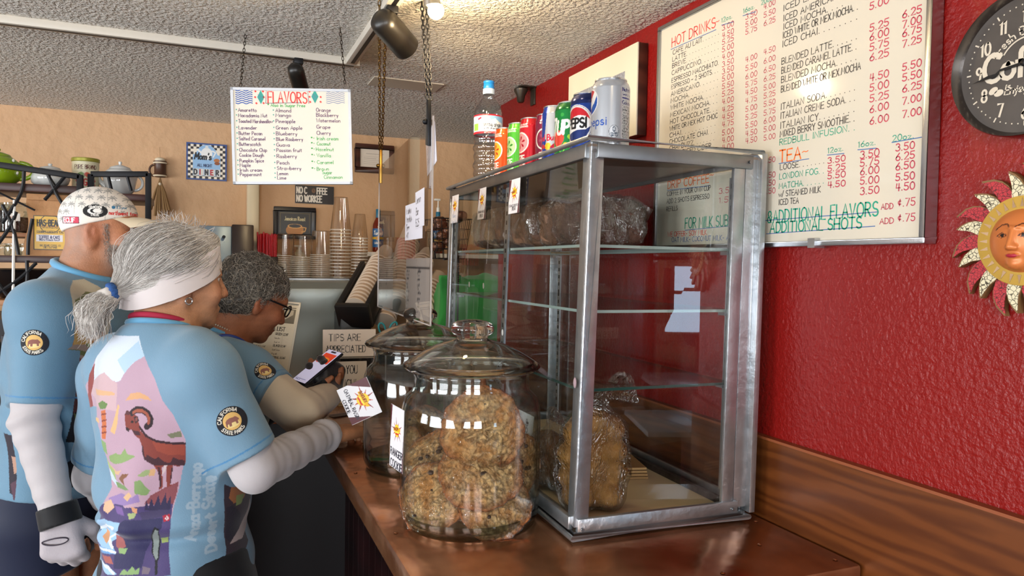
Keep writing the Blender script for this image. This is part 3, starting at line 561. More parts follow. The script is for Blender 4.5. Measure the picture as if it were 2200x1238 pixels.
# ---------------------------------------------------------------- wrapped loaves on the top shelf
def wrapmat(name, tint, rough=.16, spec=.6, alpha=.22, sc=45, k=1.0):
    """crinkled cling film"""
    if name in MATS: return MATS[name]
    m = bpy.data.materials.new(name); m.use_nodes = True; MATS[name] = m; nt = m.node_tree; N = nt.nodes; L = nt.links; N.clear()
    out = N.new('ShaderNodeOutputMaterial'); tr = N.new('ShaderNodeBsdfTransparent'); gl = N.new('ShaderNodeBsdfGlossy'); gl.inputs['Roughness'].default_value = rough
    tr.inputs[0].default_value = (*lin(tint), 1)
    tc = N.new('ShaderNodeTexCoord'); mp = N.new('ShaderNodeMapping'); mp.inputs['Scale'].default_value = (1, 1, .45); mp.inputs['Rotation'].default_value = (.5, .3, .6)
    v = N.new('ShaderNodeTexVoronoi'); v.feature = 'F1'; v.inputs['Scale'].default_value = sc; v.distance = 'MINKOWSKI'
    n = N.new('ShaderNodeTexNoise'); n.inputs['Scale'].default_value = sc*.6; n.inputs['Detail'].default_value = 3; n.inputs['Distortion'].default_value = 2.5
    L.new(tc.outputs['Object'], mp.inputs[0]); L.new(mp.outputs[0], n.inputs['Vector']); L.new(n.outputs['Color'], v.inputs['Vector']); v.inputs['Scale'].default_value = 7
    bp = N.new('ShaderNodeBump'); bp.inputs['Strength'].default_value = .7; bp.inputs['Distance'].default_value = .008; L.new(v.outputs['Distance'], bp.inputs['Height'])
    L.new(bp.outputs[0], gl.inputs['Normal'])
    mu = schlick(N, L, k, bp.outputs[0], alpha*.12)
    ms = N.new('ShaderNodeMixShader'); L.new(mu.outputs[0], ms.inputs[0]); L.new(tr.outputs[0], ms.inputs[1]); L.new(gl.outputs[0], ms.inputs[2]); L.new(ms.outputs[0], out.inputs[0])
    return m
M_FILM = wrapmat('cling_film', '#f6f4f0', .12, k=2.2)
M_LOAF = [mat('brown_loaf_crust', '#86604a', rough=.7, bump=.8, bscale=90, var=.25, vscale=30), mat('dark_loaf_crust', '#5e4236', rough=.7, bump=.8, bscale=90, var=.25, vscale=30), mat('pale_banana_loaf', '#b09880', rough=.7, bump=.8, bscale=110, var=.3, vscale=60)]
def noise3(P, s, seed=0):
    """cheap smooth noise for shaping crusts and folds"""
    rs = np.random.RandomState(seed); r = np.zeros(len(P))
    for k in range(6):
        d = rs.normal(size=3); d /= np.linalg.norm(d); r += np.sin((P@d)*s*(1+.45*k)+rs.uniform(0, 6.28))/(1+.35*k)
    return r/3
def blob(fn, nu=40, nv=28):
    """closed surface from a function of unit directions"""
    vs = []; fs = []
    for j in range(nv+1):
        for i in range(nu): a = 2*PI*i/nu; b = PI*j/nv; vs.append((math.sin(b)*math.cos(a), math.sin(b)*math.sin(a), math.cos(b)))
    fs = [(j*nu+i, (j+1)*nu+i, (j+1)*nu+(i+1)%nu, j*nu+(i+1)%nu) for j in range(nv) for i in range(nu)]
    return fn(np.array(vs)), fs
def superbox(D, a, b, c, e=.35):
    s = (np.abs(D[:, 0]/a)**(2/e)+np.abs(D[:, 1]/b)**(2/e)+np.abs(D[:, 2]/c)**(2/e))**(-e/2); return D*s[:, None]
ys = [.745, .68, .615, .552, .49, .425, .36, .295]
LW = ['second wrapped dark loaf from the rear end of the top shelf', 'pale speckled banana loaf wrapped in film on the top shelf']
def loaf(y, kind, label, sx=.1, sy=.026, sz=.052, xc=.16, seed=0, lean=0.):
    base = cs(xc/CWx, y/CDy, (SHZ[2]+.001)/CHz)
    t = thing('wrapped_loaf', label, 'loaf', base, 'film wrapped loaves on the top shelf')
    def f(D, k=1., am=.003):
        Q = superbox(D, sx*k, sy*k, sz*k, .42); Q = Q*(1+am/.04*noise3(Q, 90, seed))[:, None]; Q[:, 2] = np.where(Q[:, 2] > 0, Q[:, 2]*1.0, Q[:, 2]*.96)
        Q[:, 1] += lean*Q[:, 2]; Q = Q+base; Q[:, 2] += sz*1.02-Q[:, 2].min()+base[2]-sz*1.02; return Q
    v, fs = blob(lambda D: f(D)); mb = MB(); mb.add([tuple(q+V(0, 0, .002)) for q in v], fs); mb.build('loaf_crust', M_LOAF[kind], t, smooth=2)
    v, fs = blob(lambda D: f(D, 1.045, .006)); mb = MB(); mb.add([tuple(q) for q in v], fs); mb.build('cling_film', M_FILM, t, smooth=2)
for i, (y, kd, lb, sx, sy) in enumerate([(.772, 0, 'rearmost wrapped round topped loaf on the top shelf of the case', .098, .024), (.716, 1, 'dark wrapped loaf between the rearmost loaf and the pale speckled one', .1, .024), (.655, 2, 'pale speckled banana loaf in film on the top shelf', .102, .027), (.597, 0, 'brown wrapped loaf just in front of the pale speckled loaf', .098, .022),
        (.545, 1, 'dark wrapped loaf, second in front of the pale speckled loaf', .1, .022), (.493, 0, 'brown wrapped loaf near the middle of the top shelf', .1, .022), (.44, 0, 'wrapped loaf below the yellow and red candy box', .099, .023), (.385, 1, 'dark wrapped loaf third from the front of the top shelf', .1, .023), (.328, 0, 'brown wrapped loaf second from the front of the top shelf', .1, .024), (.262, 1, 'front wrapped loaf of the top shelf, its shiny film end seen through the front pane', .102, .03)]):
    loaf(y, kd, lb, sx, sy, .05 if kd != 2 else .052, .158 if i < 9 else .165, i+3, .0)
# candy box leaning behind the loaves
p = cs(.27/CWx, .60/CDy, (SHZ[2]+.1)/CHz)
# ================================================================= COOKIE JARS
def glass_solid(name, tint='#eef6f2', rough=0.0):
    return mat(name, tint, rough=rough, trans=1, ior=1.45, spec=.5)
M_JAR = thin_glass('jar_glass', tint='#fcfdfc', refl=.8, rough=.045, edge='#d3ddd8', power=.6)
M_KNOB = glass_solid('knob_glass', '#f8fbf9')
M_JBASE = thin_glass('jar_base_glass', tint='#d6dfdd', refl=1.0, edge='#9aa8a8')
def jar(loc, label, R=.123):
    t = thing('cookie_jar', label, 'jar', loc, 'glass cookie jars on the counter'); x, y, z = loc
    out = [(0, 0), (.6, 0), (.84, .001), (.945, .006), (.99, .02), (1, .04), (1, .12), (1, .185), (.985, .203), (.945, .218), (.88, .2265), (.845, .230), (.825, .236), (.82, .255), (.84, .259), (.84, .263), (.82, .266)]
    inn = [(.785, .266), (.785, .238), (.81, .2285), (.86, .222), (.92, .213), (.955, .2), (.968, .185), (.968, .045), (.945, .022), (.86, .0115), (0, .0095)]
    MB().lathe([(r*R, h) for r, h in out+inn], (x, y, z), 80).build('jar_body', M_JAR, t, smooth=.9)
    MB().lathe([(0, .0012), (.93*R, .0015), (.96*R, .012), (.955*R, .024), (.9*R, .0085), (0, .008)], (x, y, z), 64).build('thick_base', M_JBASE, t, smooth=.7)
    z0 = .266
    lid = [(.79, -.012), (.80, -.002), (.90, .0), (.965, .003), (.985, .007), (.97, .011), (.91, .0155), (.8, .0245), (.66, .035), (.52, .043), (.39, .048), (.29, .0515), (.235, .054), (.215, .057)]
    ln = [(.19, .053), (.29, .0485), (.5, .0395), (.64, .0315), (.78, .021), (.87, .0115), (.78, .004), (.76, -.012), (.79, -.012)]
    MB().lathe([(r*R, z0+h) for r, h in lid+ln], (x, y, z), 80).build('lid', M_KNOB, t, smooth=.9)
    kn = [(0, .0565), (.215, .0565), (.235, .060), (.285, .0635), (.31, .068), (.31, .075), (.28, .081), (.21, .0855), (.1, .088), (0, .0885)]
    MB().lathe([(r*R, z0+h) for r, h in kn], (x, y, z), 14).build('lid_knob', M_KNOB, t, smooth=1.2)
    return t
J1 = (.4235, 1.208, ZC); J2 = (.428, 1.574, ZC)
jar(J1, 'front glass cookie jar full of big oat cookies')
jar(J2, 'rear glass cookie jar, nearly empty, behind the full one')
# ---------------------------------------------------------------- cookies
def cookie_mat():
    m = bpy.data.materials.new('baked_oat_cookie'); m.use_nodes = True; nt = m.node_tree; N = nt.nodes; L = nt.links; b = N['Principled BSDF']
    a = N.new('ShaderNodeAttribute'); a.attribute_name = 'Col'; tc = N.new('ShaderNodeTexCoord')
    n = N.new('ShaderNodeTexNoise'); n.inputs['Scale'].default_value = 130; n.inputs['Detail'].default_value = 5
    v = N.new('ShaderNodeTexVoronoi'); v.inputs['Scale'].default_value = 75; v.feature = 'DISTANCE_TO_EDGE'
    L.new(tc.outputs['Object'], n.inputs['Vector']); L.new(tc.outputs['Object'], v.inputs['Vector'])
    mr = N.new('ShaderNodeMapRange'); mr.inputs[1].default_value = .3; mr.inputs[2].default_value = .7; mr.inputs[3].default_value = .62; mr.inputs[4].default_value = 1.35; L.new(n.outputs['Fac'], mr.inputs[0])
    mx = N.new('ShaderNodeMix'); mx.data_type = 'RGBA'; mx.blend_type = 'MULTIPLY'; mx.inputs[0].default_value = 1; L.new(a.outputs['Color'], mx.inputs[6]); L.new(mr.outputs[0], mx.inputs[7]); L.new(mx.outputs[2], b.inputs['Base Color'])
    ad = N.new('ShaderNodeMath'); ad.operation = 'ADD'; L.new(n.outputs['Fac'], ad.inputs[0]); L.new(v.outputs['Distance'], ad.inputs[1])
    bp = N.new('ShaderNodeBump'); bp.inputs['Strength'].default_value = .9; bp.inputs['Distance'].default_value = .004; L.new(ad.outputs[0], bp.inputs['Height']); L.new(bp.outputs[0], b.inputs['Normal'])
    b.inputs['Roughness'].default_value = .7; return m
M_COOK = cookie_mat(); M_CHIP = mat('dark_chocolate', '#2a1712', rough=.4)
M_CFILM = wrapmat('cookie_film', '#fbf8f4', rough=.1, alpha=.08, sc=34)
def cookie(c, nrm_, R, label, seed, group, chips=6, spin=0., film=True, thick=.009):
    """a big cookie: domed rough disc facing along nrm_, chips and cling film as parts"""
    c = np.asarray(c, float); z = nrm(nrm_); x = nrm(np.cross((0, 0, 1), z)) if abs(z[2]) < .95 else V(1, 0, 0); fr = Fr(c, x, np.cross(z, x))
    t = thing('cookie', label, 'cookie', c, group); rs = np.random.RandomState(seed); nu, nv = 150, 42; rr_ = R*np.sqrt(rs.uniform(0, 1, 170)); ra_ = rs.uniform(0, 6.2832, 170); CP = np.c_[rr_*np.cos(ra_), rr_*np.sin(ra_)]; lump = rs.uniform(-1, 1, 170)
    ang = np.linspace(0, 2*PI, nu, endpoint=False); edge = R*(1+.03*np.sin(ang*3+rs.uniform(0, 6))+.02*np.sin(ang*7+rs.uniform(0, 6))+.012*np.sin(ang*17+rs.uniform(0, 6)))
    P = []; C = []
    for side in (1, -1):
        for j in range(nv+1):
            q = j/nv if side == 1 else 1-j/nv
            if side == -1 and j == 0: continue
            rr = edge*q; u = rr*np.cos(ang); v = rr*np.sin(ang); Q = np.c_[u, v, np.zeros(nu)]
            h = thick*(1-q**4)*(1.1-.25*q) if side == 1 else -thick*.45*(1-q**6)
            n1 = noise3(Q, 160, seed); n2 = noise3(Q, 420, seed+5); n3 = noise3(Q, 70, seed+9)
            dd = np.linalg.norm(Q[:, None, :2]+.0022*np.c_[n2, n1][:, None]-CP[None], axis=2); o2 = np.argsort(dd, 1)[:, :2]; d1 = np.take_along_axis(dd, o2, 1); crack = np.clip(1-(d1[:, 1]-d1[:, 0])/.0026, 0, 1)*(q < .93)*np.clip(.75+.9*n3, 0, 1); lum = lump[o2[:, 0]]
            w = h+(.0026*n1+.0014*n2)*(1 if side == 1 else .4)+(.0009*lum-.0024*crack)*(side == 1)
            P.append(np.c_[u, v, w])
            br = np.clip((q-.72)/.28, 0, 1)**1.5; base = np.array(lin('#c48a4c')); rim = np.array(lin('#9a5424')); pale = np.array(lin('#eac48c'))
            k = np.clip(.45+.6*n3+.5*n1+.3*lum, 0, 1)[:, None]; col = base*(1-k)+pale*k; col = col*(1-br)+rim*br; col = col*(1-.62*crack[:, None])*(1-.3*np.clip(n2, 0, 1))[:, None]; C.append(col)
    P = np.concatenate(P); C = np.concatenate(C); rows = len(P)//nu
    mb = MB(fr); mb.add([tuple(p) for p in P], [(j*nu+i, j*nu+(i+1)%nu, (j+1)*nu+(i+1)%nu, (j+1)*nu+i) for j in range(rows-1) for i in range(nu)])
    o = mb.build('cookie_crumb', M_COOK, t, smooth=3); setcol(o.data, C)
    for k in range(chips):
        a = rs.uniform(0, 6.28); r = R*rs.uniform(.1, .82); s = rs.uniform(.003, .0058)
        v, fs = blob(lambda D: superbox(D, s, s*rs.uniform(.6, 1), .003, .7)+V(r*math.cos(a), r*math.sin(a), thick*(1-(r/R)**4)*(1.1-.25*r/R)-.0006), 12, 8)
        m2 = MB(fr); m2.add([tuple(q) for q in v], fs); m2.build('chocolate_chip', M_CHIP, t, smooth=2)
    if film:
        P2 = P.copy(); P2[:, :2] *= 1.03; n = noise3(P2, 130, seed+40)+.7*np.abs(noise3(P2, 260, seed+41)); P2[:, 2] += np.where(P2[:, 2] >= 0, 1, -1)*(.0022+.0016*np.abs(n))
        m2 = MB(fr); m2.add([tuple(p) for p in P2], [(j*nu+i, j*nu+(i+1)%nu, (j+1)*nu+(i+1)%nu, (j+1)*nu+i) for j in range(rows-1) for i in range(nu)]); m2.build('cling_film', M_CFILM, t, smooth=3)
    return t
def jp(px, py, depth): return atD(px, py, depth)
VW = nrm(CAM-np.array(J1))            # towards where one stands
def facing(up=0., side=0.):
    r = V(.925, -.38, 0); f = nrm(V(VW[0], VW[1], 0)); return f+V(0, 0, 1)*up+r*side
GC = 'big wrapped cookies in the front jar'
cookie(jp(1037, 922, 1.245), facing(.12, .02), .0725, 'topmost big cookie in the front jar, standing upright and facing out', 1, GC, 1)
cookie(jp(1032, 1010, 1.238), facing(.75, .1), .0725, 'middle cookie in the front jar, just below the topmost one', 2, GC, 2)
cookie(jp(930, 1068, 1.245), facing(.55, -.4), .063, 'chocolate chip cookie leaning at the left of the front jar', 3, GC, 4)
cookie(jp(1062, 1082, 1.225), facing(.75, .18), .063, 'lowest chocolate chip cookie at the front of the front jar', 4, GC, 4)
cookie(jp(1118, 1000, 1.28), facing(.05, 1.1), .056, 'edge-on cookie leaning against the right wall of the front jar', 5, GC, 4)
cookie(jp(932, 985, 1.315), facing(1.1, -.6), .062, 'reddish wrapped cookie lying tilted at the back left of the front jar', 6, GC, 4)
cookie(jp(990, 1060, 1.305), facing(2.4, 0), .068, 'cookie lying flat under the others in the front jar', 7, GC, 2, film=False)
GR = 'cookies in the rear jar'
cookie(jp(872, 968, 1.60), facing(.3, -.9), .056, 'wrapped cookie standing on edge in the rear jar', 8, GR, 3)
cookie(jp(915, 930, 1.66), facing(.2, .2), .062, 'cookie leaning upright at the back of the rear jar', 9, GR, 3)
cookie(jp(920, 985, 1.62), facing(2.4, -.2), .064, 'cookie lying flat on the bottom of the rear jar', 10, GR, 2)
# ---------------------------------------------------------------- cards taped to the jars
r2 = nrm(V(.925, -.38, 0))
def cardfr(center, depth, w, h, rot, yaw, label, lines, tilt=.3, sun=(.5, .62, .42), small=.08):
    c = atD(*center, depth); f = nrm(np.array([CAM[0]-c[0], CAM[1]-c[1], 0])); x = V(-f[1], f[0], 0); x = x*math.cos(yaw)+f*math.sin(yaw); up = V(0, 0, 1)
    cr, sr = math.cos(rot), math.sin(rot); xx = x*cr+up*sr; yy = -x*sr+up*cr
    fr = Fr(c-xx*w/2-yy*h/2, xx, yy); bakery_card(fr, w, h, lines, label, tilt=tilt, sun=sun, small=small)
cardfr((772, 862), 1.515, .08, .072, -1.12, .35, 'tilted card reading oatmeal raisin cookie on the rear jar', ['OATMEAL RAISIN', 'COOKIE'], sun=(.5, .62, .38))
cardfr((853, 942), 1.225, .056, .107, -.04, 1.17, 'card reading ranger cookie seen edge on at the left of the front jar', ['RANGER', 'COOKIE'], tilt=.12, small=.09)
# ================================================================= SIGNED DISTANCE MODELLING (bread, bodies, cloth)
def surfnet(f, lo, hi, h):
    """closed surface f=0 as quads (naive surface nets)"""
    lo = np.array(lo, float); n = np.ceil((np.array(hi)-lo)/h).astype(int)+1
    ax = [lo[i]+h*np.arange(n[i]) for i in range(3)]
    B = 12; nb = -(-n//B); F = np.empty(tuple(n), np.float32)
    cg = np.stack(np.meshgrid(*[lo[i]+h*(np.arange(nb[i])*B+(B-1)/2) for i in range(3)], indexing='ij'), -1).reshape(-1, 3)
    fc = f(cg); far = np.abs(fc) > h*B*1.45+.012
    for k, (i, j, l) in enumerate(np.ndindex(*nb)):          # only the blocks near the surface are sampled finely
        sl = tuple(slice(q*B, min((q+1)*B, n[t])) for t, q in enumerate((i, j, l)))
        if far[k]: F[sl] = fc[k]; continue
        g = np.stack(np.meshgrid(*[ax[t][sl[t]] for t in range(3)], indexing='ij'), -1); F[sl] = f(g.reshape(-1, 3)).reshape(g.shape[:3])
    S = F < 0; c = [S[a:n[0]-1+a, b:n[1]-1+b, d:n[2]-1+d] for a in (0, 1) for b in (0, 1) for d in (0, 1)]
    cnt = sum(x.astype(np.int8) for x in c); act = (cnt > 0) & (cnt < 8); idx = -np.ones(act.shape, int); cells = np.argwhere(act); idx[act] = np.arange(len(cells))
    acc = np.zeros((len(cells), 3)); num = np.zeros(len(cells)); off = [(a, b, d) for a in (0, 1) for b in (0, 1) for d in (0, 1)]
    for i, p in enumerate(off):
        for j in range(i+1, 8):
            q = off[j]
            if sum(abs(p[k]-q[k]) for k in range(3)) != 1: continue
            A = F[cells[:, 0]+p[0], cells[:, 1]+p[1], cells[:, 2]+p[2]]; B = F[cells[:, 0]+q[0], cells[:, 1]+q[1], cells[:, 2]+q[2]]
            cr = (A < 0) != (B < 0); t = np.where(cr, A/np.where(A == B, 1, A-B), 0)
            acc += np.where(cr[:, None], np.array(p)+t[:, None]*(np.array(q)-np.array(p)), 0); num += cr
    verts = lo+h*(cells+acc/num[:, None]); faces = []
    for d in range(3):
        e = [k for k in range(3) if k != d]; sl = [slice(1, -1)]*3; sl[d] = slice(0, -1); sl2 = list(sl); sl2[d] = slice(1, None)
        a = S[tuple(sl)]; b = S[tuple(sl2)]; w = np.argwhere(a != b); 
        if not len(w): continue
        base = w.copy(); base[:, e[0]] += 1; base[:, e[1]] += 1
        o = [np.zeros(3, int) for _ in range(4)]; o[0][e[0]] -= 1; o[0][e[1]] -= 1; o[1][e[1]] -= 1; o[3][e[0]] -= 1
        Q = np.stack([idx[tuple((base+k).T)] for k in o], 1); inside = a[tuple(w.T)]
        flip = inside if d != 1 else ~inside
        Q[~flip] = Q[~flip][:, ::-1]; faces.append(Q)
    return verts, np.concatenate(faces)
def cap(P, a, b, ra, rb):
    a = np.asarray(a, float); d = np.asarray(b, float)-a; t = np.clip(((P-a)@d)/max(d@d, 1e-9), 0, 1)
    return np.linalg.norm(P-a-t[:, None]*d, axis=1)-(ra+(rb-ra)*t)
def ell(P, c, r, R=None):
    q = P-np.asarray(c, float)
    if R is not None: q = q@R
    r = np.asarray(r, float); k0 = np.linalg.norm(q/r, axis=1); k1 = np.linalg.norm(q/(r*r), axis=1); return k0*(k0-1)/np.maximum(k1, 1e-9)
def smin(a, b, k):
    h = np.clip(.5+.5*(b-a)/k, 0, 1); return b*(1-h)+a*h-k*h*(1-h)
def smax(a, b, k): return -smin(-a, -b, k)
def rotm(yaw=0, pitch=0, roll=0):
    """columns: right, forward, up. yaw turns forward from +Y towards +X; pitch>0 looks up; roll tips to the right"""
    return np.array((Matrix.Rotation(-yaw, 3, 'Z') @ Matrix.Rotation(pitch, 3, 'X') @ Matrix.Rotation(roll, 3, 'Y')))
def quadsplit(v, q):
    """each quad into four, for finer print on cloth"""
    e = np.sort(np.stack([q, np.roll(q, -1, 1)], 2).reshape(-1, 2), 1); ue, inv = np.unique(e, axis=0, return_inverse=True); inv = inv.reshape(-1, 4)
    n = len(v); m = len(ue); w = np.concatenate([v, (v[ue[:, 0]]+v[ue[:, 1]])/2, v[q].mean(1)]); c = n+m+np.arange(len(q)); E = n+inv
    return w, np.concatenate([np.stack([q[:, k], E[:, k], c, E[:, k-1]], 1) for k in range(4)])
def sdfmesh(name, f, lo, hi, h, m, parent, col=None, relax=2, split=False):
    v, q = surfnet(f, lo, hi, h)
    for _ in range(relax):          # light Laplacian smoothing
        acc = np.zeros_like(v); cnt = np.zeros(len(v))
        for a in range(4):
            i, j = q[:, a], q[:, (a+1) % 4]; np.add.at(acc, i, v[j]); np.add.at(cnt, i, 1); np.add.at(acc, j, v[i]); np.add.at(cnt, j, 1)
        v = v*.5+.5*acc/np.maximum(cnt, 1)[:, None]
    if split: v, q = quadsplit(v, q)
    off = V(0, 0, 0); p = parent
    while p is not None: off = off+np.array(p.location); p = p.parent
    me = bpy.data.meshes.new(name); w = v-off
    me.vertices.add(len(w)); me.vertices.foreach_set('co', w.astype(np.float32).ravel())
    me.loops.add(len(q)*4); me.loops.foreach_set('vertex_index', q.astype(np.int32).ravel())
    me.polygons.add(len(q)); me.polygons.foreach_set('loop_start', np.arange(0, len(q)*4, 4, dtype=np.int32)); me.polygons.foreach_set('loop_total', np.full(len(q), 4, np.int32))
    for mm in (m if isinstance(m, (list, tuple)) else [m]): me.materials.append(mm)
    me.update(calc_edges=True); me.polygons.foreach_set('use_smooth', [True]*len(q))
    bm = bmesh.new(); bm.from_mesh(me); bmesh.ops.recalc_face_normals(bm, faces=bm.faces); bm.to_mesh(me); bm.free()
    if col is not None: setcol(me, col(v))
    o = bpy.data.objects.new(name, me); COL.objects.link(o); o.parent = parent; return o

# ================================================================= CANS AND BOTTLE ON TOP OF THE CASE
ZTOP = float(cs(.4, .4, (CHz-.008)/CHz)[2])+.0005
M_CAN = mat('printed_can', vc=True, rough=.22, metal=.55, spec=.6, coat=.3)
M_CANTOP = mat('bare_aluminium', '#c9ccd0', rough=.25, metal=1)
def can(px, d, label, base, layers, turn, slim=False, neck=None):
    c = atD(px, 300, d); R, H = (.0265, .134) if slim else (.0331, .1222)
    t = thing('beverage_can', label, 'can', (c[0], c[1], ZTOP), 'drink cans lined up on the glass case')
    c = V(c[0], c[1], ZTOP); av = math.atan2(-c[1], -c[0]); al = av-math.radians(turn)
    k = R-.003 if slim else R-.006
    prof = [(R-.006, 0), (R-.003, .002), (R-.0006, .006), (R, .010)]+[(R, .010+(H-.026)*i/120) for i in range(1, 121)]+[(R-.0006, H-.0135), (R-.0025, H-.008), (k, H-.004), (k-.0004, H-.003)]
    n = 220; an = np.linspace(0, 2*PI, n, endpoint=False); P = []; U = []; W = []
    for r, z in prof:
        P.append(np.c_[c[0]+r*np.cos(an), c[1]+r*np.sin(an), np.full(n, c[2]+z)])
        da = (an-al+PI) % (2*PI)-PI; U.append(R*da); W.append(np.full(n, z))
    C = paint(np.concatenate(U), np.concatenate(W), base, layers); P = np.concatenate(P); rows = len(prof)
    mb = MB(); mb.add([tuple(p) for p in P], [(j*n+i, j*n+(i+1)%n, (j+1)*n+(i+1)%n, (j+1)*n+i) for j in range(rows-1) for i in range(n)])
    o = mb.build('can_body', M_CAN, t, smooth=1); setcol(o.data, C)
    MB().lathe([(k-.0006, H-.0035), (k+.0006, H-.0028), (k+.0006, H-.0006), (k-.0006, H), (k-.0018, H-.0008), (k-.0025, H-.004), (0, H-.004)], tuple(c), 48).build('can_lid', M_CANTOP, t, smooth=.8)
    MB().box((c[0]-.008, c[1]-.006, c[2]+H-.004), (c[0]+.008, c[1]+.006, c[2]+H-.0028)).build('pull_tab', M_CANTOP, t)
    return t
def izze(px, d, label, base, dark, flesh, name, turn, l2):
    cy = .078; L_ = [('disc', (0, cy), .0235, '#f2f2ee', .0235), ('disc', (0, cy), .0205, flesh)]
    for k in range(6):
        a = k*PI/3+.3; L_.append(('poly', [(.002*math.cos(a), cy+.002*math.sin(a)), (.012*math.cos(a-.25), cy+.012*math.sin(a-.25)), (.0155*math.cos(a), cy+.0155*math.sin(a)), (.012*math.cos(a+.25), cy+.012*math.sin(a+.25))], dark))
    L_ += [('text', 'IZZE', 0, .036, .0125, .0029, '#f4f4f0', {'align': 'c', 'xs': .95}), ('text', 'SPARKLING', 0, .0265, .0055, .0009, '#f4f4f0', {'align': 'c'}), ('text', l2, 0, .0185, .0055, .0009, '#f4f4f0', {'align': 'c'}),
           ('text', 'SPARKLING JUICE', 0, .0115, .0028, .0005, '#f4e8e4', {'align': 'c'}), ('text', 'NATURALLY FLAVORED', 0, .0065, .0026, .0005, '#f4e8e4', {'align': 'c'}),
           ('text', 'NO ADDED SUGAR', .004, .1165, .0032, .0007, '#f4f4f0', {'align': 'c'}), ('text', 'NO PRESERVATIVES', .004, .1115, .0032, .0007, '#f4f4f0', {'align': 'c'}), ('poly', [(-1, -.1), (1, -.1), (1, .003), (-1, .003)], '#c8c8c8')]
    return can(px, d, label, base, L_, turn, True)
izze(1086, 1.775, 'orange slim can next to the water bottle', '#e8531a', '#c23a10', '#f7b23a', 'CLEMENTINE', 66, 'CLEMENTINE')
izze(1114, 1.71, 'lime green slim can between the orange and the red one', '#55b83a', '#3d8a32', '#b9e3a0', 'LIME', 60, 'APPLE')
izze(1141, 1.65, 'red slim can with a pink fruit slice', '#c4202e', '#b01c30', '#f2a0a4', 'STRAWBERRY', 62, 'STRAWBERRY')
izze(1175, 1.606, 'dark purple slim can behind the blue and silver energy drink', '#7d2242', '#9a4a66', '#8a2a4c', 'BLACKBERRY', 12, 'BLACKBERRY')
bl, sv = '#1a3a9c', '#c3c8ce'
can(1191, 1.525, 'slim blue and silver energy drink can', bl, [('poly', [(.009, .2), (.2, .2), (.2, .064), (-.005, .064)], sv), ('poly', [(-.2, -.1), (-.007, -.1), (-.014, .05), (-.2, .05)], sv), ('poly', [(.0, .064), (.1, .064), (.1, .05), (-.002, .05)], sv), ('poly', [(-.1, .05), (.1, .05), (.1, .044), (-.1, .044)], bl),
    ('disc', (.004, .049), .0075, '#f0c63a'), ('poly', [(-.022, .044), (-.018, .052), (-.010, .055), (-.003, .0495), (-.001, .046), (-.010, .0445)], '#c21f36'), ('poly', [(.030, .044), (.026, .052), (.018, .055), (.011, .0495), (.009, .046), (.018, .0445)], '#c21f36'),
    ('text', 'Red Bull', -.001, .0615, .0118, .0026, '#d01f3c', {'align': 'c', 'xs': 1.0}), ('text', 'ENERGY DRINK', 0, .034, .0052, .0008, '#8a3a5a', {'align': 'c', 'xs': 1.35})], 40, True)
can(1227, 1.435, 'green lemon lime soda can between the energy drink and the blue cola can', '#12803a', [('poly', [(-1, .105), (1, .105), (1, .2), (-1, .2)], '#0b5f2e'), ('disc', (-.006, .05), .0145, '#df4a3a', .0155), ('disc', (.02, .052), .0045, '#9ad23c'), ('disc', (.026, .03), .0035, '#9ad23c'), ('disc', (.004, .095), .004, '#3aa84a'), ('disc', (.022, .1), .003, '#3aa84a'), ('disc', (.012, .035), .006, '#e8c02a'), ('disc', (.012, .035), .0045, '#f1d95a'), ('disc', (.004, .027), .0055, '#9ad23c'), ('disc', (.004, .027), .0042, '#12803a'), ('disc', (.03, .066), .002, '#9ad23c'), ('disc', (.027, .072), .0015, '#c8e66a'),
    ('text', '7', -.024, .058, .030, .0062, '#eef4f0', {'xs': .8}), ('text', 'UP', -.009, .058, .025, .0058, '#eef4f0', {'xs': .85, 'slant': .1}), ('text', 'LEMON LIME', .0, .0075, .0082, .0016, '#e6d84a', {'align': 'c', 'xs': .72})], 40)
wv = lambda y, amp: [(-.028+i*.0028, y+amp*math.sin((i/20)*2*PI-.5)) for i in range(21)]
gl_ = [('disc', (0, .062), .0345, '#eef0f2', .0365), ('disc', (0, .062), .033, '#10265e', .035), ('disc', (0, .062), .0322, '#eef0f2', .0342)]
can(1262, 1.36, 'dark blue cola can with a red and white globe', '#123a8e', [('poly', [(-1, .1), (1, .1), (1, .2), (-1, .2)], '#0c2058')]+gl_+[('poly', [(.0298*math.cos(a), .062+.0318*math.sin(a)) for a in np.linspace(.28, PI-.06, 24)]+[(-.028, .067), (-.018, .071), (-.006, .0765), (.008, .079), (.02, .0765)], '#c8202e'),
    ('poly', [(.0298*math.cos(a), .062+.0318*math.sin(a)) for a in np.linspace(PI+.28, 2*PI-.12, 24)]+[(.02, .052), (.006, .0525), (-.01, .049), (-.02, .0465)], '#1b2f6e'), ('text', 'PEPSI', 0, .0565, .0165, .0041, '#16161a', {'align': 'c', 'xs': .95})], 42)
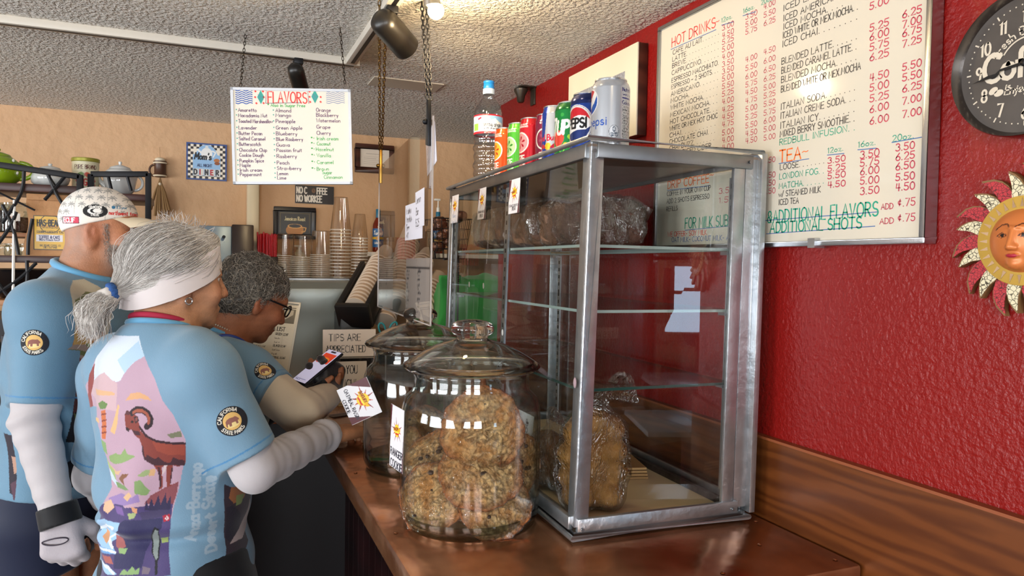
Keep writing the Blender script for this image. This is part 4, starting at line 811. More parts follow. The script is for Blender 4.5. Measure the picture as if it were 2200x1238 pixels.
can(1310, 1.255, 'silver diet cola can at the front corner of the case', '#b4b8be', [('disc', (0, .083), .0225, '#eef0f2'), ('poly', [(.0205*math.cos(a), .083+.0205*math.sin(a)) for a in np.linspace(.9, 3.6, 24)]+[(-.012, .078), (.002, .088)], '#c62c3a'), ('poly', [(.0205*math.cos(a), .083+.0205*math.sin(a)) for a in np.linspace(3.9, 6.7, 24)]+[(.012, .08), (0, .072)], '#1f55b0'),
    ('text', 'diet pepsi', .0, .041, .0155, .0021, '#1f4fa8', {'align': 'c'}), ('disc', (.052, .0295), .0088, '#33383f', .0108), ('disc', (.052, .0295), .0082, '#c6c9ce', .0102), ('text', '0', .052, .0295, .008, .0014, '#26394f', {'align': 'c'}), ('text', 'CALORIES', .052, .025, .0026, .0006, '#26394f', {'align': 'c'}), ('text', 'PER CAN', .052, .0215, .0024, .0006, '#26394f', {'align': 'c'}), ('text', '12 FL OZ', .052, .0115, .005, .0009, '#26394f', {'align': 'c'})]
    +[('text', 'Nutrition', .0665, .0985, .0062, .0013, '#2a2a6a'), ('text', 'Serving 1 can', .0665, .0915, .0034, .0006, '#2a2a6a'), ('line', [(.0665, .087), (.0945, .087)], .0018, '#2a2a7a'), ('text', 'Calories 0', .0665, .0765, .0062, .0012, '#2a2a6a')]+[('text', w_, .0665, .0705-.0046*i, .0034, .0006, '#45454f') for i, w_ in enumerate(['Total Fat 0g', 'Sodium 35mg 2', 'Total Carb 0g', 'Protein 0g', 'CARBONATED WATER', 'CARAMEL COLOR', 'ASPARTAME', 'CITRIC ACID', 'CAFFEINE', 'PHENYLALANINE', 'BEST BY DATE', 'PLEASE RECYCLE'])]+[('line', [(.0655, .004), (.0655, .105)], .0005, '#45454f')], 78)
# water bottle
c = atD(1048, 330, 1.86); bw = thing('water_bottle', 'clear sport cap water bottle at the rear left of the case top', 'water bottle', (c[0], c[1], ZTOP))
c = (c[0], c[1], ZTOP); R = .0365
prof = [(0, .004), (R*.7, .001), (R*.95, .004), (R, .012)]
for i in range(30): z = .016+i*.0037; prof.append((R*(1-.045*(math.sin(i*1.05)+.6*math.sin(i*.5))), z))
prof += [(R*.97, .128), (R, .133), (R, .178), (R*1.02, .186), (R*.98, .195), (R*.84, .207), (R*.6, .219), (R*.42, .226), (R*.385, .230), (R*.385, .236), (0, .236)]
MB().lathe(prof, c, 48).build('bottle_body', thin_glass('clear_bottle_plastic', tint='#f2f6fa', refl=1.6, rough=.04, edge='#d4dfe4', power=.9), bw, smooth=1)
av = math.atan2(-c[1], -c[0]); n = 160; an = np.linspace(0, 2*PI, n, endpoint=False); U = []; W = []; P = []
zs = np.linspace(.132, .180, 60)
for z in zs: P.append(np.c_[c[0]+(R+.0006)*np.cos(an), c[1]+(R+.0006)*np.sin(an), np.full(n, c[2]+z)]); U.append(R*((an-av-.15+PI) % (2*PI)-PI)); W.append(np.full(n, z))
U = np.concatenate(U); W = np.concatenate(W)
C = paint(U, W, '#dfe8f0', [('poly', [(-.04, .158), (-.028, .162), (-.018, .167), (-.011, .163), (-.004, .170), (.004, .164), (.012, .171), (.02, .164), (.04, .16), (.04, .176), (-.04, .176)], '#8fbfe6'), ('poly', [(-.016, .158), (-.008, .164), (-.002, .160), (.006, .168), (.012, .162), (.02, .166), (.03, .157)], '#f4f4f2'), ('poly', [(-.2, .1315), (.2, .1315), (.2, .1375), (-.2, .1375)], '#c6202e'), ('poly', [(-.2, .176), (.2, .176), (.2, .181), (-.2, .181)], '#c6202e'),
     ('text', 'CRYSTAL GEYSER', .006, .149, .0068, .0014, '#2a2226', {'align': 'c', 'xs': .78}), ('text', 'ALPINE SPRING WATER', .006, .1425, .0036, .0007, '#3a3a4a', {'align': 'c'}), ('poly', [(-.034, .165), (-.024, .169), (-.024, .1735), (-.034, .1695)], '#c6202e'), ('poly', [(-.05, .14), (-.032, .14), (-.032, .158), (-.05, .158)], '#7fc24a'), ('text', 'BOTTLED AT THE SOURCE', .004, .1328, .0026, .0005, '#f4e0e0', {'align': 'c'})])
mb = MB(); mb.add([tuple(p) for p in np.concatenate(P)], [(j*n+i, j*n+(i+1)%n, (j+1)*n+(i+1)%n, (j+1)*n+i) for j in range(59) for i in range(n)])
o = mb.build('paper_label', mat('printed_label', vc=True, rough=.3), bw, smooth=1); setcol(o.data, C)
MB().lathe([(.0, .2362), (.0148, .2362), (.0152, .238), (.0152, .249), (.0135, .2505), (0, .2505)], c, 28).build('neck_ring', mat('milky_plastic', '#cfdfee', rough=.3, alpha=.8), bw, smooth=.7)
MB().lathe([(0, .2506), (.0135, .2506), (.014, .252), (.0135, .2625), (.0128, .2635), (.0142, .2655), (.0140, .269), (.012, .2705), (0, .2705)], c, 28).build('sport_cap', mat('blue_cap', '#1f80cc', rough=.35), bw, smooth=.7)

# ================================================================= THINGS INSIDE THE CASE
def cp(x, y, z): return cs(x/CWx, y/CDy, z/CHz)
# candy box standing behind the loaves
o_ = cp(.262, .70, SHZ[2]+.001); fr = Fr(o_, V(.96, -.28, 0), V(-.02, .1, 1)); cw, ch = .1, .135
bx = thing('candy_box', 'yellow and red candy box standing behind the wrapped loaves', 'box', fr.p(cw/2, 0, -.015))
MB(fr).box((0, 0, -.028), (cw, ch, -.0008)).build('carton', mat('yellow_carton', '#d9b432', rough=.4), bx)
card('printed_face', fr, cw, ch, '#e0b52c', [('poly', [(.062, 0), (cw, 0), (cw, ch), (.094, ch)], '#c8302a'), ('text', 'TOFFEE', .006, .02, .034, .006, '#3a2a14', {'rot': .95, 'xs': .62}), ('text', 'NUTTED', .066, .012, .026, .004, '#6a1616', {'rot': 1.1, 'xs': .6}), ('poly', [(.0, .115), (.09, .135), (0, .135)], '#b8902a')], bx, 60, m=mat('printed_card', vc=True, rough=.35, spec=.4))
# big lumpy loaf in a bag on the case floor
M_BREAD = mat('golden_lumpy_crust', '#a8793c', rough=.6, bump=.5, bscale=60, var=.3, vscale=22)
M_BAG = wrapmat('clear_bag', '#f1eee8', rough=.09, alpha=.35, sc=20, k=2.0)
lf = thing('bagged_loaf', 'tall lumpy golden loaf in a clear twisted bag at the front of the case floor', 'bread', cp(.078, .09, .017))
bc = cp(.078, .09, .017)
def bread(P, k=0.):
    d = np.full(len(P), 9.)
    for x, y, z, r in ((.022, -.012, .026, .030), (.036, -.01, .066, .026), (.03, -.014, .104, .027), (.022, -.012, .142, .030), (-.004, -.01, .155, .030), (-.032, -.008, .138, .029), (-.044, -.006, .1, .027), (-.044, -.008, .062, .026), (-.034, -.01, .028, .029)):
        d = smin(d, ell(P, bc+V(x, y, z), (r+k, r*1.15+k, r*.86+k)), .006+k*2)
    d = smin(d, cap(P, bc+V(-.004, .012, .04), bc+V(-.004, .012, .13), .042+k, .042+k), .008)
    return d
sdfmesh('loaf_crust', bread, bc+V(-.1, -.08, -.02), bc+V(.1, .08, .22), .0042, M_BREAD, lf)
def bag(P):
    n = noise3(P*np.array([1, 1, .4]), 150, 3); d = smin(bread(P, .006), cap(P, bc+V(0, 0, .16), bc+V(.012, 0, .196), .03, .010), .02)
    d = smin(d, cap(P, bc+V(.014, 0, .198), bc+V(.05, -.01, .215), .008, .026), .008); d = smin(d, cap(P, bc+V(.05, -.01, .214), bc+V(.078, -.014, .19), .024, .008), .01)
    return np.maximum(d+.0022*n, bc[2]+.0005-P[:, 2])
sdfmesh('clear_bag', bag, bc+V(-.12, -.1, -.02), bc+V(.13, .1, .26), .0042, M_BAG, lf)
# second bag behind it, a stack of brown board, a fallen card
b2 = cp(.07, .21, .017); t2 = thing('bagged_rolls', 'clear bag of brown rolls lying behind the tall lumpy loaf', 'bread', b2)
def rolls(P, k=0.):
    d = np.full(len(P), 9.)
    for x, y, z, r in ((0, -.02, .03, .032), (-.025, .03, .03, .03), (.02, .035, .03, .032), (0, .0, .075, .03), (-.015, .03, .08, .03)): d = smin(d, ell(P, b2+V(x, y, z), (r+k, r+k, r*.95+k)), .01+k*2)
    return d
sdfmesh('roll_crust', rolls, b2+V(-.09, -.09, -.02), b2+V(.09, .1, .15), .0045, mat('brown_roll_crust', '#7d5430', rough=.6, bump=.4, bscale=60, var=.2, vscale=20), t2)
sdfmesh('clear_bag', lambda P: np.maximum(smin(rolls(P, .006), cap(P, b2+V(0, 0, .1), b2+V(-.02, .0, .15), .03, .012), .02)+.002*noise3(P, 150, 5), b2[2]+.0005-P[:, 2]), b2+V(-.11, -.11, -.02), b2+V(.11, .13, .2), .0045, M_BAG, t2)
mb = MB(Fr(cp(.19, .23, .0165), V(.97, -.25, 0), V(.25, .97, 0)))
M_KRAFT = mat('brown_kraft_board', '#b08a5a', rough=.75, var=.05, vscale=20)
bs = thing('cardboard_stack', 'short stack of folded brown cardboard on the case floor', 'cardboard', cp(.19, .23, .0165))
for i in range(4):
    mb = MB(Fr(cp(.185+.002*i, .23, .0168), V(.97, -.25, 0), V(.25, .97, 0))); mb.box((-.03, 0, i*.0062), (.085-.003*i, .16, i*.0062+.0045)); mb.build('folded_sheet', M_KRAFT, bs)
fr = Fr(cp(.016, .33, .03), V(-.05, -1, 0), V(.12, 0, 1))
cc = one_card(Fr(cp(.018, .36, .018), V(.0, -1, 0), V(.1, 0, 1)), .1, .13, sunlayers(.035, .06, .03)+[('text', 'CHOCOLATE CHIP', .076, .012, .0115, .0022, '#33303a', {'rot': PI/2}), ('text', 'COOKIE', .094, .03, .0115, .0022, '#33303a', {'rot': PI/2})], 'white card reading chocolate chip cookie inside the case behind the bagged bread')
# printed designs of the three jerseys, in (around the trunk, up) metres
def vt(L_):
    out = []
    for l in L_:
        if l[0] != 'vt': out.append(l); continue
        _, t_, a, b, sz, wd, col = l; d = math.hypot(b[0]-a[0], b[1]-a[1]); _, W = strokes(t_, sz)
        out.append(('text', t_, a[0], a[1], sz, wd, col, {'rot': math.atan2(b[1]-a[1], b[0]-a[0]), 'xs': d/W}))
    return out
ART_A = vt([('poly',[(-0.101,-0.006),(0.051,-0.01),(0.082,-0.049),(0.11,-0.091),(0.123,-0.133),(0.14,-0.161),(0.159,-0.21),(0.16,-0.226),(0.153,-0.264),(0.144,-0.302),(0.134,-0.331),(0.125,-0.361),(0.117,-0.416),(0.119,-0.462),(-0.108,-0.478),(-0.104,-0.374),(-0.063,-0.332),(-0.041,-0.3),(-0.038,-0.24),(-0.053,-0.189),(-0.094,-0.145),(-0.215,-0.15),(-0.141,-0.091),(-0.136,-0.047)],'#c3a0b0'),('poly',[(-0.101,-0.006),(0.051,-0.01),(0.082,-0.049),(0.052,-0.059),(0.021,-0.078),(0.008,-0.093),(-0.006,-0.096),(-0.022,-0.092),(-0.054,-0.077),(-0.072,-0.081),(-0.129,-0.095),(-0.136,-0.047)],'#dde5f1'),('poly',[(0.054,-0.019),(0.082,-0.049),(0.046,-0.061),(0.021,-0.079),(0.004,-0.066),(-0.011,-0.054),(0.018,-0.039)],'#b9d3e8'),('poly',[(-0.129,-0.095),(-0.072,-0.081),(-0.054,-0.077),(-0.022,-0.092),(-0.003,-0.098),(0.001,-0.15),(-0.086,-0.144),(-0.144,-0.12)],'#d3b0b4'),('poly',[(-0.114,-0.11),(-0.042,-0.112),(-0.008,-0.116),(-0.01,-0.121),(-0.104,-0.122)],'#e3b083'),('poly',[(0.029,-0.131),(0.044,-0.118),(0.07,-0.116),(0.093,-0.125),(0.1,-0.133),(0.073,-0.128)],'#dfa878'),('poly',[(-0.022,-0.189),(-0.003,-0.158),(0.006,-0.137),(0.011,-0.142),(0.003,-0.173),(-0.009,-0.196)],'#e6b880'),('poly',[(-0.087,-0.165),(-0.065,-0.165),(-0.058,-0.174),(-0.081,-0.171)],'#e6b880'),('poly',[(-0.145,-0.083),(-0.137,-0.067),(-0.131,-0.059),(-0.125,-0.091),(-0.142,-0.124),(-0.129,-0.147),(-0.22,-0.164),(-0.153,-0.121)],'#94403c'),('poly',[(-0.055,-0.151),(-0.037,-0.148),(-0.034,-0.173),(-0.034,-0.204),(-0.045,-0.204),(-0.048,-0.174)],'#cf7040'),('line',[(-0.052,-0.158),(-0.035,-0.156)],0.003,'#8a3a28'),('line',[(-0.049,-0.17),(-0.034,-0.168)],0.003,'#8a3a28'),('line',[(-0.048,-0.181),(-0.034,-0.18)],0.003,'#8a3a28'),('line',[(-0.046,-0.193),(-0.033,-0.191)],0.003,'#8a3a28'),('poly',[(-0.078,-0.138),(-0.051,-0.131),(-0.03,-0.137),(-0.036,-0.146),(-0.058,-0.148)],'#6a8748'),('poly',[(-0.027,-0.237),(-0.005,-0.231),(0.012,-0.234),(0.024,-0.221),(0.031,-0.232),(0.056,-0.236),(0.039,-0.243),(0.018,-0.249),(-0.01,-0.252),(-0.027,-0.247)],'#8fa86a'),('poly',[(0.054,-0.283),(0.067,-0.28),(0.079,-0.296),(0.087,-0.302),(0.078,-0.311),(0.053,-0.306)],'#86a066'),('poly',[(0.061,-0.272),(0.077,-0.263),(0.103,-0.261),(0.09,-0.271),(0.072,-0.275)],'#9aa873'),('poly',[(0.127,-0.199),(0.152,-0.194),(0.154,-0.206),(0.134,-0.206)],'#7c7b60'),('poly',[(-0.028,-0.255),(-0.005,-0.266),(0.015,-0.263),(0.001,-0.273),(-0.025,-0.271)],'#e3b98c'),('poly',[(0.09,-0.262),(0.101,-0.261),(0.098,-0.274),(0.085,-0.275)],'#d8a878'),('poly',[(-0.048,-0.205),(-0.034,-0.212),(-0.032,-0.235),(-0.044,-0.228)],'#8aa870'),('poly',[(-0.038,-0.24),(-0.03,-0.255),(-0.014,-0.266),(-0.018,-0.287),(-0.034,-0.284),(-0.037,-0.26)],'#a9c07a'),('poly',[(-0.037,-0.26),(-0.021,-0.283),(-0.002,-0.293),(-0.017,-0.299),(-0.039,-0.284)],'#cfe0ee'),('poly',[(-0.022,-0.287),(0.021,-0.292),(0.037,-0.299),(0.018,-0.302),(-0.017,-0.299)],'#7d9a62'),('poly',[(-0.002,-0.281),(0.018,-0.27),(0.04,-0.268),(0.034,-0.274),(0.02,-0.28),(0.021,-0.292)],'#8a5a3c'),('poly',[(0.086,-0.312),(0.117,-0.299),(0.144,-0.29),(0.139,-0.313),(0.13,-0.335),(0.071,-0.327)],'#8c4a50'),('poly',[(-0.063,-0.332),(-0.027,-0.319),(0.012,-0.336),(0.071,-0.331),(0.131,-0.331),(0.125,-0.361),(0.117,-0.416),(0.119,-0.462),(-0.108,-0.478),(-0.144,-0.395)],'#4d3f70'),('poly',[(-0.048,-0.32),(-0.002,-0.309),(0.044,-0.314),(0.06,-0.306),(0.063,-0.322),(0.012,-0.332),(-0.04,-0.331)],'#9a7fb2'),('poly',[(0.005,-0.317),(0.036,-0.304),(0.044,-0.31),(0.024,-0.323)],'#e5b98a'),('poly',[(-0.057,-0.328),(-0.04,-0.323),(-0.025,-0.337),(-0.046,-0.35),(-0.062,-0.344)],'#e0b694'),('poly',[(-0.025,-0.334),(0.001,-0.336),(0.013,-0.35),(-0.012,-0.348)],'#7a5a9a'),('poly',[(0.022,-0.346),(0.049,-0.344),(0.042,-0.354),(0.029,-0.357)],'#a5b27a'),('poly',[(0.036,-0.332),(0.053,-0.336),(0.049,-0.346),(0.038,-0.342)],'#d99a72'),('poly',[(0.054,-0.344),(0.126,-0.336),(0.123,-0.352),(0.063,-0.36)],'#433a5e'),('poly',[(0.014,-0.358),(0.063,-0.358),(0.109,-0.356),(0.106,-0.374),(0.078,-0.396),(0.064,-0.42),(0.056,-0.448),(-0.02,-0.451),(-0.033,-0.428),(0.007,-0.417),(-0.055,-0.399)],'#2d2a55'),('poly',[(0.069,-0.34),(0.077,-0.319),(0.079,-0.335),(0.088,-0.316),(0.091,-0.334),(0.103,-0.313),(0.106,-0.331),(0.118,-0.31),(0.119,-0.33),(0.128,-0.315),(0.125,-0.342)],'#30294c'),('poly',[(-0.125,-0.374),(-0.068,-0.362),(0.004,-0.363),(0.003,-0.376),(-0.071,-0.411),(-0.037,-0.421),(-0.083,-0.426),(-0.145,-0.411)],'#a3c8e8'),('poly',[(-0.12,-0.422),(-0.076,-0.422),(-0.037,-0.421),(-0.025,-0.427),(-0.099,-0.433)],'#6fa2d6'),('poly',[(-0.123,-0.451),(-0.047,-0.447),(-0.011,-0.457),(-0.006,-0.46),(-0.037,-0.463),(-0.092,-0.459)],'#a8cdea'),('line',[(-0.143,-0.394),(-0.058,-0.373),(-0.015,-0.373),(-0.092,-0.406),(-0.049,-0.419)],0.005,'#eef4fa'),('line',[(-0.118,-0.427),(-0.063,-0.424),(-0.03,-0.425)],0.004,'#eef4fa'),('line',[(-0.092,-0.449),(-0.04,-0.451),(-0.016,-0.459)],0.005,'#eef4fa'),('poly',[(-0.12,-0.384),(-0.119,-0.391),(-0.085,-0.409),(-0.083,-0.415),(-0.117,-0.406)],'#d99a6a'),('poly',[(-0.071,-0.397),(-0.018,-0.398),(0.006,-0.411),(-0.012,-0.419),(-0.039,-0.414)],'#a85a58'),('poly',[(-0.094,-0.436),(-0.047,-0.433),(-0.024,-0.444),(-0.058,-0.445)],'#b06058'),('poly',[(-0.023,-0.416),(0.015,-0.413),(0.009,-0.424),(-0.013,-0.424)],'#8fae70'),('poly',[(0.002,-0.458),(0.011,-0.449),(0.021,-0.454),(0.033,-0.445),(0.041,-0.452),(0.051,-0.447),(0.049,-0.459),(0.002,-0.46)],'#8fae70'),('poly',[(0.058,-0.445),(0.077,-0.449),(0.073,-0.459),(0.057,-0.459)],'#7a6a78'),('poly',[(0.1,-0.397),(0.117,-0.395),(0.116,-0.406),(0.101,-0.407)],'#98a860'),('poly',[(0.091,-0.371),(0.1,-0.376),(0.098,-0.409),(0.097,-0.432),(0.09,-0.439),(0.079,-0.421),(0.075,-0.396)],'#15141c'),('poly',[(0.092,-0.376),(0.098,-0.38),(0.094,-0.408),(0.094,-0.43),(0.089,-0.435),(0.082,-0.421),(0.079,-0.396)],'#89928e'),('line',[(0.09,-0.437),(0.09,-0.458)],0.006,'#15141c'),('poly',[(0.109,-0.352),(0.124,-0.35),(0.124,-0.362),(0.11,-0.363)],'#b02338'),('line',[(0.114,-0.358),(0.118,-0.354),(0.12,-0.358),(0.117,-0.36)],0.0022,'#e8d0d0'),('poly',[(0.029,-0.157),(0.037,-0.15),(0.052,-0.155),(0.064,-0.16),(0.069,-0.173),(0.072,-0.189),(0.085,-0.199),(0.106,-0.209),(0.134,-0.215),(0.159,-0.218),(0.159,-0.234),(0.157,-0.261),(0.142,-0.261),(0.135,-0.258),(0.132,-0.269),(0.127,-0.292),(0.131,-0.296),(0.121,-0.299),(0.121,-0.287),(0.123,-0.257),(0.113,-0.26),(0.114,-0.295),(0.111,-0.3),(0.104,-0.302),(0.108,-0.292),(0.105,-0.267),(0.097,-0.255),(0.082,-0.246),(0.076,-0.235),(0.074,-0.219),(0.068,-0.204),(0.055,-0.196),(0.047,-0.186),(0.035,-0.188),(0.03,-0.179),(0.029,-0.169)],'#883a30'),('poly',[(0.094,-0.205),(0.133,-0.217),(0.158,-0.222),(0.157,-0.241),(0.128,-0.238),(0.105,-0.228)],'#9c4534'),('poly',[(0.082,-0.246),(0.097,-0.255),(0.114,-0.256),(0.135,-0.258),(0.157,-0.261),(0.157,-0.251),(0.146,-0.248),(0.136,-0.243),(0.131,-0.252),(0.12,-0.251),(0.108,-0.24),(0.1,-0.243),(0.083,-0.233)],'#43202a'),('poly',[(0.075,-0.212),(0.078,-0.235),(0.089,-0.247),(0.078,-0.244),(0.072,-0.227)],'#43202a'),('poly',[(0.105,-0.259),(0.11,-0.26),(0.111,-0.294),(0.105,-0.301),(0.107,-0.292)],'#43202a'),('poly',[(0.132,-0.262),(0.135,-0.262),(0.129,-0.292),(0.127,-0.292)],'#43202a'),('poly',[(0.048,-0.186),(0.069,-0.19),(0.071,-0.197),(0.058,-0.197)],'#43202a'),('line',[(0.07,-0.181),(0.085,-0.199),(0.106,-0.21),(0.134,-0.216),(0.158,-0.219)],0.0045,'#371a24'),('poly',[(0.029,-0.181),(0.042,-0.184),(0.039,-0.19),(0.031,-0.188)],'#2a1820'),('poly',[(0.029,-0.157),(0.035,-0.149),(0.046,-0.152),(0.043,-0.158)],'#5a2a2e'),('line',[(0.051,-0.154),(0.063,-0.148),(0.078,-0.149),(0.09,-0.156),(0.096,-0.167),(0.094,-0.176),(0.087,-0.181)],0.0125,'#2c1a22'),('line',[(0.054,-0.154),(0.064,-0.15),(0.078,-0.151),(0.088,-0.157),(0.093,-0.167),(0.091,-0.175)],0.0055,'#a6553e'),('poly',[(0.056,-0.162),(0.067,-0.161),(0.069,-0.169),(0.06,-0.175)],'#2c1a22'),('poly',[(0.059,-0.164),(0.066,-0.163),(0.066,-0.169),(0.061,-0.171)],'#8a4a44'),('line',[(0.049,-0.171),(0.053,-0.171)],0.004,'#1c1016'),('poly',[(0.118,-0.256),(0.124,-0.257),(0.12,-0.268),(0.112,-0.276)],'#d8c0c0'),('poly',[(0.225,-0.306),(0.245,-0.318),(0.312,-0.357),(0.289,-0.391),(0.299,-0.449),(0.267,-0.464),(0.219,-0.47),(0.227,-0.439),(0.222,-0.377)],'#3a2c36'),('poly',[(0.242,-0.319),(0.296,-0.339),(0.276,-0.354),(0.244,-0.356),(0.234,-0.341)],'#b06c40'),('poly',[(0.252,-0.342),(0.278,-0.346),(0.264,-0.362),(0.249,-0.362)],'#8a9a58'),('poly',[(0.302,-0.362),(0.303,-0.389),(0.317,-0.413),(0.277,-0.436),(0.236,-0.434),(0.267,-0.413)],'#c6b0aa'),('poly',[(0.226,-0.358),(0.242,-0.359),(0.264,-0.383),(0.267,-0.413),(0.236,-0.43),(0.228,-0.42)],'#262130'),('vt','Anza-Borrego',(0.171,-0.409),(0.184,-0.261),0.02,0.0052,'#a3b6c4'),('vt','Desert State',(0.206,-0.435),(0.204,-0.289),0.021,0.0055,'#a3b6c4')])
ART_B = vt([('poly',[(0.277,-0.004),(0.309,-0.0),(0.363,-0.016),(0.39,-0.042),(0.378,-0.094),(0.361,-0.138),(0.301,-0.139),(0.3,-0.089),(0.291,-0.039)],'#d6c8ac'),('poly',[(0.301,-0.081),(0.33,-0.092),(0.361,-0.114),(0.358,-0.146),(0.298,-0.145),(0.302,-0.116)],'#c48a52'),('poly',[(0.3,-0.109),(0.316,-0.117),(0.333,-0.142),(0.301,-0.141)],'#d0a15a'),('poly',[(0.295,-0.042),(0.314,-0.026),(0.349,-0.03),(0.355,-0.053),(0.338,-0.05),(0.326,-0.059),(0.314,-0.061),(0.308,-0.07),(0.304,-0.078),(0.3,-0.053)],'#74753a'),('poly',[(0.311,-0.041),(0.324,-0.036),(0.33,-0.05),(0.317,-0.052),(0.309,-0.059)],'#4a4426'),('poly',[(0.312,-0.07),(0.317,-0.059),(0.346,-0.047),(0.363,-0.065),(0.358,-0.12),(0.346,-0.119),(0.341,-0.093),(0.327,-0.092)],'#a4532f'),('line',[(0.32,-0.063),(0.336,-0.084),(0.345,-0.114)],0.006,'#7a3322'),('poly',[(0.286,-0.161),(0.291,-0.15),(0.301,-0.139),(0.361,-0.141),(0.361,-0.186),(0.331,-0.195),(0.312,-0.181),(0.289,-0.167)],'#a88d80'),('poly',[(0.292,-0.147),(0.309,-0.151),(0.351,-0.17),(0.346,-0.176),(0.31,-0.162)],'#6c6f40'),('poly',[(0.32,-0.138),(0.349,-0.14),(0.349,-0.149),(0.323,-0.146)],'#76804a'),('poly',[(0.3,-0.167),(0.313,-0.17),(0.323,-0.18),(0.309,-0.177)],'#7a3a34'),('poly',[(0.287,-0.168),(0.303,-0.174),(0.321,-0.186),(0.342,-0.202),(0.351,-0.294),(0.33,-0.292),(0.305,-0.319),(0.3,-0.255),(0.293,-0.195)],'#552a2a'),('poly',[(0.301,-0.197),(0.322,-0.2),(0.337,-0.25),(0.319,-0.267),(0.304,-0.242)],'#6e332a'),('poly',[(0.318,-0.254),(0.322,-0.227),(0.327,-0.249),(0.324,-0.27)],'#1a141a'),('poly',[(0.298,-0.239),(0.304,-0.242),(0.3,-0.246)],'#1a141a'),('poly',[(0.3,-0.274),(0.305,-0.288),(0.307,-0.279),(0.312,-0.295),(0.325,-0.285),(0.321,-0.299),(0.345,-0.293),(0.367,-0.368),(0.291,-0.361),(0.305,-0.335)],'#16131a'),('poly',[(0.312,-0.292),(0.322,-0.308),(0.331,-0.303),(0.327,-0.318),(0.316,-0.314)],'#5a6238'),('vt','State Park',(0.288,-0.343),(0.284,-0.238),0.019,0.0048,'#9fb4c6'),('poly',[(0.188,-0.351),(0.227,-0.354),(0.252,-0.496),(0.216,-0.48)],'#2a2230'),('poly',[(0.208,-0.4),(0.225,-0.402),(0.231,-0.427),(0.219,-0.439)],'#c0947e'),('poly',[(0.214,-0.461),(0.229,-0.448),(0.242,-0.487),(0.227,-0.494)],'#5a3a4a'),('poly',[(0.286,-0.423),(0.354,-0.377),(0.42,-0.378),(0.292,-0.496)],'#17151c')])
ART_C = vt([('poly',[(0.08,0.015),(0.076,-0.014),(0.017,-0.022)],'#e4e6ee'),('poly',[(-0.021,0.009),(0.085,0.014),(0.094,-0.001),(0.071,-0.006)],'#8fc0e4'),('poly',[(0.292,-0.197),(0.262,-0.136),(0.301,-0.301)],'#1f2d55'),('poly',[(0.291,-0.26),(0.337,-0.426)],'#2a2028'),('poly',[(0.319,-0.283),(0.385,-0.295),(0.335,-0.314)],'#a5674a')])
# ================================================================= PEOPLE
def head_sdf(P, c, R, s=1., nose=1., jaw=1.):
    """skull, face, ears in the head's own axes (x right, y forward, z up; origin between the ears)"""
    q = ((P-c)@R)/s
    d = ell(q, (0, -.008, .045), (.074, .094, .082)); d = smin(d, ell(q, (0, .03, .0), (.066, .066, .085)), .03)
    d = smin(d, ell(q, (0, .042, -.058), (.05*jaw, .052, .05)), .03); d = smin(d, ell(q, (0, .076, -.092), (.022, .018, .017)), .02)
    ax = np.c_[np.abs(q[:, 0]), q[:, 1], q[:, 2]]
    d = smin(d, ell(ax, (.042, .066, -.022), (.026, .024, .024)), .02); d = smin(d, cap(ax, (.012, .093, .034), (.045, .078, .036), .010, .009), .014)
    d = smax(d, -ell(ax, (.031, .102, .016), (.017, .014, .012)), .012)
    d = smin(d, cap(q, (0, .096, .024), (0, .116*nose, -.022), .0075, .0115), .012); d = smin(d, ell(ax, (.011, .104, -.026), (.009, .012, .008)), .008)
    d = smin(d, ell(q, (0, .093, -.058), (.024, .012, .0065)), .006); d = smin(d, ell(q, (0, .091, -.069), (.02, .012, .0068)), .006); d = smax(d, -ell(q, (0, .107, -.0635), (.022, .008, .0018)), .004)
    d = smin(d, ell(ax, (.031, .088, .024), (.016, .009, .006)), .006)
    # ears
    E = rotm(0, .15, 0); e = (ax-np.array([.076, -.006, -.002]))@np.array(Matrix.Rotation(.42, 3, 'Z'))
    ea = ell(e, (0, 0, 0), (.009, .019, .032)); ea = smin(ea, ell(e, (-.003, .004, -.026), (.007, .011, .012)), .008); ea = smax(ea, -ell(e, (.009, .003, .004), (.007, .011, .021)), .005); ea = smin(ea, ell(e, (.003, .006, .006), (.005, .004, .014)), .004)
    return smin(d, ea, .006)*s
def hand_sdf(P, w, fr, side=1, curl=(.5, .6, .4), spread=.06, thumb=(.6, .5), s=1., pad=0., tips=(1, 1, 1, 1), bend=None, nseg=3, grow=0.):
    """five fingered hand. fr columns: x towards the thumb, y along the fingers, z out of the back; curl = bend of the three finger joints"""
    q = ((P-w)@fr)/s; d = np.full(len(q), 9.); K = []
    for i, (x, L) in enumerate(((.030, .072), (.010, .08), (-.011, .074), (-.030, .058))):
        kn = np.array([x*1.02, .092-.006*(i == 0)-.010*(i == 3)-.004*(i == 2), .002]); K.append(kn)
        d = smin(d, cap(q, (x*.55, .0, 0), kn, .0165, .0125), .014)
        a = 0; p = kn; sp = x*spread/.03
        for j, (fl, r0, r1) in enumerate(((.45, .0098, .0088), (.31, .0088, .0082), (.24, .0082, .0066))[:nseg]):
            a += curl[j]*(1+(0 if bend is None else bend[i])); pn = p+np.array([math.sin(sp)*math.cos(a), math.cos(a)*math.cos(sp), -math.sin(a)])*L*fl*tips[i]
            seg = cap(q, p, pn, r0+pad, r1+pad); d = smin(d, seg, .006) if j == 0 else np.minimum(d, seg); p = pn
    a0, a1 = thumb; p0 = np.array([.020, .022, -.006]); p1 = p0+np.array([.030, .030, -.012-.02*a0]); p2 = p1+np.array([.012-.012*a1, .032, -.008-.02*a1]); p3 = p2+np.array([.002-.016*a1, .026, -.004-.01*a1])
    d = smin(d, cap(q, p0, p1, .0165, .0125), .012); d = smin(d, cap(q, p1, p2, .0118+pad, .0102+pad), .006); d = smin(d, cap(q, p2, p3, .0102+pad, .008+pad), .004) if nseg == 3 else d
    return (d-grow)*s
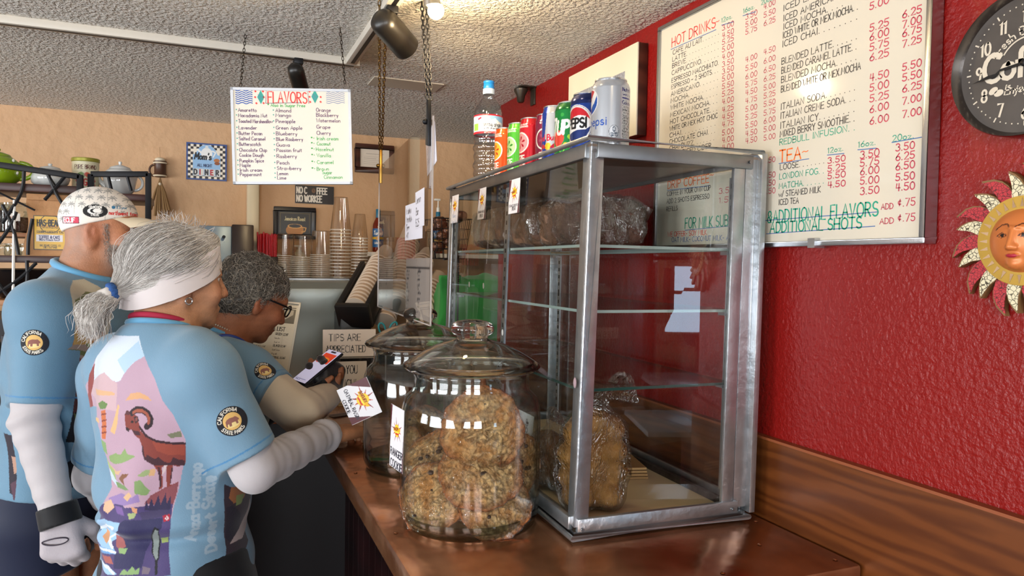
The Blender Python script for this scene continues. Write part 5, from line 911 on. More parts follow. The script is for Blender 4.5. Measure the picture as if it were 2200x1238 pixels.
def skincol(base, lips, c, R, extra=None):
    def f(v):
        C = np.tile(np.array(lin(base)), (len(v), 1)); q = (v-c)@R
        n = noise3(v, 60, 3)*.13+noise3(v, 210, 4)*.10+noise3(v, 420, 9)*.06; C = C*(1+n)[:, None]; red = np.array(lin('#b8604a'))
        for cc, r, k in (((.075, 0, 0), .035, .35), ((-.075, 0, 0), .035, .35), ((.045, .075, -.02), .03, .3), ((-.045, .075, -.02), .03, .3), ((0, .115, -.02), .02, .4)):
            w = np.exp(-np.sum((q-np.array(cc))**2, 1)/(2*(r*.6)**2))*k; C = C*(1-w[:, None])+red*w[:, None]
        m = (np.abs(q[:, 0]) < .024) & (q[:, 1] > .088) & (np.abs(q[:, 2]+.0635) < .0105); C[m] = C[m]*.55+np.array(lin(lips))*.45
        if extra: C = extra(v, q, C)
        return np.clip(C, 0, 1)
    return f
M_SKIN = mat('skin', vc=True, rough=.52, spec=.35, bump=.5, bscale=300, sss=.06)
def jersey_mat(): return mat('cycling_jersey_knit', vc=True, rough=.62, spec=.25, sheen=.25, bump=.35, bscale=520, detail=1)
M_SLEEVE = mat('white_arm_warmer', '#b4aeb0', rough=.7, spec=.2, sheen=.3, bump=.2, bscale=500)
M_BLACKL = mat('black_lycra', '#0d0d11', rough=.6, spec=.25, sheen=.2)
M_NAVYL = mat('navy_lycra', '#121a33', rough=.6, spec=.25, sheen=.2)
def folds(P, amp, s, axis, seed):
    """cloth folds: ridges across the given axis"""
    t = P@nrm(axis); return amp*np.sin(t*s+2.2*noise3(P, 14, seed))*np.clip(.5+.9*noise3(P, 11, seed+3), 0, 1)
def patchlayers(): # round state park badge, unit radius
    L_ = [('disc', (0, 0), 1, '#14161f'), ('disc', (0, 0), .6, '#d9b06a'), ('disc', (0, -.22), .42, '#e6cf8e', .2)]
    L_ += [('poly', [(-.46, -.12), (-.42, .1), (-.3, .2), (-.1, .25), (.1, .22), (.28, .24), (.38, .12), (.46, .0), (.4, -.08), (.34, -.05), (.34, -.28), (.2, -.28), (.18, -.1), (-.08, -.1), (-.12, -.3), (-.28, -.3), (-.26, -.1), (-.36, -.14), (-.38, -.28), (-.46, -.28)], '#8a5a50'),
           ('text', 'CALIFORNIA', 0, 0, .23, .048, '#d8d2c4', {'arc': (.69, PI*.955), 'xs': 1.05}), ('text', 'STATE PARKS', 0, 0, .23, .048, '#d8d2c4', {'arc': (-.90, PI*1.11), 'xs': 1.05})]
    return L_
def hairs(name, strands, radius, m, parent):
    """hair locks as fine three sided tapering tubes in one mesh"""
    vs = []; fs = []; mi = []; b = 0; ms = m if isinstance(m, list) else [m]; rs = np.random.RandomState(5)
    for st in strands:
        A = np.array(st); n = len(A); T = np.gradient(A, axis=0); T /= np.linalg.norm(T, axis=1)[:, None]+1e-9
        U = np.cross(T, nrm(rs.normal(size=3))); U /= np.linalg.norm(U, axis=1)[:, None]+1e-9; W = np.cross(T, U); r = np.ones(n)*radius; r[-1] *= .25; r[-2] *= .7
        R3 = np.stack([A+(U*math.cos(q)+W*math.sin(q))*r[:, None] for q in (0, 2.094, 4.189)], 1).reshape(-1, 3); vs.append(R3); k = rs.randint(len(ms))
        for i in range(n-1):
            for q in range(3): fs.append((b+i*3+q, b+i*3+(q+1) % 3, b+i*3+3+(q+1) % 3, b+i*3+3+q)); mi.append(k)
        b += 3*n
    me = bpy.data.meshes.new(name); me.from_pydata((np.concatenate(vs)-np.array(parent.location)).tolist(), [], fs)
    for mm in ms: me.materials.append(mm)
    me.polygons.foreach_set('material_index', mi); me.polygons.foreach_set('use_smooth', [True]*len(fs))
    o = bpy.data.objects.new(name, me); COL.objects.link(o); o.parent = parent; return o
class Body:
    """torso axes: local (r, f, u) from the neck base; arms and legs from explicit joints"""
    def __init__(s, neck, yaw, lean=(0, 0), k=1.):
        s.n = np.asarray(neck, float); s.r = V(math.cos(yaw), -math.sin(yaw), 0); f = V(math.sin(yaw), math.cos(yaw), 0)
        s.u = nrm(V(0, 0, 1)-f*lean[0]*-1*-1+s.r*lean[1]); s.u = nrm(V(0, 0, 1)+f*lean[0]+s.r*lean[1]); s.f = nrm(f-s.u*np.dot(f, s.u)); s.r = np.cross(s.f, s.u); s.k = k
        s.M = np.array([s.r, s.f, s.u]).T
    def w(s, r, f, u): return s.n+s.r*r+s.f*f+s.u*u
    def loc(s, P): return (P-s.n)@s.M
    def torso(s, P, g=0., sh=.15, ch=(.165, .115), wa=(.15, .11), hi=(.178, .13), bust=0, belly=0, L=.57):
        q = s.loc(P)
        d = ell(q, (0, .005, -.19), (ch[0]+g, ch[1]+g, .2)); d = smin(d, cap(q, (-sh, -.01, -.07), (sh, -.01, -.07), .052+g, .052+g), .06)
        d = smin(d, ell(q, (0, .01, -.36), (wa[0]+g, wa[1]+g, .19)), .06); d = smin(d, ell(q, (0, 0, -L), (hi[0]+g, hi[1]+g, .15)), .07)
        d = smin(d, cap(q, (0, -.005, -.06), (0, .012, .02), .062+g, .056+g), .05)
        if bust: d = smin(d, ell(q, (0, .075, -.2), (.12+g, .06+g, .075)), .04)
        if belly: d = smin(d, ell(q, (0, .06, -.40), (.12+g, .085+g, .12)), .05)
        return d
def ang(q): return np.arctan2(q[:, 0], -q[:, 1])*.15      # unwrapped position round the trunk, 0 at the spine

EYEW = mat('eye_white', '#d8d0c8', rough=.2); EYEI = mat('dark_iris', '#3a2a20', rough=.15)
def eyes(c, R, s, parent):
    for sd in (1, -1):
        p = c+R@(np.array([.031*sd, .0795, .0155])*s); q = c+R@(np.array([.031*sd, .0885, .0145])*s)
        e = MB().ball(tuple(p), .0115*s, 16).build('eye', EYEW, parent, smooth=2); MB().ball(tuple(q), .0042*s, 10).build('iris', EYEI, e, smooth=2)
def lower(bd, hips, g=0., foot=True, hipw=.085):
    def f(P, g2=0.):
        d = np.full(len(P), 9.)
        for sd in (1, -1):
            h0 = bd.w(hipw*sd, 0, hips); kn = V(h0[0]+bd.f[0]*.02, h0[1]+bd.f[1]*.02, .5); an = V(h0[0]-bd.f[0]*.02, h0[1]-bd.f[1]*.02, .085)
            d = np.minimum(d, smin(cap(P, h0, kn, .085+g2, .06+g2), cap(P, kn, an, .056+g2, .04+g2), .03))
            if g2 == 0 and foot: d = smin(d, cap(P, an-V(0, 0, .02), an+bd.f*.12-V(0, 0, .045), .038, .03), .02)
        return d
    return f
def shoes(bd, hips, parent, m, hipw=.085):
    for sd in (1, -1):
        h0 = bd.w(hipw*sd, 0, hips); an = V(h0[0]-bd.f[0]*.02, h0[1]-bd.f[1]*.02, .07)
        def f(P):
            d = smin(cap(P, an-bd.f*.03-V(0, 0, .015), an+bd.f*.14-V(0, 0, .035), .048, .036), cap(P, an, an+V(0, 0, .03), .046, .046), .02); return smax(d, .002-P[:, 2], .004)
        sdfmesh('shoe', f, an-V(.2, .2, .09), an+V(.2, .2, .1), .008, m, parent)
M_SHOE = mat('black_shoe', '#15151a', rough=.45)
def limb(P, sh, el, wr, r, g=0.): return smin(cap(P, sh, el, r[0]+g, r[1]+g), cap(P, el, wr, r[1]+g, r[2]+g), .012)
def hframe(y, z, flip=1):
    y = nrm(y); z = np.asarray(z, float); z = nrm(z-y*(z@y)); x = np.cross(y, z)*flip; return np.array([x, y, z]).T
def badge(parent, f, sh, el, pc):
    """the round badge printed on a sleeve: a fine disc laid on the cloth"""
    c0, R_, rot = pc; ax = nrm(el-sh); n = nrm(c0-(sh+ax*((c0-sh)@ax))); up = -ax; rt = np.cross(up, n); up = up*math.cos(rot)+rt*math.sin(rot); rt = np.cross(up, n)
    nr, na = 56, 180; U = [0.]; W = [0.]
    for j in range(1, nr+1):
        for i in range(na): a = 2*PI*i/na; U.append(j/nr*math.cos(a)); W.append(j/nr*math.sin(a))
    U = np.array(U); W = np.array(W); P = c0+np.outer(U*R_, rt)+np.outer(W*R_, up)+n*.02
    for _ in range(25): P = P-n*np.clip(f(P)-.0008, -.01, .01)[:, None]
    mb = MB(); fs = [(0, 1+i, 1+(i+1) % na) for i in range(na)]+[(1+(j-1)*na+i, 1+j*na+i, 1+j*na+(i+1) % na, 1+(j-1)*na+(i+1) % na) for j in range(1, nr) for i in range(na)]
    mb.add([tuple(p) for p in P], fs); o = mb.build('sleeve_badge', jersey_mat(), parent, smooth=2); setcol(o.data, paint(U, W, '#14161f', patchlayers()))
def jersey_col(bd, art, sleeves, base='#7c9fb6', cuff='#6fa9d0'):
    """knit colours: blue ground, the printed trunk design in unwrapped (around, up) metres, badges on the sleeves"""
    def f(v):
        q = bd.loc(v); s_ = ang(q); C = paint(s_, q[:, 2], base, art)
        for sh, el, hemt, pc in sleeves:
            ax = nrm(el-sh); L = np.linalg.norm(el-sh); t = (v-sh)@ax; rad = np.linalg.norm(v-sh-t[:, None]*ax, axis=1)
            C[(t > .3*L) & (rad < .07)] = np.array(lin(base)); C[(t > hemt*L-.018) & (t < hemt*L-.0145) & (rad < .09)] = np.array(lin('#4f8ab8'))
        return C*np.array([.74, .76, .78])     # the dyes are a little deeper than the swatches above
    return f
# ---------------------------------------------------------------- A: white haired woman leaning on the counter
A = Body(atD(345, 706, 1.5), math.radians(45), (.0, -.085))
A_sh = {1: atD(440, 814, 1.415), -1: atD(240, 806, 1.60)}
A_el = {1: atD(552, 1005, 1.43), -1: atD(208, 1020, 1.66)}; A_wr = {1: atD(702, 935, 1.73), -1: atD(300, 1150, 1.86)}
def sleeve_sdf(P, sh, el, hemt, r0, r1, g=0.):
    e = sh+(el-sh)*hemt; ax = nrm(el-sh); return smax(smin(cap(P, sh, e+ax*.05, r0+g, r1+g), ell(P, sh, (r0+.004+g,)*3), .03), (P-e)@ax, .005)
def A_jersey(P):
    d = A.torso(P, .010, sh=.115, ch=(.150, .112), wa=(.146, .115), hi=(.164, .132), L=.55)
    for sd in (1, -1): d = smin(d, sleeve_sdf(P, A_sh[sd], A_el[sd], .86, .060, .061 if sd == 1 else .052), .04)
    q = A.loc(P); d = d+folds(P, .0068, 62, A.u*.8+A.r*.6, 4)*np.clip((-q[:, 2]-.12)*4, 0, 1)+folds(P, .0055, 55, A.r-A.u*.3, 9)*.7
    bk = np.clip(-q[:, 1]*20, 0, 1); d = d+bk*(.009*np.exp(-((q[:, 2]+.40+.05*q[:, 0])/.012)**2)-.006*np.exp(-((q[:, 2]+.375)/.014)**2))
    d = smax(d, -q[:, 2]-.585, .006); return smax(d, q[:, 2]-.005+.20*q[:, 1], .012)
HA = rotm(math.radians(67), math.radians(-1), 0); CA = atD(377, 611, 1.545); SH_A = .905
A_lg = lower(A, -.60)
ya = V(.80, .60, -.03); A_hf = hframe(ya, V(-.25, -.15, 1), -1); A_hw = A_wr[1]+nrm(A_wr[1]-A_el[1])*.012-V(0, 0, .006)
def A_body(P):
    d = head_sdf(P, CA, HA, SH_A); nb = A.w(0, 0, -.03)
    d = smin(d, cap(P, CA+HA@V(0, -.02, -.03), nb, .050, .056), .03); d = smin(d, A.torso(P, -.012, sh=.115, ch=(.150, .112), wa=(.146, .115)), .03)
    for sd in (1, -1): d = smin(d, limb(P, A_sh[sd], A_el[sd], A_wr[sd], (.045, .037, .026)), .02)
    d = smin(d, hand_sdf(P, A_hw, A_hf, curl=(.8, 1.2, .8), thumb=(.2, .6), s=1.02), .012)
    d = smin(d, hand_sdf(P, A_wr[-1], hframe(A_wr[-1]-A_el[-1], -A.r)), .012); return smin(d, A_lg(P), .03)
pa = thing('person', 'white haired woman in a headband and blue ram jersey leaning on the counter', 'person', (A.w(0, 0, -.6)[0], A.w(0, 0, -.6)[1], 0))
def A_skin(v, q, C):
    n = noise3(v, 190, 8); hand = np.linalg.norm(v-A_hw, axis=1) < .13; C[hand] = C[hand]*np.array([.82, .72, .62])*(1+.12*n[hand])[:, None]; return C
sdfmesh('body', A_body, (-.55, 1.25, .0), (.45, 2.2, 1.78), .004, M_SKIN, pa, skincol('#b68666', '#a8605a', CA, HA, A_skin)); eyes(CA, HA, SH_A, pa)
A_patch = (atD(500, 905, 1.36), .028, .12)
sdfmesh('jersey', A_jersey, A.w(0, 0, -.3)-V(.42, .42, .34), A.w(0, 0, -.3)+V(.42, .42, .36), .0032, jersey_mat(), pa, jersey_col(A, ART_A, [(A_sh[1], A_el[1], .86, A_patch), (A_sh[-1], A_el[-1], .86, None)]), split=True)
badge(pa, A_jersey, A_sh[1], A_el[1], A_patch)
for sd in (1, -1):
    def f(P, sd=sd):
        ax = nrm(A_wr[sd]-A_el[sd]); t = (P-A_el[sd])@ax; Lw = np.linalg.norm(A_wr[sd]-A_el[sd]); bunch = np.clip((t/Lw-.72)/.28, 0, 1)
        d = limb(P, A_sh[sd]+(A_el[sd]-A_sh[sd])*.45, A_el[sd], A_wr[sd]+ax*.015, (.050, .046, .034))-.004*bunch
        d = d+.0016*np.sin(t*190+3*noise3(P, 22, 2))*(.35+bunch*1.6)+.0022*np.sin(t*75+2.5*noise3(P, 16, 5)); return smax(d, t-Lw-.012, .006)
    c = (A_el[sd]+A_wr[sd])/2; sdfmesh('arm_sleeve', f, c-V(.3, .3, .26), c+V(.3, .3, .3), .0042, M_SLEEVE, pa)
sdfmesh('shorts', lambda P: smax(smax(smin(A.torso(P, .004, L=.55), A_lg(P, .012), .03), A.loc(P)[:, 2]+.45, .005), .66-P[:, 2], .005), A.w(0, 0, -.7)-V(.3, .3, .32), A.w(0, 0, -.7)+V(.3, .3, .28), .007, M_BLACKL, pa); shoes(A, -.6, pa, M_SHOE)
ring = [A.w(.062*math.cos(t), .004+.062*math.sin(t), .004-.016*math.sin(t)) for t in np.linspace(0, 2*PI, 40, endpoint=False)]
MB().tube(ring, .0065, 8, closed=True).build('collar', mat('blue_collar_knit', '#5a96ba', rough=.7, sheen=.3), pa, smooth=2)
ring = [A.w(.056*math.cos(t), .004+.056*math.sin(t), .014-.018*math.sin(t)) for t in np.linspace(0, 2*PI, 40, endpoint=False)]
MB().tube(ring, .006, 8, closed=True).build('undershirt_neckline', mat('crimson_cotton', '#a01f3c', rough=.8), pa, smooth=2)
def lz(y): return .020+.50*y          # height of the headband plane, head axes
mb = MB(); n = 72; vs = []
for o_, e in ((0., 0), (1., 0), (1., 1), (0., 1)):
    for i in range(n):
        a = 2*PI*i/n; ca, sa = math.cos(a), math.sin(a); y = -.008+.1035*sa; w_ = .020+.016*abs(ca) if sa < .3 else .027+.009*abs(ca)
        r = 1.035 if e else 1.065; x = .0872*ca*r; yy = -.008+.1035*sa*r; bulge = .004*(.5-abs(o_-.5))
        vs.append(tuple(CA+HA@(np.array([x*(1-.07*max(0, o_-.0)*(1 if y < .05 else .4)), yy*(1-.05*o_), lz(y)+w_*(2*o_-1)])*SH_A)))
MB().add(vs, [(k*n+i, k*n+(i+1)%n, ((k+1)%4)*n+(i+1)%n, ((k+1)%4)*n+i) for k in range(4) for i in range(n)]).build('headband', mat('white_headband_knit', '#d6cdcc', rough=.75, sheen=.4), pa, smooth=1)
M_HAIRA = [mat('silver_hair', '#cbc5bf', rough=.42, spec=.45), mat('white_hair', '#e6e2dd', rough=.42, spec=.45), mat('grey_hair', '#a19a94', rough=.45, spec=.4)]
SA = np.array([.015, -.128, -.018])   # hair tie, head axes
PT = [SA, SA+V(.0, -.024, -.012), SA+V(.0, -.044, -.034), SA+V(.003, -.054, -.060), SA+V(.0, -.048, -.086)]
def A_hairvol(P):
    q = ((P-CA)@HA)/SH_A; d = ell(q, (0, -.012, .052), (.081, .105, .082)); d = smin(d, ell(q, (0, .045, .100), (.055, .05, .032)), .03)
    d = d+.003*noise3(q, 60, 2); up = lz(q[:, 1])+.004-q[:, 2]; d1 = smax(d, up, .012)
    d2 = smax(smax(ell(q, (0, -.022, .0), (.080, .094, .085)), q[:, 1]+.012, .01), -q[:, 2]-.062, .01); d = smin(d1, d2, .012)
    for a, b, r0, r1 in ((PT[0], PT[1], .012, .020), (PT[1], PT[2], .020, .025), (PT[2], PT[3], .025, .022), (PT[3], PT[4], .022, .010)): d = smin(d, cap(q, a, b, r0, r1)+.004*noise3(q, 120, 6), .01)
    return smin(d, cap(q, (0, -.1, .0), SA, .04, .012), .02)
hb = sdfmesh('hair', A_hairvol, CA-V(.26, .26, .22), CA+V(.26, .26, .24), .0038, M_HAIRA[0], pa)
rs = np.random.RandomState(11); S_ = []
dS = nrm(SA-np.array([0, -.012, .052]))
def onvol(d): return 1/np.linalg.norm(d/np.array([.082, .106, .083]))
for k in range(3600):
    a = rs.uniform(-1.15*PI/2, 1.15*PI/2+.0)*1.0; u = rs.uniform(); d0 = nrm(np.array([rs.normal()*.8, rs.normal()*.5+.55, rs.uniform(.05, 1.1)]))
    y0 = d0[1]*.1-.012
    p0 = np.array([0, -.012, .052])+d0*onvol(d0)
    if p0[2] < lz(p0[1])+.014: continue
    om = math.acos(np.clip(d0@dS, -1, 1)); st = []; L = rs.uniform(.35, 1.0); ph = rs.uniform(0, 6); am = rs.uniform(.001, .006); lift = rs.gamma(1.2, .0028)
    for i in range(11):
        t = L*i/10; d = (math.sin((1-t)*om)*d0+math.sin(t*om)*dS)/max(math.sin(om), .2); d = nrm(d); side = nrm(np.cross(d, dS)+1e-6)
        r = onvol(d)+.001+lift*math.sin(min(1, i/7)*PI*.6)+(.010*(i/10) if L < .55 else 0)*rs.uniform(.4, 1)
        st.append(CA+HA@((np.array([0, -.012, .052])+d*r+side*am*math.sin(ph+t*9))*SH_A))
    S_.append(st)
hc_ = CA+HA@V(0, -.012, .04)       # lay every lock on the outside of the hair mass
S_ = np.array(S_); F_ = S_.reshape(-1, 3)
for _ in range(3):
    dh = A_hairvol(F_); N_ = F_-hc_; N_ /= np.linalg.norm(N_, axis=1)[:, None]; F_ = F_+N_*np.clip(rs.uniform(.0006, .003, len(F_))-dh, 0, .03)[:, None]
S_ = list(F_.reshape(S_.shape))
for k in range(110):   # wisps standing off the top and front
    d0 = nrm(np.array([rs.normal()*.45, rs.uniform(-.2, .9), rs.uniform(.75, 1.1)])); p = np.array([0, -.012, .052])+d0*onvol(d0); d = nrm(d0+rs.normal(size=3)*.35); bend = rs.normal(size=3)*.5+V(0, -.4, -.2); st = []
    for i in range(9): st.append(CA+HA@p); d = nrm(d+bend*.12); p = p+d*rs.uniform(.002, .0042)
    S_.append(st)
PTs = np.array([PT[0]*(1-u)+PT[1]*u for u in (0, .5)]+[PT[1]*(1-u)+PT[2]*u for u in (0, .5)]+[PT[2]*(1-u)+PT[3]*u for u in (0, .5)]+[PT[3], PT[4]]); Rs = np.array([.008, .017, .023, .027, .029, .029, .026, .018])
for k in range(1100):   # wavy tail: locks fanning out from the tie
    th = rs.uniform(0, 2*PI); rad = math.sqrt(rs.uniform(.02, 1.15)); L = rs.uniform(.45, 1.08); t0 = rs.uniform(0, .35); am = rs.uniform(.001, .0045); fq = rs.uniform(9, 20); ph = rs.uniform(0, 6); st = []; n = 16
    ex = np.array([1, 0, 0]); g = nrm(PTs[-1]-PTs[1]); ey = nrm(np.cross(g, ex)); fray = rs.normal(size=3)*.010
    for i in range(n):
        t = min(1.12, t0+(L-t0*.3)*i/(n-1)); x = min(t, 1)*7; j = min(int(x), 6); u = x-j; c_ = PTs[j]*(1-u)+PTs[j+1]*u+g*max(0, t-1)*.08; r_ = (Rs[j]*(1-u)+Rs[j+1]*u)*rad
        st.append(CA+HA@((c_+ex*(r_*math.cos(th)+am*math.sin(ph+fq*t))+ey*(r_*math.sin(th)+am*math.cos(ph*1.7+fq*t))+fray*t*t)*SH_A))
    S_.append(st)
hairs('hair_strands', S_, .00042, M_HAIRA, pa)
tie = CA+HA@SA; tx = HA@nrm(PT[1]-PT[0]-V(0, .0, .0)+V(0, -.03, .0)); ux = nrm(np.cross(tx, (0, 0, 1))); wx = np.cross(tx, ux)
MB().tube([tie+(ux*math.cos(t)+wx*math.sin(t))*.0145+tx*.003*math.sin(t*9) for t in np.linspace(0, 2*PI, 60, endpoint=False)], .0062, 8, closed=True).build('hair_tie', mat('blue_scrunchie', '#27508c', rough=.8, bump=.6, bscale=300), pa, smooth=2)
er = CA+HA@(np.array([.083, -.001, -.036])*SH_A); MB().tube([er+HA@(np.array([.0, math.cos(t), math.sin(t)])*.0068) for t in np.linspace(0, 2*PI, 24, endpoint=False)], .0019, 8, closed=True).build('hoop_earring', mat('polished_silver', '#d8d8d8', rough=.08, metal=1), pa, smooth=2)
# ---------------------------------------------------------------- B: bearded man in a cycling cap
B = Body(atD(178, 594, 1.76), math.radians(108), (.10, 0))
B_sh = {1: atD(104, 684, 1.60), -1: B.w(-.185, 0, -.08)}; B_el = {1: atD(74, 905, 1.57), -1: B.w(-.24, .0, -.36)}; B_wr = {1: atD(121, 1092, 1.545), -1: B.w(-.2, .18, -.46)}
HB = rotm(math.radians(98), math.radians(0), 0); CB_ = atD(219, 502, 1.77); SHB = .84
B_lg = lower(B, -.58, hipw=.09)
def B_jersey(P):
    d = B.torso(P, .010, sh=.155, ch=(.18, .128), wa=(.165, .125), hi=(.168, .128), belly=.5, L=.53)
    d = smin(d, sleeve_sdf(P, B_sh[1], B_el[1], .84, .056, .053), .045); d = smin(d, sleeve_sdf(P, B_sh[-1], B_el[-1], .84, .062, .056), .045)
    q = B.loc(P); d = d+folds(P, .0065, 60, B.u+B.f*.4, 14)*np.clip((-q[:, 2]-.1)*4, 0, 1); return smax(smax(d, -q[:, 2]-.50, .006), q[:, 2]-.012+.2*q[:, 1], .012)
B_hf = hframe(V(.12, -.03, -1), V(-.25, -1, -.1), -1); B_hw = B_wr[1]+V(.004, 0, -.012)
B_hk = dict(curl=(.75, 1.35, .9), thumb=(.6, .8), s=.97)
def B_body(P):
    d = head_sdf(P, CB_, HB, SHB, jaw=1.1); d = smin(d, cap(P, CB_+HB@V(0, -.025, -.03), B.w(0, 0, -.04), .052, .064), .03); d = smin(d, B.torso(P, -.012, L=.55), .03)
    for sd in (1, -1): d = smin(d, limb(P, B_sh[sd], B_el[sd], B_wr[sd], (.046, .039, .028)), .02)
    d = smin(d, hand_sdf(P, B_hw, B_hf, **B_hk), .012); d = smin(d, hand_sdf(P, B_wr[-1], hframe(B_wr[-1]-B_el[-1], V(0, 1, 0)), curl=(.5, .6, .4)), .012); return smin(d, B_lg(P), .03)
pb = thing('person', 'bearded man in a patterned white cycling cap, blue jersey and grey glove at the left', 'person', (*B.w(0, 0, -.6)[:2], 0))
def B_skin(v, q, C):
    g = np.array(lin('#8d8078'))
    sm = lambda x, a, b: np.clip((x-a)/(b-a), 0, 1)
    wb = sm(q[:, 1], .005, .03)*(1-sm(q[:, 2], -.045, -.015))*sm(q[:, 2], -.14, -.115)*.5; wn = (1-sm(q[:, 1], -.035, .0))*sm(q[:, 2], -.095, -.06)*(1-sm(q[:, 2], .03, .06))*.42
    w_ = np.maximum(wb, wn)[:, None]*(1+.35*noise3(v, 300, 6))[:, None]; w_ = np.clip(w_, 0, 1); return C*(1-w_)+g*w_
sdfmesh('body', B_body, (-.85, 1.4, 0), (.25, 2.45, 1.86), .0042, M_SKIN, pb, skincol('#ad7656', '#a0605a', CB_, HB, B_skin)); eyes(CB_, HB, SHB, pb)
sdfmesh('jersey', B_jersey, B.w(0, 0, -.28)-V(.42, .42, .36), B.w(0, 0, -.28)+V(.42, .42, .36), .0034, jersey_mat(), pb, jersey_col(B, ART_B, [(B_sh[1], B_el[1], .84, (atD(70, 736, 1.53), .0285, -.1)), (B_sh[-1], B_el[-1], .84, None)], base='#7096ae'), split=True)
badge(pb, B_jersey, B_sh[1], B_el[1], (atD(70, 736, 1.53), .027, -.1))
def f(P):
    ax = nrm(B_wr[1]-B_el[1]); t = (P-B_el[1])@ax; Lw = np.linalg.norm(B_wr[1]-B_el[1])
    d = limb(P, B_sh[1]+(B_el[1]-B_sh[1])*.4, B_el[1], B_wr[1], (.051, .046, .033)); el = np.exp(-(t/.05)**2)
    return smax(d+.0014*np.sin(t*150+2*noise3(P, 20, 2))*(.5+el*1.6+np.clip(t/Lw-.7, 0, 1)*3), t-Lw+.002, .004)
sdfmesh('arm_sleeve', f, np.minimum(B_sh[1], B_wr[1])-.12, np.maximum(B_sh[1], B_wr[1])+.12, .0042, M_SLEEVE, pb)
c = (B_el[-1]+B_wr[-1])/2; sdfmesh('arm_sleeve', lambda P: limb(P, B_sh[-1]+(B_el[-1]-B_sh[-1])*.5, B_el[-1], B_wr[-1], (.05, .046, .033)), c-.32, c+.32, .007, M_SLEEVE, pb)
M_GLOVE = mat('grey_glove_fabric', '#a9a1a6', rough=.7, sheen=.3, bump=.3, bscale=300)
sdfmesh('glove', lambda P: hand_sdf(P, B_hw, B_hf, nseg=1, grow=.0035, **B_hk), B_hw-V(.12, .12, .16), B_hw+V(.14, .12, .1), .0028, M_GLOVE, pb)
ax = nrm(B_wr[1]-B_el[1]); sdfmesh('glove_cuff', lambda P: np.maximum(cap(P, B_hw-ax*.02, B_hw+ax*.022, .039, .041)+.0, np.abs((P-B_hw)@ax-.004)-.022), B_hw-.1, B_hw+.1, .003, M_BLACKL, pb)
p0 = B_hw+B_hf@V(-.004, .052, .0225); ey = [p0+B_hf@V(-.026*math.cos(t), .0-.007*math.sin(t)*(1-.25*math.cos(t)), .0035-.05*abs(math.cos(t))**3*.12) for t in np.linspace(0, 2*PI, 30, endpoint=False)]
MB().tube(ey, .0013, 6, closed=True).build('glove_emblem', mat('dark_plum_print', '#2a2030', rough=.5), pb, smooth=2)
def B_shorts(P): return smax(smax(smin(B.torso(P, .006, L=.55), B_lg(P, .016), .03), B.loc(P)[:, 2]+.40, .005), .865-P[:, 2]+.18*((P-B.n)@B.f), .004)
sdfmesh('shorts', B_shorts, B.w(0, 0, -.6)-V(.33, .33, .3), B.w(0, 0, -.6)+V(.33, .33, .3), .006, M_NAVYL, pb); shoes(B, -.58, pb, M_SHOE, .09)
ring = [B.w(.068*math.cos(t), .006+.068*math.sin(t), .014-.016*math.sin(t)) for t in np.linspace(-PI*1.42, PI*.42, 40)]
MB().tube(ring, .009, 8).build('collar', mat('blue_collar_knit', '#5a96ba'), pb, smooth=2)
# cycling cap
def capcol(v):
    q = (v-CB_)@HB/SHB; U = np.where(q[:, 0] > 0, 1, -1)*0+q[:, 1]; W = q[:, 2]; L_ = []
    rs = np.random.RandomState(3)
    for gx in range(-4, 5):
        for gz in range(0, 7):
            x = gx*.028+(gz % 2)*.014+rs.uniform(-.004, .004); z = .035+gz*.021; s = .0085
            if z < .06 and -.07 < x < .05: continue
            for a in (.3, 1.2, 2.0, 2.8, 3.6, -.4): L_.append(('line', [(x, z), (x+s*.6*math.cos(a), z+s*.6*math.sin(a)+.002), (x+s*1.15*math.cos(a), z+s*1.1*math.sin(a)-.001)], .0026, '#9a9894'))
            L_.append(('line', [(x, z), (x+.001, z-s)], .0014, '#9a9894'))
    L_ += [('line', [(.028, .03), (.032, .09), (.02, .14)], .0012, '#a8a49c'), ('line', [(-.05, .05), (-.05, .13)], .0012, '#a8a49c')]
    L_ += [('disc', (.004, .060), .031, '#121214', .0185), ('disc', (.004, .060), .019, '#e8e4de', .0095), ('disc', (.007, .0605), .0155, '#121214', .0075), ('disc', (.0095, .061), .0105, '#e8e4de', .0062), ('text', 'CO-MOTION', .004, .0685, .0062, .0013, '#e8e4de', {'align': 'c', 'xs': .8}), ('text', 'CYCLES', .004, .0462, .0058, .0013, '#e8e4de', {'align': 'c', 'xs': .8}),
           ('poly', [(-.085, .024), (-.036, .024), (-.036, .043), (-.085, .043)], '#3a3440'), ('poly', [(-.0835, .0255), (-.0375, .0255), (-.0375, .0415), (-.0835, .0415)], '#c23a52'), ('text', 'ECLIF', -.0815, .0275, .0118, .0026, '#ece8e4', {'xs': 1.0}),
           ('text', 'northwest tan', .038, .052, .011, .0019, '#c8302c', {'xs': .72}), ('text', 'K Lynx', .054, .070, .008, .0012, '#3a7a9a', {'xs': .8}), ('disc', (.047, .073), .0045, '#2f6f96')]
    return paint(U, W, '#e0d8ce', L_)
M_CAP = mat('cap_cotton', vc=True, rough=.75, sheen=.2, bump=.2, bscale=400)
def capf(P):
    q = (P-CB_)@HB/SHB; d = ell(q, (0, -.008, .043), (.0825, .1035, .092)); d = d+.0012*noise3(q, 50, 7); return smax(d, .028+.26*(q[:, 1]+.0)-q[:, 2], .004)*SHB
hat = sdfmesh('cycling_cap', capf, CB_-V(.14, .14, .05), CB_+V(.14, .14, .16), .0022, M_CAP, pb, capcol, split=True)
mb = MB(); n = 26; vs = []
for t in range(n+1):
    a = -1.05+2.1*t/n
    for k in range(9):
        e = k/8; x = .078*math.sin(a)*(1-.05*e); y = -.008+.098*math.cos(a)+.068*e*math.cos(a*.85)**.7; z = .050+.0-.014*e*e-.016*(x/.075)**2*(.5+e); vs.append((x, y, z))
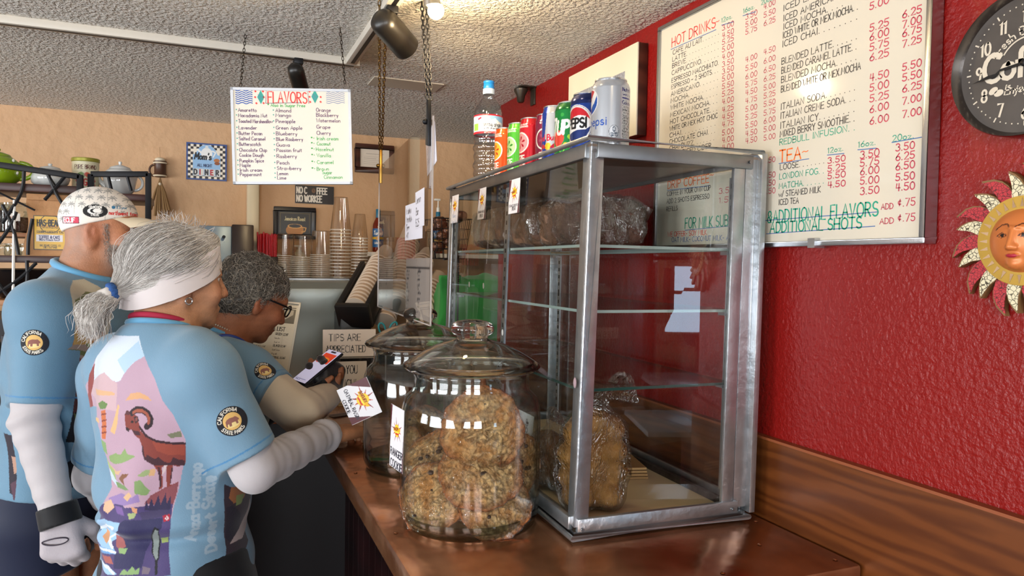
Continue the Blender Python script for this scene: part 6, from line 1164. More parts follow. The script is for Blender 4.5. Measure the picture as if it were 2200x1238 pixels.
vs2 = [(x, y, z-.002) for x, y, z in vs]; m_ = len(vs)
fs = [(t*9+k, t*9+k+1, (t+1)*9+k+1, (t+1)*9+k) for t in range(n) for k in range(8)]; fs += [tuple(m_+i for i in f_)[::-1] for f_ in fs]
bd_ = [t*9+8 for t in range(n+1)]; fs += [(a, b, m_+b, m_+a) for a, b in zip(bd_, bd_[1:])]
mb.add([tuple(CB_+HB@(np.array(p)*SHB)) for p in vs+vs2], fs)
o = mb.build('cap_brim', mat('cap_brim_cotton', '#e2d4b8', rough=.75, sheen=.2), hat, smooth=1)
# short beard and cropped hair
rs = np.random.RandomState(4)
def onskin(Q, D, it=12):
    for _ in range(it): Q = Q-D*np.clip(head_sdf(CB_+(Q@HB.T)*SHB, CB_, HB, SHB, jaw=1.1)/SHB, -.008, .008)[:, None]
    return Q
a = rs.uniform(-PI, PI, 40000); z = rs.uniform(-.112, .03, 40000); Q = np.c_[.064*np.cos(a), .02+.075*np.sin(a), z]
z = Q[:, 2]; Q = Q[(Q[:, 1] > .012) & ~((z > -.03) & (Q[:, 1] > .035))]; Q = Q[~((np.abs(Q[:, 0]) > .058) & (Q[:, 1] < .016+rs.uniform(0, .016, len(Q))))][:6500]; Q[:, 0] *= 1-.25*np.maximum(0, (-Q[:, 2]-.05)/.06)
D = np.c_[Q[:, 0], Q[:, 1]*.8-.01, np.full(len(Q), -.02)]; D /= np.linalg.norm(D, axis=1)[:, None]; Q = onskin(Q, D)
G_ = D*.5+V(0, .2, -.9)+rs.normal(size=D.shape)*.25; G_ /= np.linalg.norm(G_, axis=1)[:, None]
S_ = [[CB_+HB@((p+g*i*.0028)*SHB) for i in range(4)] for p, g in zip(Q, G_)]
hairs('beard_and_stubble', S_, .00026, [mat('grey_beard', '#9a9088', rough=.6), mat('dark_beard', '#4f4640', rough=.6), mat('pale_beard', '#b8b0a6', rough=.6)], pb)

# ---------------------------------------------------------------- C: grey curly haired woman looking at a phone
Cb = Body(atD(478, 722, 2.0), math.radians(76), (.16, 0))
C_sh = {1: atD(508, 784, 1.86), -1: Cb.w(-.15, .0, -.085)}; C_el = {1: atD(645, 886, 1.80), -1: Cb.w(-.2, .10, -.33)}; C_wr = {1: atD(706, 850, 1.985), -1: atD(622, 846, 2.13)}
HC = rotm(math.radians(68), math.radians(-24), math.radians(4)); CC = atD(540, 646, 2.03); SHC = .93
C_lg = lower(Cb, -.58)
def C_jersey(P):
    d = Cb.torso(P, .010, sh=.14, ch=(.165, .125), wa=(.16, .125), hi=(.172, .135), bust=1, L=.55)
    d = smin(d, sleeve_sdf(P, C_sh[1], C_el[1], .62, .066, .066), .045); d = smin(d, sleeve_sdf(P, C_sh[-1], C_el[-1], .8, .06, .056), .045)
    q = Cb.loc(P); t = (P-C_sh[1]); d = d+folds(P, .006, 70, C_el[1]-C_sh[1]+V(0, 0, .2), 24); return smax(smax(d, -q[:, 2]-.46, .006), q[:, 2]-.005+.2*q[:, 1], .012)
# phone held in both hands
PH_c = atD(682, 787, 1.99); e1 = (atD(712, 756, 2.035)-atD(646, 817, 1.955)); e2 = (atD(712, 792, 1.965)-atD(684, 783, 2.005))
pf = Fr(PH_c, e2, e1); PWd, PLn = .066, .140
C_hf = hframe(atD(714, 775, 2.03)-atD(708, 838, 2.0), V(.925, -.38, 0)*.8-V(.381, .924, 0)*.6, -1); C_hw = C_wr[1]+nrm(C_wr[1]-C_el[1])*.01
RHD = dict(curl=(.8, 1.1, .6), thumb=(.1, .9), s=.9); LHD = dict(curl=(.35, .55, .4), thumb=(.2, .5), s=.95)
C_hf2 = hframe(pf.y*.8+pf.x*.45-pf.z*.2, -pf.z, -1); C_hw2 = PH_c-pf.z*.052-pf.y*.075-pf.x*.05
def C_body(P):
    d = head_sdf(P, CC, HC, SHC); d = smin(d, cap(P, CC+HC@V(0, -.03, -.03), Cb.w(0, 0, -.03), .05, .056), .03); d = smin(d, Cb.torso(P, -.012), .03)
    for sd in (1, -1): d = smin(d, limb(P, C_sh[sd], C_el[sd], C_wr[sd] if sd == 1 else C_hw2, (.046, .040, .026)), .02)
    d = smin(d, hand_sdf(P, C_hw, C_hf, **RHD), .012); d = smin(d, hand_sdf(P, C_hw2, C_hf2, **LHD), .012); return smin(d, C_lg(P), .03)
pc = thing('person', 'woman with short curly grey hair and dark glasses looking down at a phone', 'person', (*Cb.w(0, 0, -.6)[:2], 0))
sdfmesh('body', C_body, (-.35, 1.6, 0), (.52, 2.6, 1.78), .0042, M_SKIN, pc, skincol('#9c6446', '#8e4f48', CC, HC)); eyes(CC, HC, SHC, pc)
sdfmesh('jersey', C_jersey, Cb.w(0, 0, -.25)-V(.4, .4, .32), Cb.w(0, 0, -.25)+V(.4, .4, .32), .0036, jersey_mat(), pc, jersey_col(Cb, ART_C, [(C_sh[1], C_el[1], .62, (atD(570, 804, 1.795), .0255, .35)), (C_sh[-1], C_el[-1], .8, None)], base='#7a9fb8'))
badge(pc, C_jersey, C_sh[1], C_el[1], (atD(570, 804, 1.795), .0255, .35))
def f(P):
    ax = nrm(C_wr[1]-C_el[1]); t = (P-C_el[1])@ax; Lw = np.linalg.norm(C_wr[1]-C_el[1])
    return smax(limb(P, C_sh[1]+(C_el[1]-C_sh[1])*.35, C_el[1], C_wr[1], (.056, .052, .037))+.0016*np.sin(t*120+2*noise3(P, 24, 2))*np.exp(-(t/.09)**2), t-Lw+.004, .004)
sdfmesh('arm_sleeve', f, np.minimum(np.minimum(C_sh[1], C_wr[1]), C_el[1])-.09, np.maximum(np.maximum(C_sh[1], C_wr[1]), C_el[1])+.09, .0042, mat('cream_arm_warmer', '#c9b79e', rough=.7, spec=.2, sheen=.3, bump=.2, bscale=500), pc)
c = (C_el[-1]+C_hw2)/2; sdfmesh('arm_sleeve', lambda P: limb(P, C_sh[-1]+(C_el[-1]-C_sh[-1])*.5, C_el[-1], C_hw2-nrm(C_hw2-C_el[-1])*.03, (.05, .046, .034)), c-.3, c+.3, .007, M_BLACKL, pc)
M_GL2 = mat('black_purple_glove', '#1a1518', rough=.5, sheen=.3, bump=.3, bscale=200)
sdfmesh('glove', lambda P: smin(hand_sdf(P, C_hw, C_hf, nseg=1, grow=.004, **RHD), cap(P, C_hw-nrm(C_wr[1]-C_el[1])*.02, C_hw, .036, .034), .01), C_hw-.13, C_hw+.13, .0032, M_GL2, pc)
sdfmesh('glove', lambda P: smin(hand_sdf(P, C_hw2, C_hf2, nseg=1, grow=.004, **LHD), cap(P, C_hw2-nrm(C_hw2-C_el[-1])*.03, C_hw2, .036, .034), .01), C_hw2-.13, C_hw2+.13, .0032, M_BLACKL, pc)
sdfmesh('shorts', lambda P: smax(smax(smin(Cb.torso(P, .004, L=.55), C_lg(P, .014), .03), Cb.loc(P)[:, 2]+.42, .005), .62-P[:, 2], .005), Cb.w(0, 0, -.66)-V(.33, .33, .34), Cb.w(0, 0, -.66)+V(.33, .33, .28), .007, M_BLACKL, pc); shoes(Cb, -.58, pc, M_SHOE)
ring = [Cb.w(.062*math.cos(t), .006+.062*math.sin(t), .006-.014*math.sin(t)) for t in np.linspace(0, 2*PI, 40, endpoint=False)]
MB().tube(ring, .007, 8, closed=True).build('collar', mat('blue_collar_knit', '#5a96ba'), pc, smooth=2)
mb = MB()
for t in np.linspace(0, 2*PI, 64, endpoint=False): mb.ball(tuple(Cb.w(.064*math.cos(t), .004+.062*math.sin(t), .018-.02*math.sin(t))), .0026, 6)
mb.build('bead_necklace', mat('pale_beads', '#c8beb0', rough=.3), pc, smooth=2)
# pack straps
st = [Cb.w(.075, -.115, -.16), Cb.w(.085, -.085, -.055), Cb.w(.09, -.02, -.005), Cb.w(.09, .05, -.03), Cb.w(.085, .105, -.11), Cb.w(.08, .13, -.2)]
def smooth_path(P, n=40):
    P = np.array(P); out = []; m = len(P)
    for i in range(n+1):
        t = i/n*(m-1); k = min(int(t), m-2); u = t-k; a, b, c, d = P[max(k-1, 0)], P[k], P[k+1], P[min(k+2, m-1)]
        out.append(.5*((2*b)+(-a+c)*u+(2*a-5*b+4*c-d)*u*u+(-a+3*b-3*c+d)*u**3))
    return out
pth = smooth_path(st); mb = MB()
vs = []
for p in pth:
    for dx in (-.02, .02):
        for dz in (0, .006): vs.append(tuple(p+Cb.r*dx+nrm(p-Cb.w(.09, 0, -.2))*dz))
n_ = len(pth); mb.add(vs, [(i*4+a, i*4+b, (i+1)*4+b, (i+1)*4+a) for i in range(n_-1) for a, b in ((0, 1), (1, 3), (3, 2), (2, 0))]); mb.build('pack_strap', mat('black_webbing', '#121214', rough=.7), pc, smooth=1)
MB().tube([p+nrm(p-Cb.w(.09, 0, -.2))*.011+Cb.r*.004 for p in pth], .0055, 10).build('drinking_tube', mat('blue_tube', '#173f9a', rough=.35), pc, smooth=2)
bk = Cb.w(0, -.165, -.28)
def packf(P):
    q = Cb.loc(P); return ell(q, (0, -.175, -.27), (.12, .055, .17))
sdfmesh('hydration_pack', packf, bk-V(.22, .22, .22), bk+V(.22, .22, .22), .01, mat('navy_pack_cloth', '#1a2340', rough=.7), pc)
# glasses
gl = MB(); G = lambda x, y, z: tuple(CC+HC@(np.array([x, y, z])*SHC))
for sd in (1, -1):
    gl.tube([G(sd*(.034+.024*math.cos(t)), .112-.012*(.5+.5*math.cos(t)), .012+.018*math.sin(t)) for t in np.linspace(0, 2*PI, 28, endpoint=False)], .0024, 6, closed=True)
    gl.tube([G(sd*.057, .102, .02), G(sd*.074, .07, .02), G(sd*.079, .01, .018), G(sd*.078, -.01, .004)], .0027, 6)
gl.tube([G(-.011, .113, .017), G(0, .117, .02), G(.011, .113, .017)], .0022, 6); gl.build('glasses', mat('black_acetate', '#101012', rough=.2), pc, smooth=2)
# curly hair
M_HAIRC = [mat('dark_grey_hair', '#4a443e', rough=.45), mat('grey_curl', '#7d756a', rough=.42), mat('light_grey_curl', '#b5ab9c', rough=.42)]
def hl(q): return np.where(q[:, 1] > .03, .045+.35*np.clip(q[:, 1]-.03, 0, 1)-.0, np.where(q[:, 1] > -.015, .0, -.06))
def C_hairvol(P):
    q = ((P-CC)@HC)/SHC; d = ell(q, (0, -.016, .045), (.087, .108, .092)); d = smin(d, ell(q, (0, -.055, -.02), (.07, .062, .055)), .03); d = d+.005*noise3(q, 70, 3)+.003*noise3(q, 150, 4)
    cut = .050+.25*q[:, 1]-q[:, 2]; cut = np.where(q[:, 1] < .012, -.068-q[:, 2]-0*cut, cut); c2 = smin(.052+.1*q[:, 1]-q[:, 2], smax(q[:, 1]-.006-.5*np.clip(q[:, 2], 0, 1), -.075-q[:, 2], .01), .02)
    return smax(d, c2, .014)
sdfmesh('hair', C_hairvol, CC-V(.2, .2, .18), CC+V(.2, .2, .2), .0042, M_HAIRC[0], pc)
rs = np.random.RandomState(21); D = rs.normal(size=(14000, 3)); D /= np.linalg.norm(D, axis=1)[:, None]; D = D[D[:, 2] > -.8]; Q = np.array([0, -.02, .03])+D*.13
cv = lambda Q: C_hairvol(CC+(Q@HC.T)*SHC)/SHC
for _ in range(10): Q = Q-D*np.clip(cv(Q), -.02, .02)[:, None]
k_ = (np.abs(cv(Q)) < .004) & ~((Q[:, 2] < .05+.1*Q[:, 1]) & (Q[:, 1] > .02)); Q = Q[k_][:5200]; D = D[k_][:5200]; S_ = []
for p, d0 in zip(Q, D):
    g = nrm(np.array([d0[0]*.2, -.35 if p[1] < .02 else .5, -.55])+rs.normal(size=3)*.6); g = nrm(g-d0*(g@d0)*.9); x_ = nrm(np.cross(g, d0)); am = rs.uniform(.004, .011); fq = rs.uniform(.45, .9)*rs.choice([-1, 1]); ph = rs.uniform(0, 6); n = 13
    S_.append([CC+HC@((p+g*i*.0034-d0*.0016*i*i*.08+(x_*math.cos(ph+fq*i)+d0*math.sin(ph+fq*i)*.8)*am*(.5+.5*i/n)+d0*.0015)*SHC) for i in range(n)])
hairs('hair_strands', S_, .00042, M_HAIRC, pc)
# the phone
ph = thing('smartphone', 'smartphone with an orange picture on its white screen, held by the curly haired woman', 'phone', PH_c)
b_ = MB(pf).box((-PWd/2, -PLn/2, -.008), (PWd/2, PLn/2, 0)).build('phone_case', mat('black_phone_case', '#121218', rough=.4), ph, bevel=.004)
w, h = PWd-.006, PLn-.006
L_ = [('poly', [(.004, h*.60), (w-.004, h*.60), (w-.004, h*.9), (.004, h*.9)], '#d8401c'), ('disc', (w*.45, h*.72), w*.34, '#e87a1e', h*.06), ('disc', (w*.5, h*.71), w*.2, '#f2c24a', h*.03), ('line', [(w*.36, h*.955), (w*.64, h*.955)], .006, '#111114'), ('line', [(.006, h*.085), (w-.012, h*.085)], .0012, '#3a3a5a'), ('text', 'Rewards', .006, h*.04, .0045, .0007, '#4a4a6a')]
card('screen', Fr(pf.p(-w/2, -h/2, .0006), pf.x, pf.y), w, h, '#cfcbe8', L_, ph, 50, m=None, thick=.0003, back='#111111')
for o_ in ph.children:
    if o_.name.startswith('screen'):
        m = mat('lit_screen', vc=True, rough=.1); nt = m.node_tree; bsdf = nt.nodes['Principled BSDF']; at = [n_ for n_ in nt.nodes if n_.type == 'ATTRIBUTE'][0]
        nt.links.new(at.outputs['Color'], bsdf.inputs['Emission Color']); bsdf.inputs['Emission Strength'].default_value = .55; o_.data.materials[0] = m
# ================================================================= HANGING BOARD, SHIELD, CHAINS, TRACK LIGHTS
M_CHAIN = mat('dark_bronze_chain', '#3a3128', rough=.4, metal=.9); M_BLK = mat('black_iron', '#17171a', rough=.45, metal=.4); M_BRASS = mat('aged_brass', '#8a6a34', rough=.35, metal=1)
def chain(a, b, label, m=M_CHAIN, L=.0125, r=.0011, w=.0034, group=None):
    a = np.array(a, float); b = np.array(b, float); t = nrm(b-a); n = max(2, int(np.linalg.norm(b-a)/L)); u = nrm(np.cross(t, (0, 1, .01))); v = np.cross(t, u); mb = MB()
    for i in range(n):
        c = a+(b-a)*(i+.5)/n; s_ = u if i % 2 == 0 else v
        mb.tube([c+t*math.cos(q)*L*.66+s_*math.sin(q)*w for q in np.linspace(0, 2*PI, 12, endpoint=False)], r, 5, closed=True)
    return one('hanging_chain', mb, m, label, 'chain', group, smooth=2)
f0 = [onY(501, 396, 1.93), onY(758, 396, 1.86), onY(757, 180, 1.86), onY(503, 188, 1.93)]
ff = Fr(f0[0], f0[1]-f0[0], f0[3]-f0[0]); FW, FH = np.linalg.norm(f0[1]-f0[0]), np.linalg.norm(f0[3]-f0[0])
fb = thing('flavors_board', 'white marker board of syrup flavors hanging from the ceiling on chains', 'menu board', ff.p(FW/2, 0, -.006))
MB(ff).box((.004, .004, -.010), (FW-.004, FH-.004, 0)).build('panel', mat('whiteboard_matte', '#ddd8cc', rough=.25), fb)
mb = MB(ff)
for lo, hi in (((0, 0), (FW, .0065)), ((0, FH-.0065), (FW, FH)), ((0, 0), (.0065, FH)), ((FW-.0065, 0), (FW, FH))): mb.box((*lo, -.012), (*hi, .003))
mb.build('frame', mat('pale_blue_white_frame', '#c9ced6', rough=.35), fb)
lt = MB(ff); Q = lambda x, y: ((x-108)/1160*FW, FH-(y-178+(-.034*(x-110)+38)*-0)/955*FH)
def fl(txt, x, y, x1, c, h=40, w=.00125, seed=1):
    u, v = Q(x, y); u1, _ = Q(x1, y); s = h/955*FH; _, W = strokes(txt, s); st, _ = strokes(txt, s, u, v, xs=(u1-u)/W, jit=.03, seed=seed); ribbon(lt, st, w, .0005, PK.index(c))
for i, (t_, y, x1) in enumerate([('Amaretto', 415, 350), ('Macadamia Nut', 468, 450), ('Toasted Marshmallow', 525, 500), ('Lavender', 590, 348), ('Butter Pecan', 645, 398), ('Salted Caramel', 698, 427), ('Butterscotch', 752, 382), ('Chocolate Chip', 810, 440), ('Cookie Dough', 860, 408), ('Pumpkin Spice', 915, 408), ('Maple', 960, 280), ('Irish cream', 1008, 388), ('Peppermint', 1052, 380)]):
    fl(t_, 176, y, x1, 'p', 34, seed=i)
    if t_ != 'Cookie Dough': fl('·', 156, y-3, 166, 'c', 34, .0028)
for i, (t_, y, x1) in enumerate([('Almond', 415, 683), ('Mango', 462, 680), ('Pineapple', 522, 720), ('Green Apple', 587, 785), ('Blueberry', 645, 735), ('Blue Rasberry', 700, 790), ('Guava', 757, 660), ('Passion fruit', 810, 775), ('Rasberry', 870, 725), ('Peach', 935, 652), ('Strawberry', 990, 765), ('Lemon', 1042, 637), ('Lime', 1085, 618)]):
    fl(t_, 532, y, x1, 'p', 35, seed=i+20); fl('·', 508, y-3, 518, 'c', 34, .0028)
for i, (t_, y, x1) in enumerate([('Orange', 405, 1067), ('Blackberry', 455, 1140), ('Watermelon', 510, 1160), ('Grape', 575, 1060), ('Cherry', 635, 1062)]): fl(t_, 925, y, x1, 'p', 36, seed=i+40)
for i, (t_, x, y, x1) in enumerate([('Irish cream', 925, 690, 1137), ('Coconut', 925, 742, 1057), ('Hazelnut', 915, 798, 1088), ('Vanilla', 920, 860, 1058), ('Caramel', 922, 928, 1083), ('Brown', 918, 995, 1035), ('Sugar', 970, 1030, 1067), ('Cinnamon', 985, 1077, 1168)]):
    fl(t_, x, y, x1, 'l', 34, seed=i+50)
    if i < 6: fl('*', 868, y-4, 882, 'l', 30); fl('·', 893, y-3, 903, 'l', 34, .002)
fl('FLAVORS', 462, 322, 838, 'R', 108, .0028); fl('* Also in Sugar Free', 458, 362, 820, 'l', 32)
ribbon(lt, [[Q(440, 325), Q(447, 192), Q(846, 186), Q(856, 325)], [Q(440, 330), Q(780, 318)]], .0012, .0005, PK.index('p'))
for x0, x1, y0, c in ((157, 312, 205, 'B'), (1028, 1205, 182, 'w')):
    for k in range(7 if c == 'B' else 8):
        y = y0+k*(21 if c == 'B' else 19); ribbon(lt, [[Q(x0+(x1-x0)*t/24, y+7*math.sin(t/24*4*PI)) for t in range(25)]], .0022 if c == 'B' else .0013, .0005, PK.index(c))
for cx_, cy_ in ((394, 270), (916, 255)):
    lt.prism([Q(cx_-34, cy_), Q(cx_, cy_-68), Q(cx_+34, cy_), Q(cx_, cy_+68)], .0002, .0005, PK.index('c'))
    for k in range(4): ribbon(lt, [[Q(cx_-28+k*12, cy_-30+k*4), Q(cx_-8+k*10, cy_+34-k*6)]], .0006, .0009, PK.index('w'))
for x, y in ((350, 212), (346, 270), (356, 330), (422, 212), (428, 268), (425, 328), (870, 205), (870, 258), (875, 308), (976, 192), (978, 258), (976, 306)): fl('·', x-8, y+20, x, 'R', 40, .0045)
lt.build('lettering', list(PEN.values()), fb)
chain(onY(517, 186, 1.93), (.072, 1.955, ZT-.002), 'thin chain holding the left corner of the flavors board', L=.009, r=.0009, w=.0025, group='chains of the flavors board')
chain(onY(741, 180, 1.865), (.281, 1.80, ZT-.002), 'thin chain holding the right corner of the flavors board', L=.009, r=.0009, w=.0025, group='chains of the flavors board')
# acrylic shield, edge on to the room
sN = V(.400, 1.392, 1.478); sF = V(.433, 2.05, 1.478); sf = Fr(sF, sN-sF, (0, 0, 1)); SW, SH_ = np.linalg.norm(sN-sF), .415
sh = thing('acrylic_shield', 'clear acrylic counter shield hanging from two chains above the jars', 'shield', sf.p(SW/2, 0, 0))
M_ACR = thin_glass('clear_acrylic', tint='#f4efec', refl=1.5, edge='#d8d0c8', dust=.02)
mb = MB(sf); mb.quad((0, 0, 0), (SW, 0, 0), (SW, SH_, 0), (0, SH_-.02, 0)); mb.build('acrylic_sheet', M_ACR, sh)
mb = MB(sf); mb.box((SW-.003, 0, -.0015), (SW, SH_, .0015)); mb.box((0, -.001, -.0015), (SW, .0015, .0015)); mb.box((0, 0, -.0015), (.002, SH_-.02, .0015)); mb.build('sheet_edge', mat('frosted_acrylic_edge', '#b8aca4', rough=.2), sh)
for x, y in ((.02, SH_-.015), (SW-.045, SH_-.0)):
    mb = MB(sf); mb.hexa([(x-.008, y-.05, -.004), (x+.012, y-.055, -.004), (x+.012, y-.055, .004), (x-.008, y-.05, .004), (x-.004, y+.04, -.004), (x+.006, y+.04, -.004), (x+.006, y+.04, .004), (x-.004, y+.04, .004)]); mb.ball((x+.002, y-.005, .007), .006, 10)
    mb.build('spring_clamp', M_BLK if x > .2 else M_BRASS, sh, bevel=.0012)
c1, c2 = sf.p(.022, SH_+.024, 0), sf.p(SW-.043, SH_+.04, 0)
chain(c1+V(.003, 0, 0), (.343, 1.572, ZT-.002), 'right strand of the brass double chain at the far end of the acrylic shield', M_BRASS, .0125, .0011, .0032, 'chains of the acrylic shield')
chain(c1-V(.003, 0, 0), (.329, 1.578, ZT-.002), 'left strand of the brass double chain at the far end of the acrylic shield', M_BRASS, .0125, .0011, .0032, 'chains of the acrylic shield')
chain(c2+V(.004, 0, 0), (.420, 1.53, ZT-.002), 'right strand of the black double chain at the near end of the acrylic shield', M_BLK, .0125, .0012, .0036, 'chains of the acrylic shield')
chain(c2-V(.003, 0, 0), (.414, 1.545, ZT-.002), 'left strand of the black double chain at the near end of the acrylic shield', M_BLK, .0125, .0012, .0036, 'chains of the acrylic shield')
def note(x, y, w, h, rot, lines, label, base='#dfdde6', sz=.016, col='#17171c', wd=.0016, w_=.0022, extra=()):
    cr, sr = math.cos(rot), math.sin(rot); o_ = sf.p(x, y, w_); fr = Fr(o_, sf.x*cr+sf.y*sr, -sf.x*sr+sf.y*cr); lay = list(extra)
    for i, t_ in enumerate(lines): lay.append(('text', t_, w*.08, h-(i+1)*sz*1.65, sz, wd, col, {'xs': min(1., .86*w/strokes(t_, sz)[1])}))
    return one_card(fr, w, h, lay, label, 'note', 'paper_note', base, 60)
note(.40, .176, .185, .08, -.0, ['Flourless', 'Chocolate', 'Torte', '6.95'], 'handwritten note reading flourless chocolate torte on the acrylic shield', sz=.0115, wd=.0018, extra=[('line', [(.01, .022), (.01, .004), (.035, .004)], .0014, '#17171c')])
note(.518, .198, .088, .078, .04, ['Lemon', 'Bar', '5.25'], 'handwritten note reading lemon bar, overlapping the flourless torte note', sz=.015, wd=.002, w_=.0034, extra=[('line', [(.006, .022), (.006, .004), (.02, .004)], .0014, '#17171c')])
note(.595, .303, .085, .085, .25, ['Vegan', 'GF', 'Bar'], 'small folded white note clipped near the top of the acrylic shield', sz=.013, wd=.0014, col='#8f8fa0', w_=-.004)
pl = lambda w, h, n: [('line', [(.004, h*.93), (w-.004, h*.93)], .0014, '#3a3a40'), ('line', [(.004, h*.84), (w-.004, h*.84)], .0014, '#3a3a40')]+[('text', ['House Blend', 'Latte 12 oz', 'Mocha 16 oz', 'Chai Tea', 'Cold Brew', 'Steamers', 'Cocoa', 'Smoothie', 'Iced Tea', 'Soda'][i % 10], .006+(i % 2)*w*.5, h*.77-(i//2)*h*.075, .0068, .0012, '#55555c', {'xs': .8}) for i in range(20)]
note(.39, .005, .245, .13, .0, [], 'printed price sheet seen through the lower right of the acrylic shield', '#d3cdc8', extra=pl(.245, .13, 0), w_=-.003)
note(.003, .005, .215, .13, .0, [], 'greyed printed sheet at the lower left of the acrylic shield', '#b8aaa2', extra=pl(.215, .13, 0), w_=-.003)
# track lighting
M_RAIL = mat('white_track_enamel', '#d6cfc2', rough=.4)
tr = thing('track_rail', 'long white ceiling track running across above the flavors board', 'light track', (-.6, 2.06, ZT))
MB().box((-2.4, 2.045, ZT-.02), (.375, 2.075, ZT)).build('track_channel', M_RAIL, tr, bevel=.002); MB().box((-2.4, 2.055, ZT-.0205), (.36, 2.065, ZT-.0185)).build('contact_slot', M_BLK, tr)
tr = thing('track_rail', 'white ceiling track with a black slot running towards the front of the room', 'light track', (.35, .9, ZT))
MB().box((.335, -.6, ZT-.02), (.365, 2.044, ZT)).build('track_channel', M_RAIL, tr, bevel=.002); MB().box((.346, -.55, ZT-.0205), (.356, 2.03, ZT-.0185)).build('contact_slot', M_BLK, tr)
M_SHADE = mat('black_spot_enamel', '#1b1815', rough=.35)
def spot(base, aim, label, power, L=.085, R=.027, lit=True, drop=.035):
    base = np.array(base, float); t = thing('track_spotlight', label, 'spotlight', base, 'spotlights on the ceiling tracks'); d = nrm(np.array(aim)-base); piv = base-V(0, 0, drop)
    MB().box(tuple(base-V(.012, .022, .016)), tuple(base+V(.012, .022, 0))).build('track_adapter', M_BLK, t, bevel=.002)
    MB().tube([base-V(0, 0, .012), piv], .004, 8).build('stem', M_BLK, t, smooth=1)
    a = piv-d*L*.35; b = piv+d*L*.65
    MB().tube([a-d*.012, a-d*.008, a, a+d*.014, b], [.004, R*.6, R*.9, R, R], 28).build('shade', M_SHADE, t, smooth=.9)
    if lit:
        q = b+d*.0008; u = nrm(np.cross(d, (0, 0, 1))); w = np.cross(d, u); mb = MB(); n = 24; mb.add([tuple(q+(u*math.cos(2*PI*i/n)+w*math.sin(2*PI*i/n))*R*.82) for i in range(n)], [tuple(range(n))]); mb.build('lit_lens', mat('warm_lamp_glow', '#ffd9a0', emit=14), t)
        l = lamp('spot_beam', 'SPOT', tuple(b+d*.012), power, WARM, tuple(b+d), spot_size=1.9, spot_blend=.8, shadow_soft_size=.022)
    return t
spot((.21, 2.06, ZT-.02), (.52, 2.9, 1.55), 'black track spotlight hanging behind the top of the flavors board', 9, L=.10, R=.022, drop=.05)
spot((.35, 1.56, ZT-.02), (.90, 2.05, 1.88), 'black cylinder spotlight tipped to the right beside the brass chain', 7, L=.1, R=.03, drop=.045)
spot((.35, 1.10, ZT-.02), (.95, 1.5, 1.95), 'track spotlight above the glass case, turned to the red wall', 1.6)
spot((.35, .55, ZT-.02), (.95, .75, 1.8), 'track spotlight turned to the marker board and clock', 2.5)
spot((-1.3, 2.06, ZT-.02), (-1.6, 3.2, 1.5), 'track spotlight at the left turned to the beige wall', 5)
# bare lamp at the top edge of the picture: a lit bulb on the track
bl_ = thing('track_lamp', 'glowing lamp in a short silver holder on the track at the very top', 'lamp', (.40, 1.43, ZT))
MB().box((.345, 1.41, ZT-.035), (.40, 1.45, ZT-.018)).build('arm', M_RAIL, bl_, bevel=.002); MB().tube([(.40, 1.43, ZT-.018), (.405, 1.428, ZT-.05)], [.014, .018], 20).build('socket', M_ALU, bl_, smooth=.8)
MB().ball((.412, 1.428, ZT-.058), .017, 16).build('bulb', mat('bulb_glow', '#ffe2a8', emit=22), bl_, smooth=2)
lamp('bulb_light', 'POINT', (.43, 1.43, ZT-.10), 6, WARM, shadow_soft_size=.02)
# ================================================================= ON THE RED WALL
p = onX(1146, 200, XW); sc_ = thing('security_camera', 'small dark camera on a bracket high on the red wall', 'camera', p)
M_BRZ = mat('bronze_plastic', '#3b342c', rough=.35, metal=.5)
MB().box((p[0]-.052, p[1]-.025, p[2]+.012), (p[0], p[1]+.02, p[2]+.0165)).build('bracket', M_BRZ, sc_, bevel=.001); MB().box((p[0]-.006, p[1]-.02, p[2]-.04), (p[0], p[1]+.012, p[2]+.014)).build('wall_plate', M_BRZ, sc_, bevel=.001)
MB().lathe([(0, -.034), (.008, -.034), (.011, -.031), (.014, -.012), (.0215, .002), (.022, .008), (.0175, .0115), (0, .0118)], (p[0]-.042, p[1]+.004, p[2]), 28).build('housing', M_BRZ, sc_, smooth=.7)
def onwall(px, py, x=XW): q = onX(px, py, x); return q
y0, y1, z0, z1 = 1.889, 1.530, 1.845+.075, 2.138     # picture frame
z0 = onX(1368, 292, XW-.02)[2]; z1 = onX(1368, 96, XW-.02)[2]; y1 = onX(1368, 200, XW-.03)[1]; y0 = onX(1222, 180, XW-.03)[1]
wf = Fr((XW-.03, y0, z0), (0, -1, 0), (0, 0, 1)); w, h = y0-y1, z1-z0
pfm = thing('framed_picture', 'cream matted picture in a dark wooden frame on the red wall behind the cans', 'picture', (XW, (y0+y1)/2, z0))
mb = MB(wf); t = .004; mb.box((0, 0, -.028), (w, h, -.003)); mb.build('frame', wood('brown_frame_wood', '#2a140c', '#4a261a'), pfm, bevel=.001)
MB(wf).box((0, 0, -.003), (w, h, 0)).build('mat_board', mat('cream_mat', '#d9cfb8', rough=.6), pfm)
MB(wf).box((.07, .06, 0), (w-.055, h-.055, .0006)).build('print', mat('grey_speckled_print', '#8f9094', rough=.5, var=.35, vscale=160), pfm)
MB().box((XW-.03, 1.44, 1.80), (XW, 1.465, 1.828)) if 0 else None
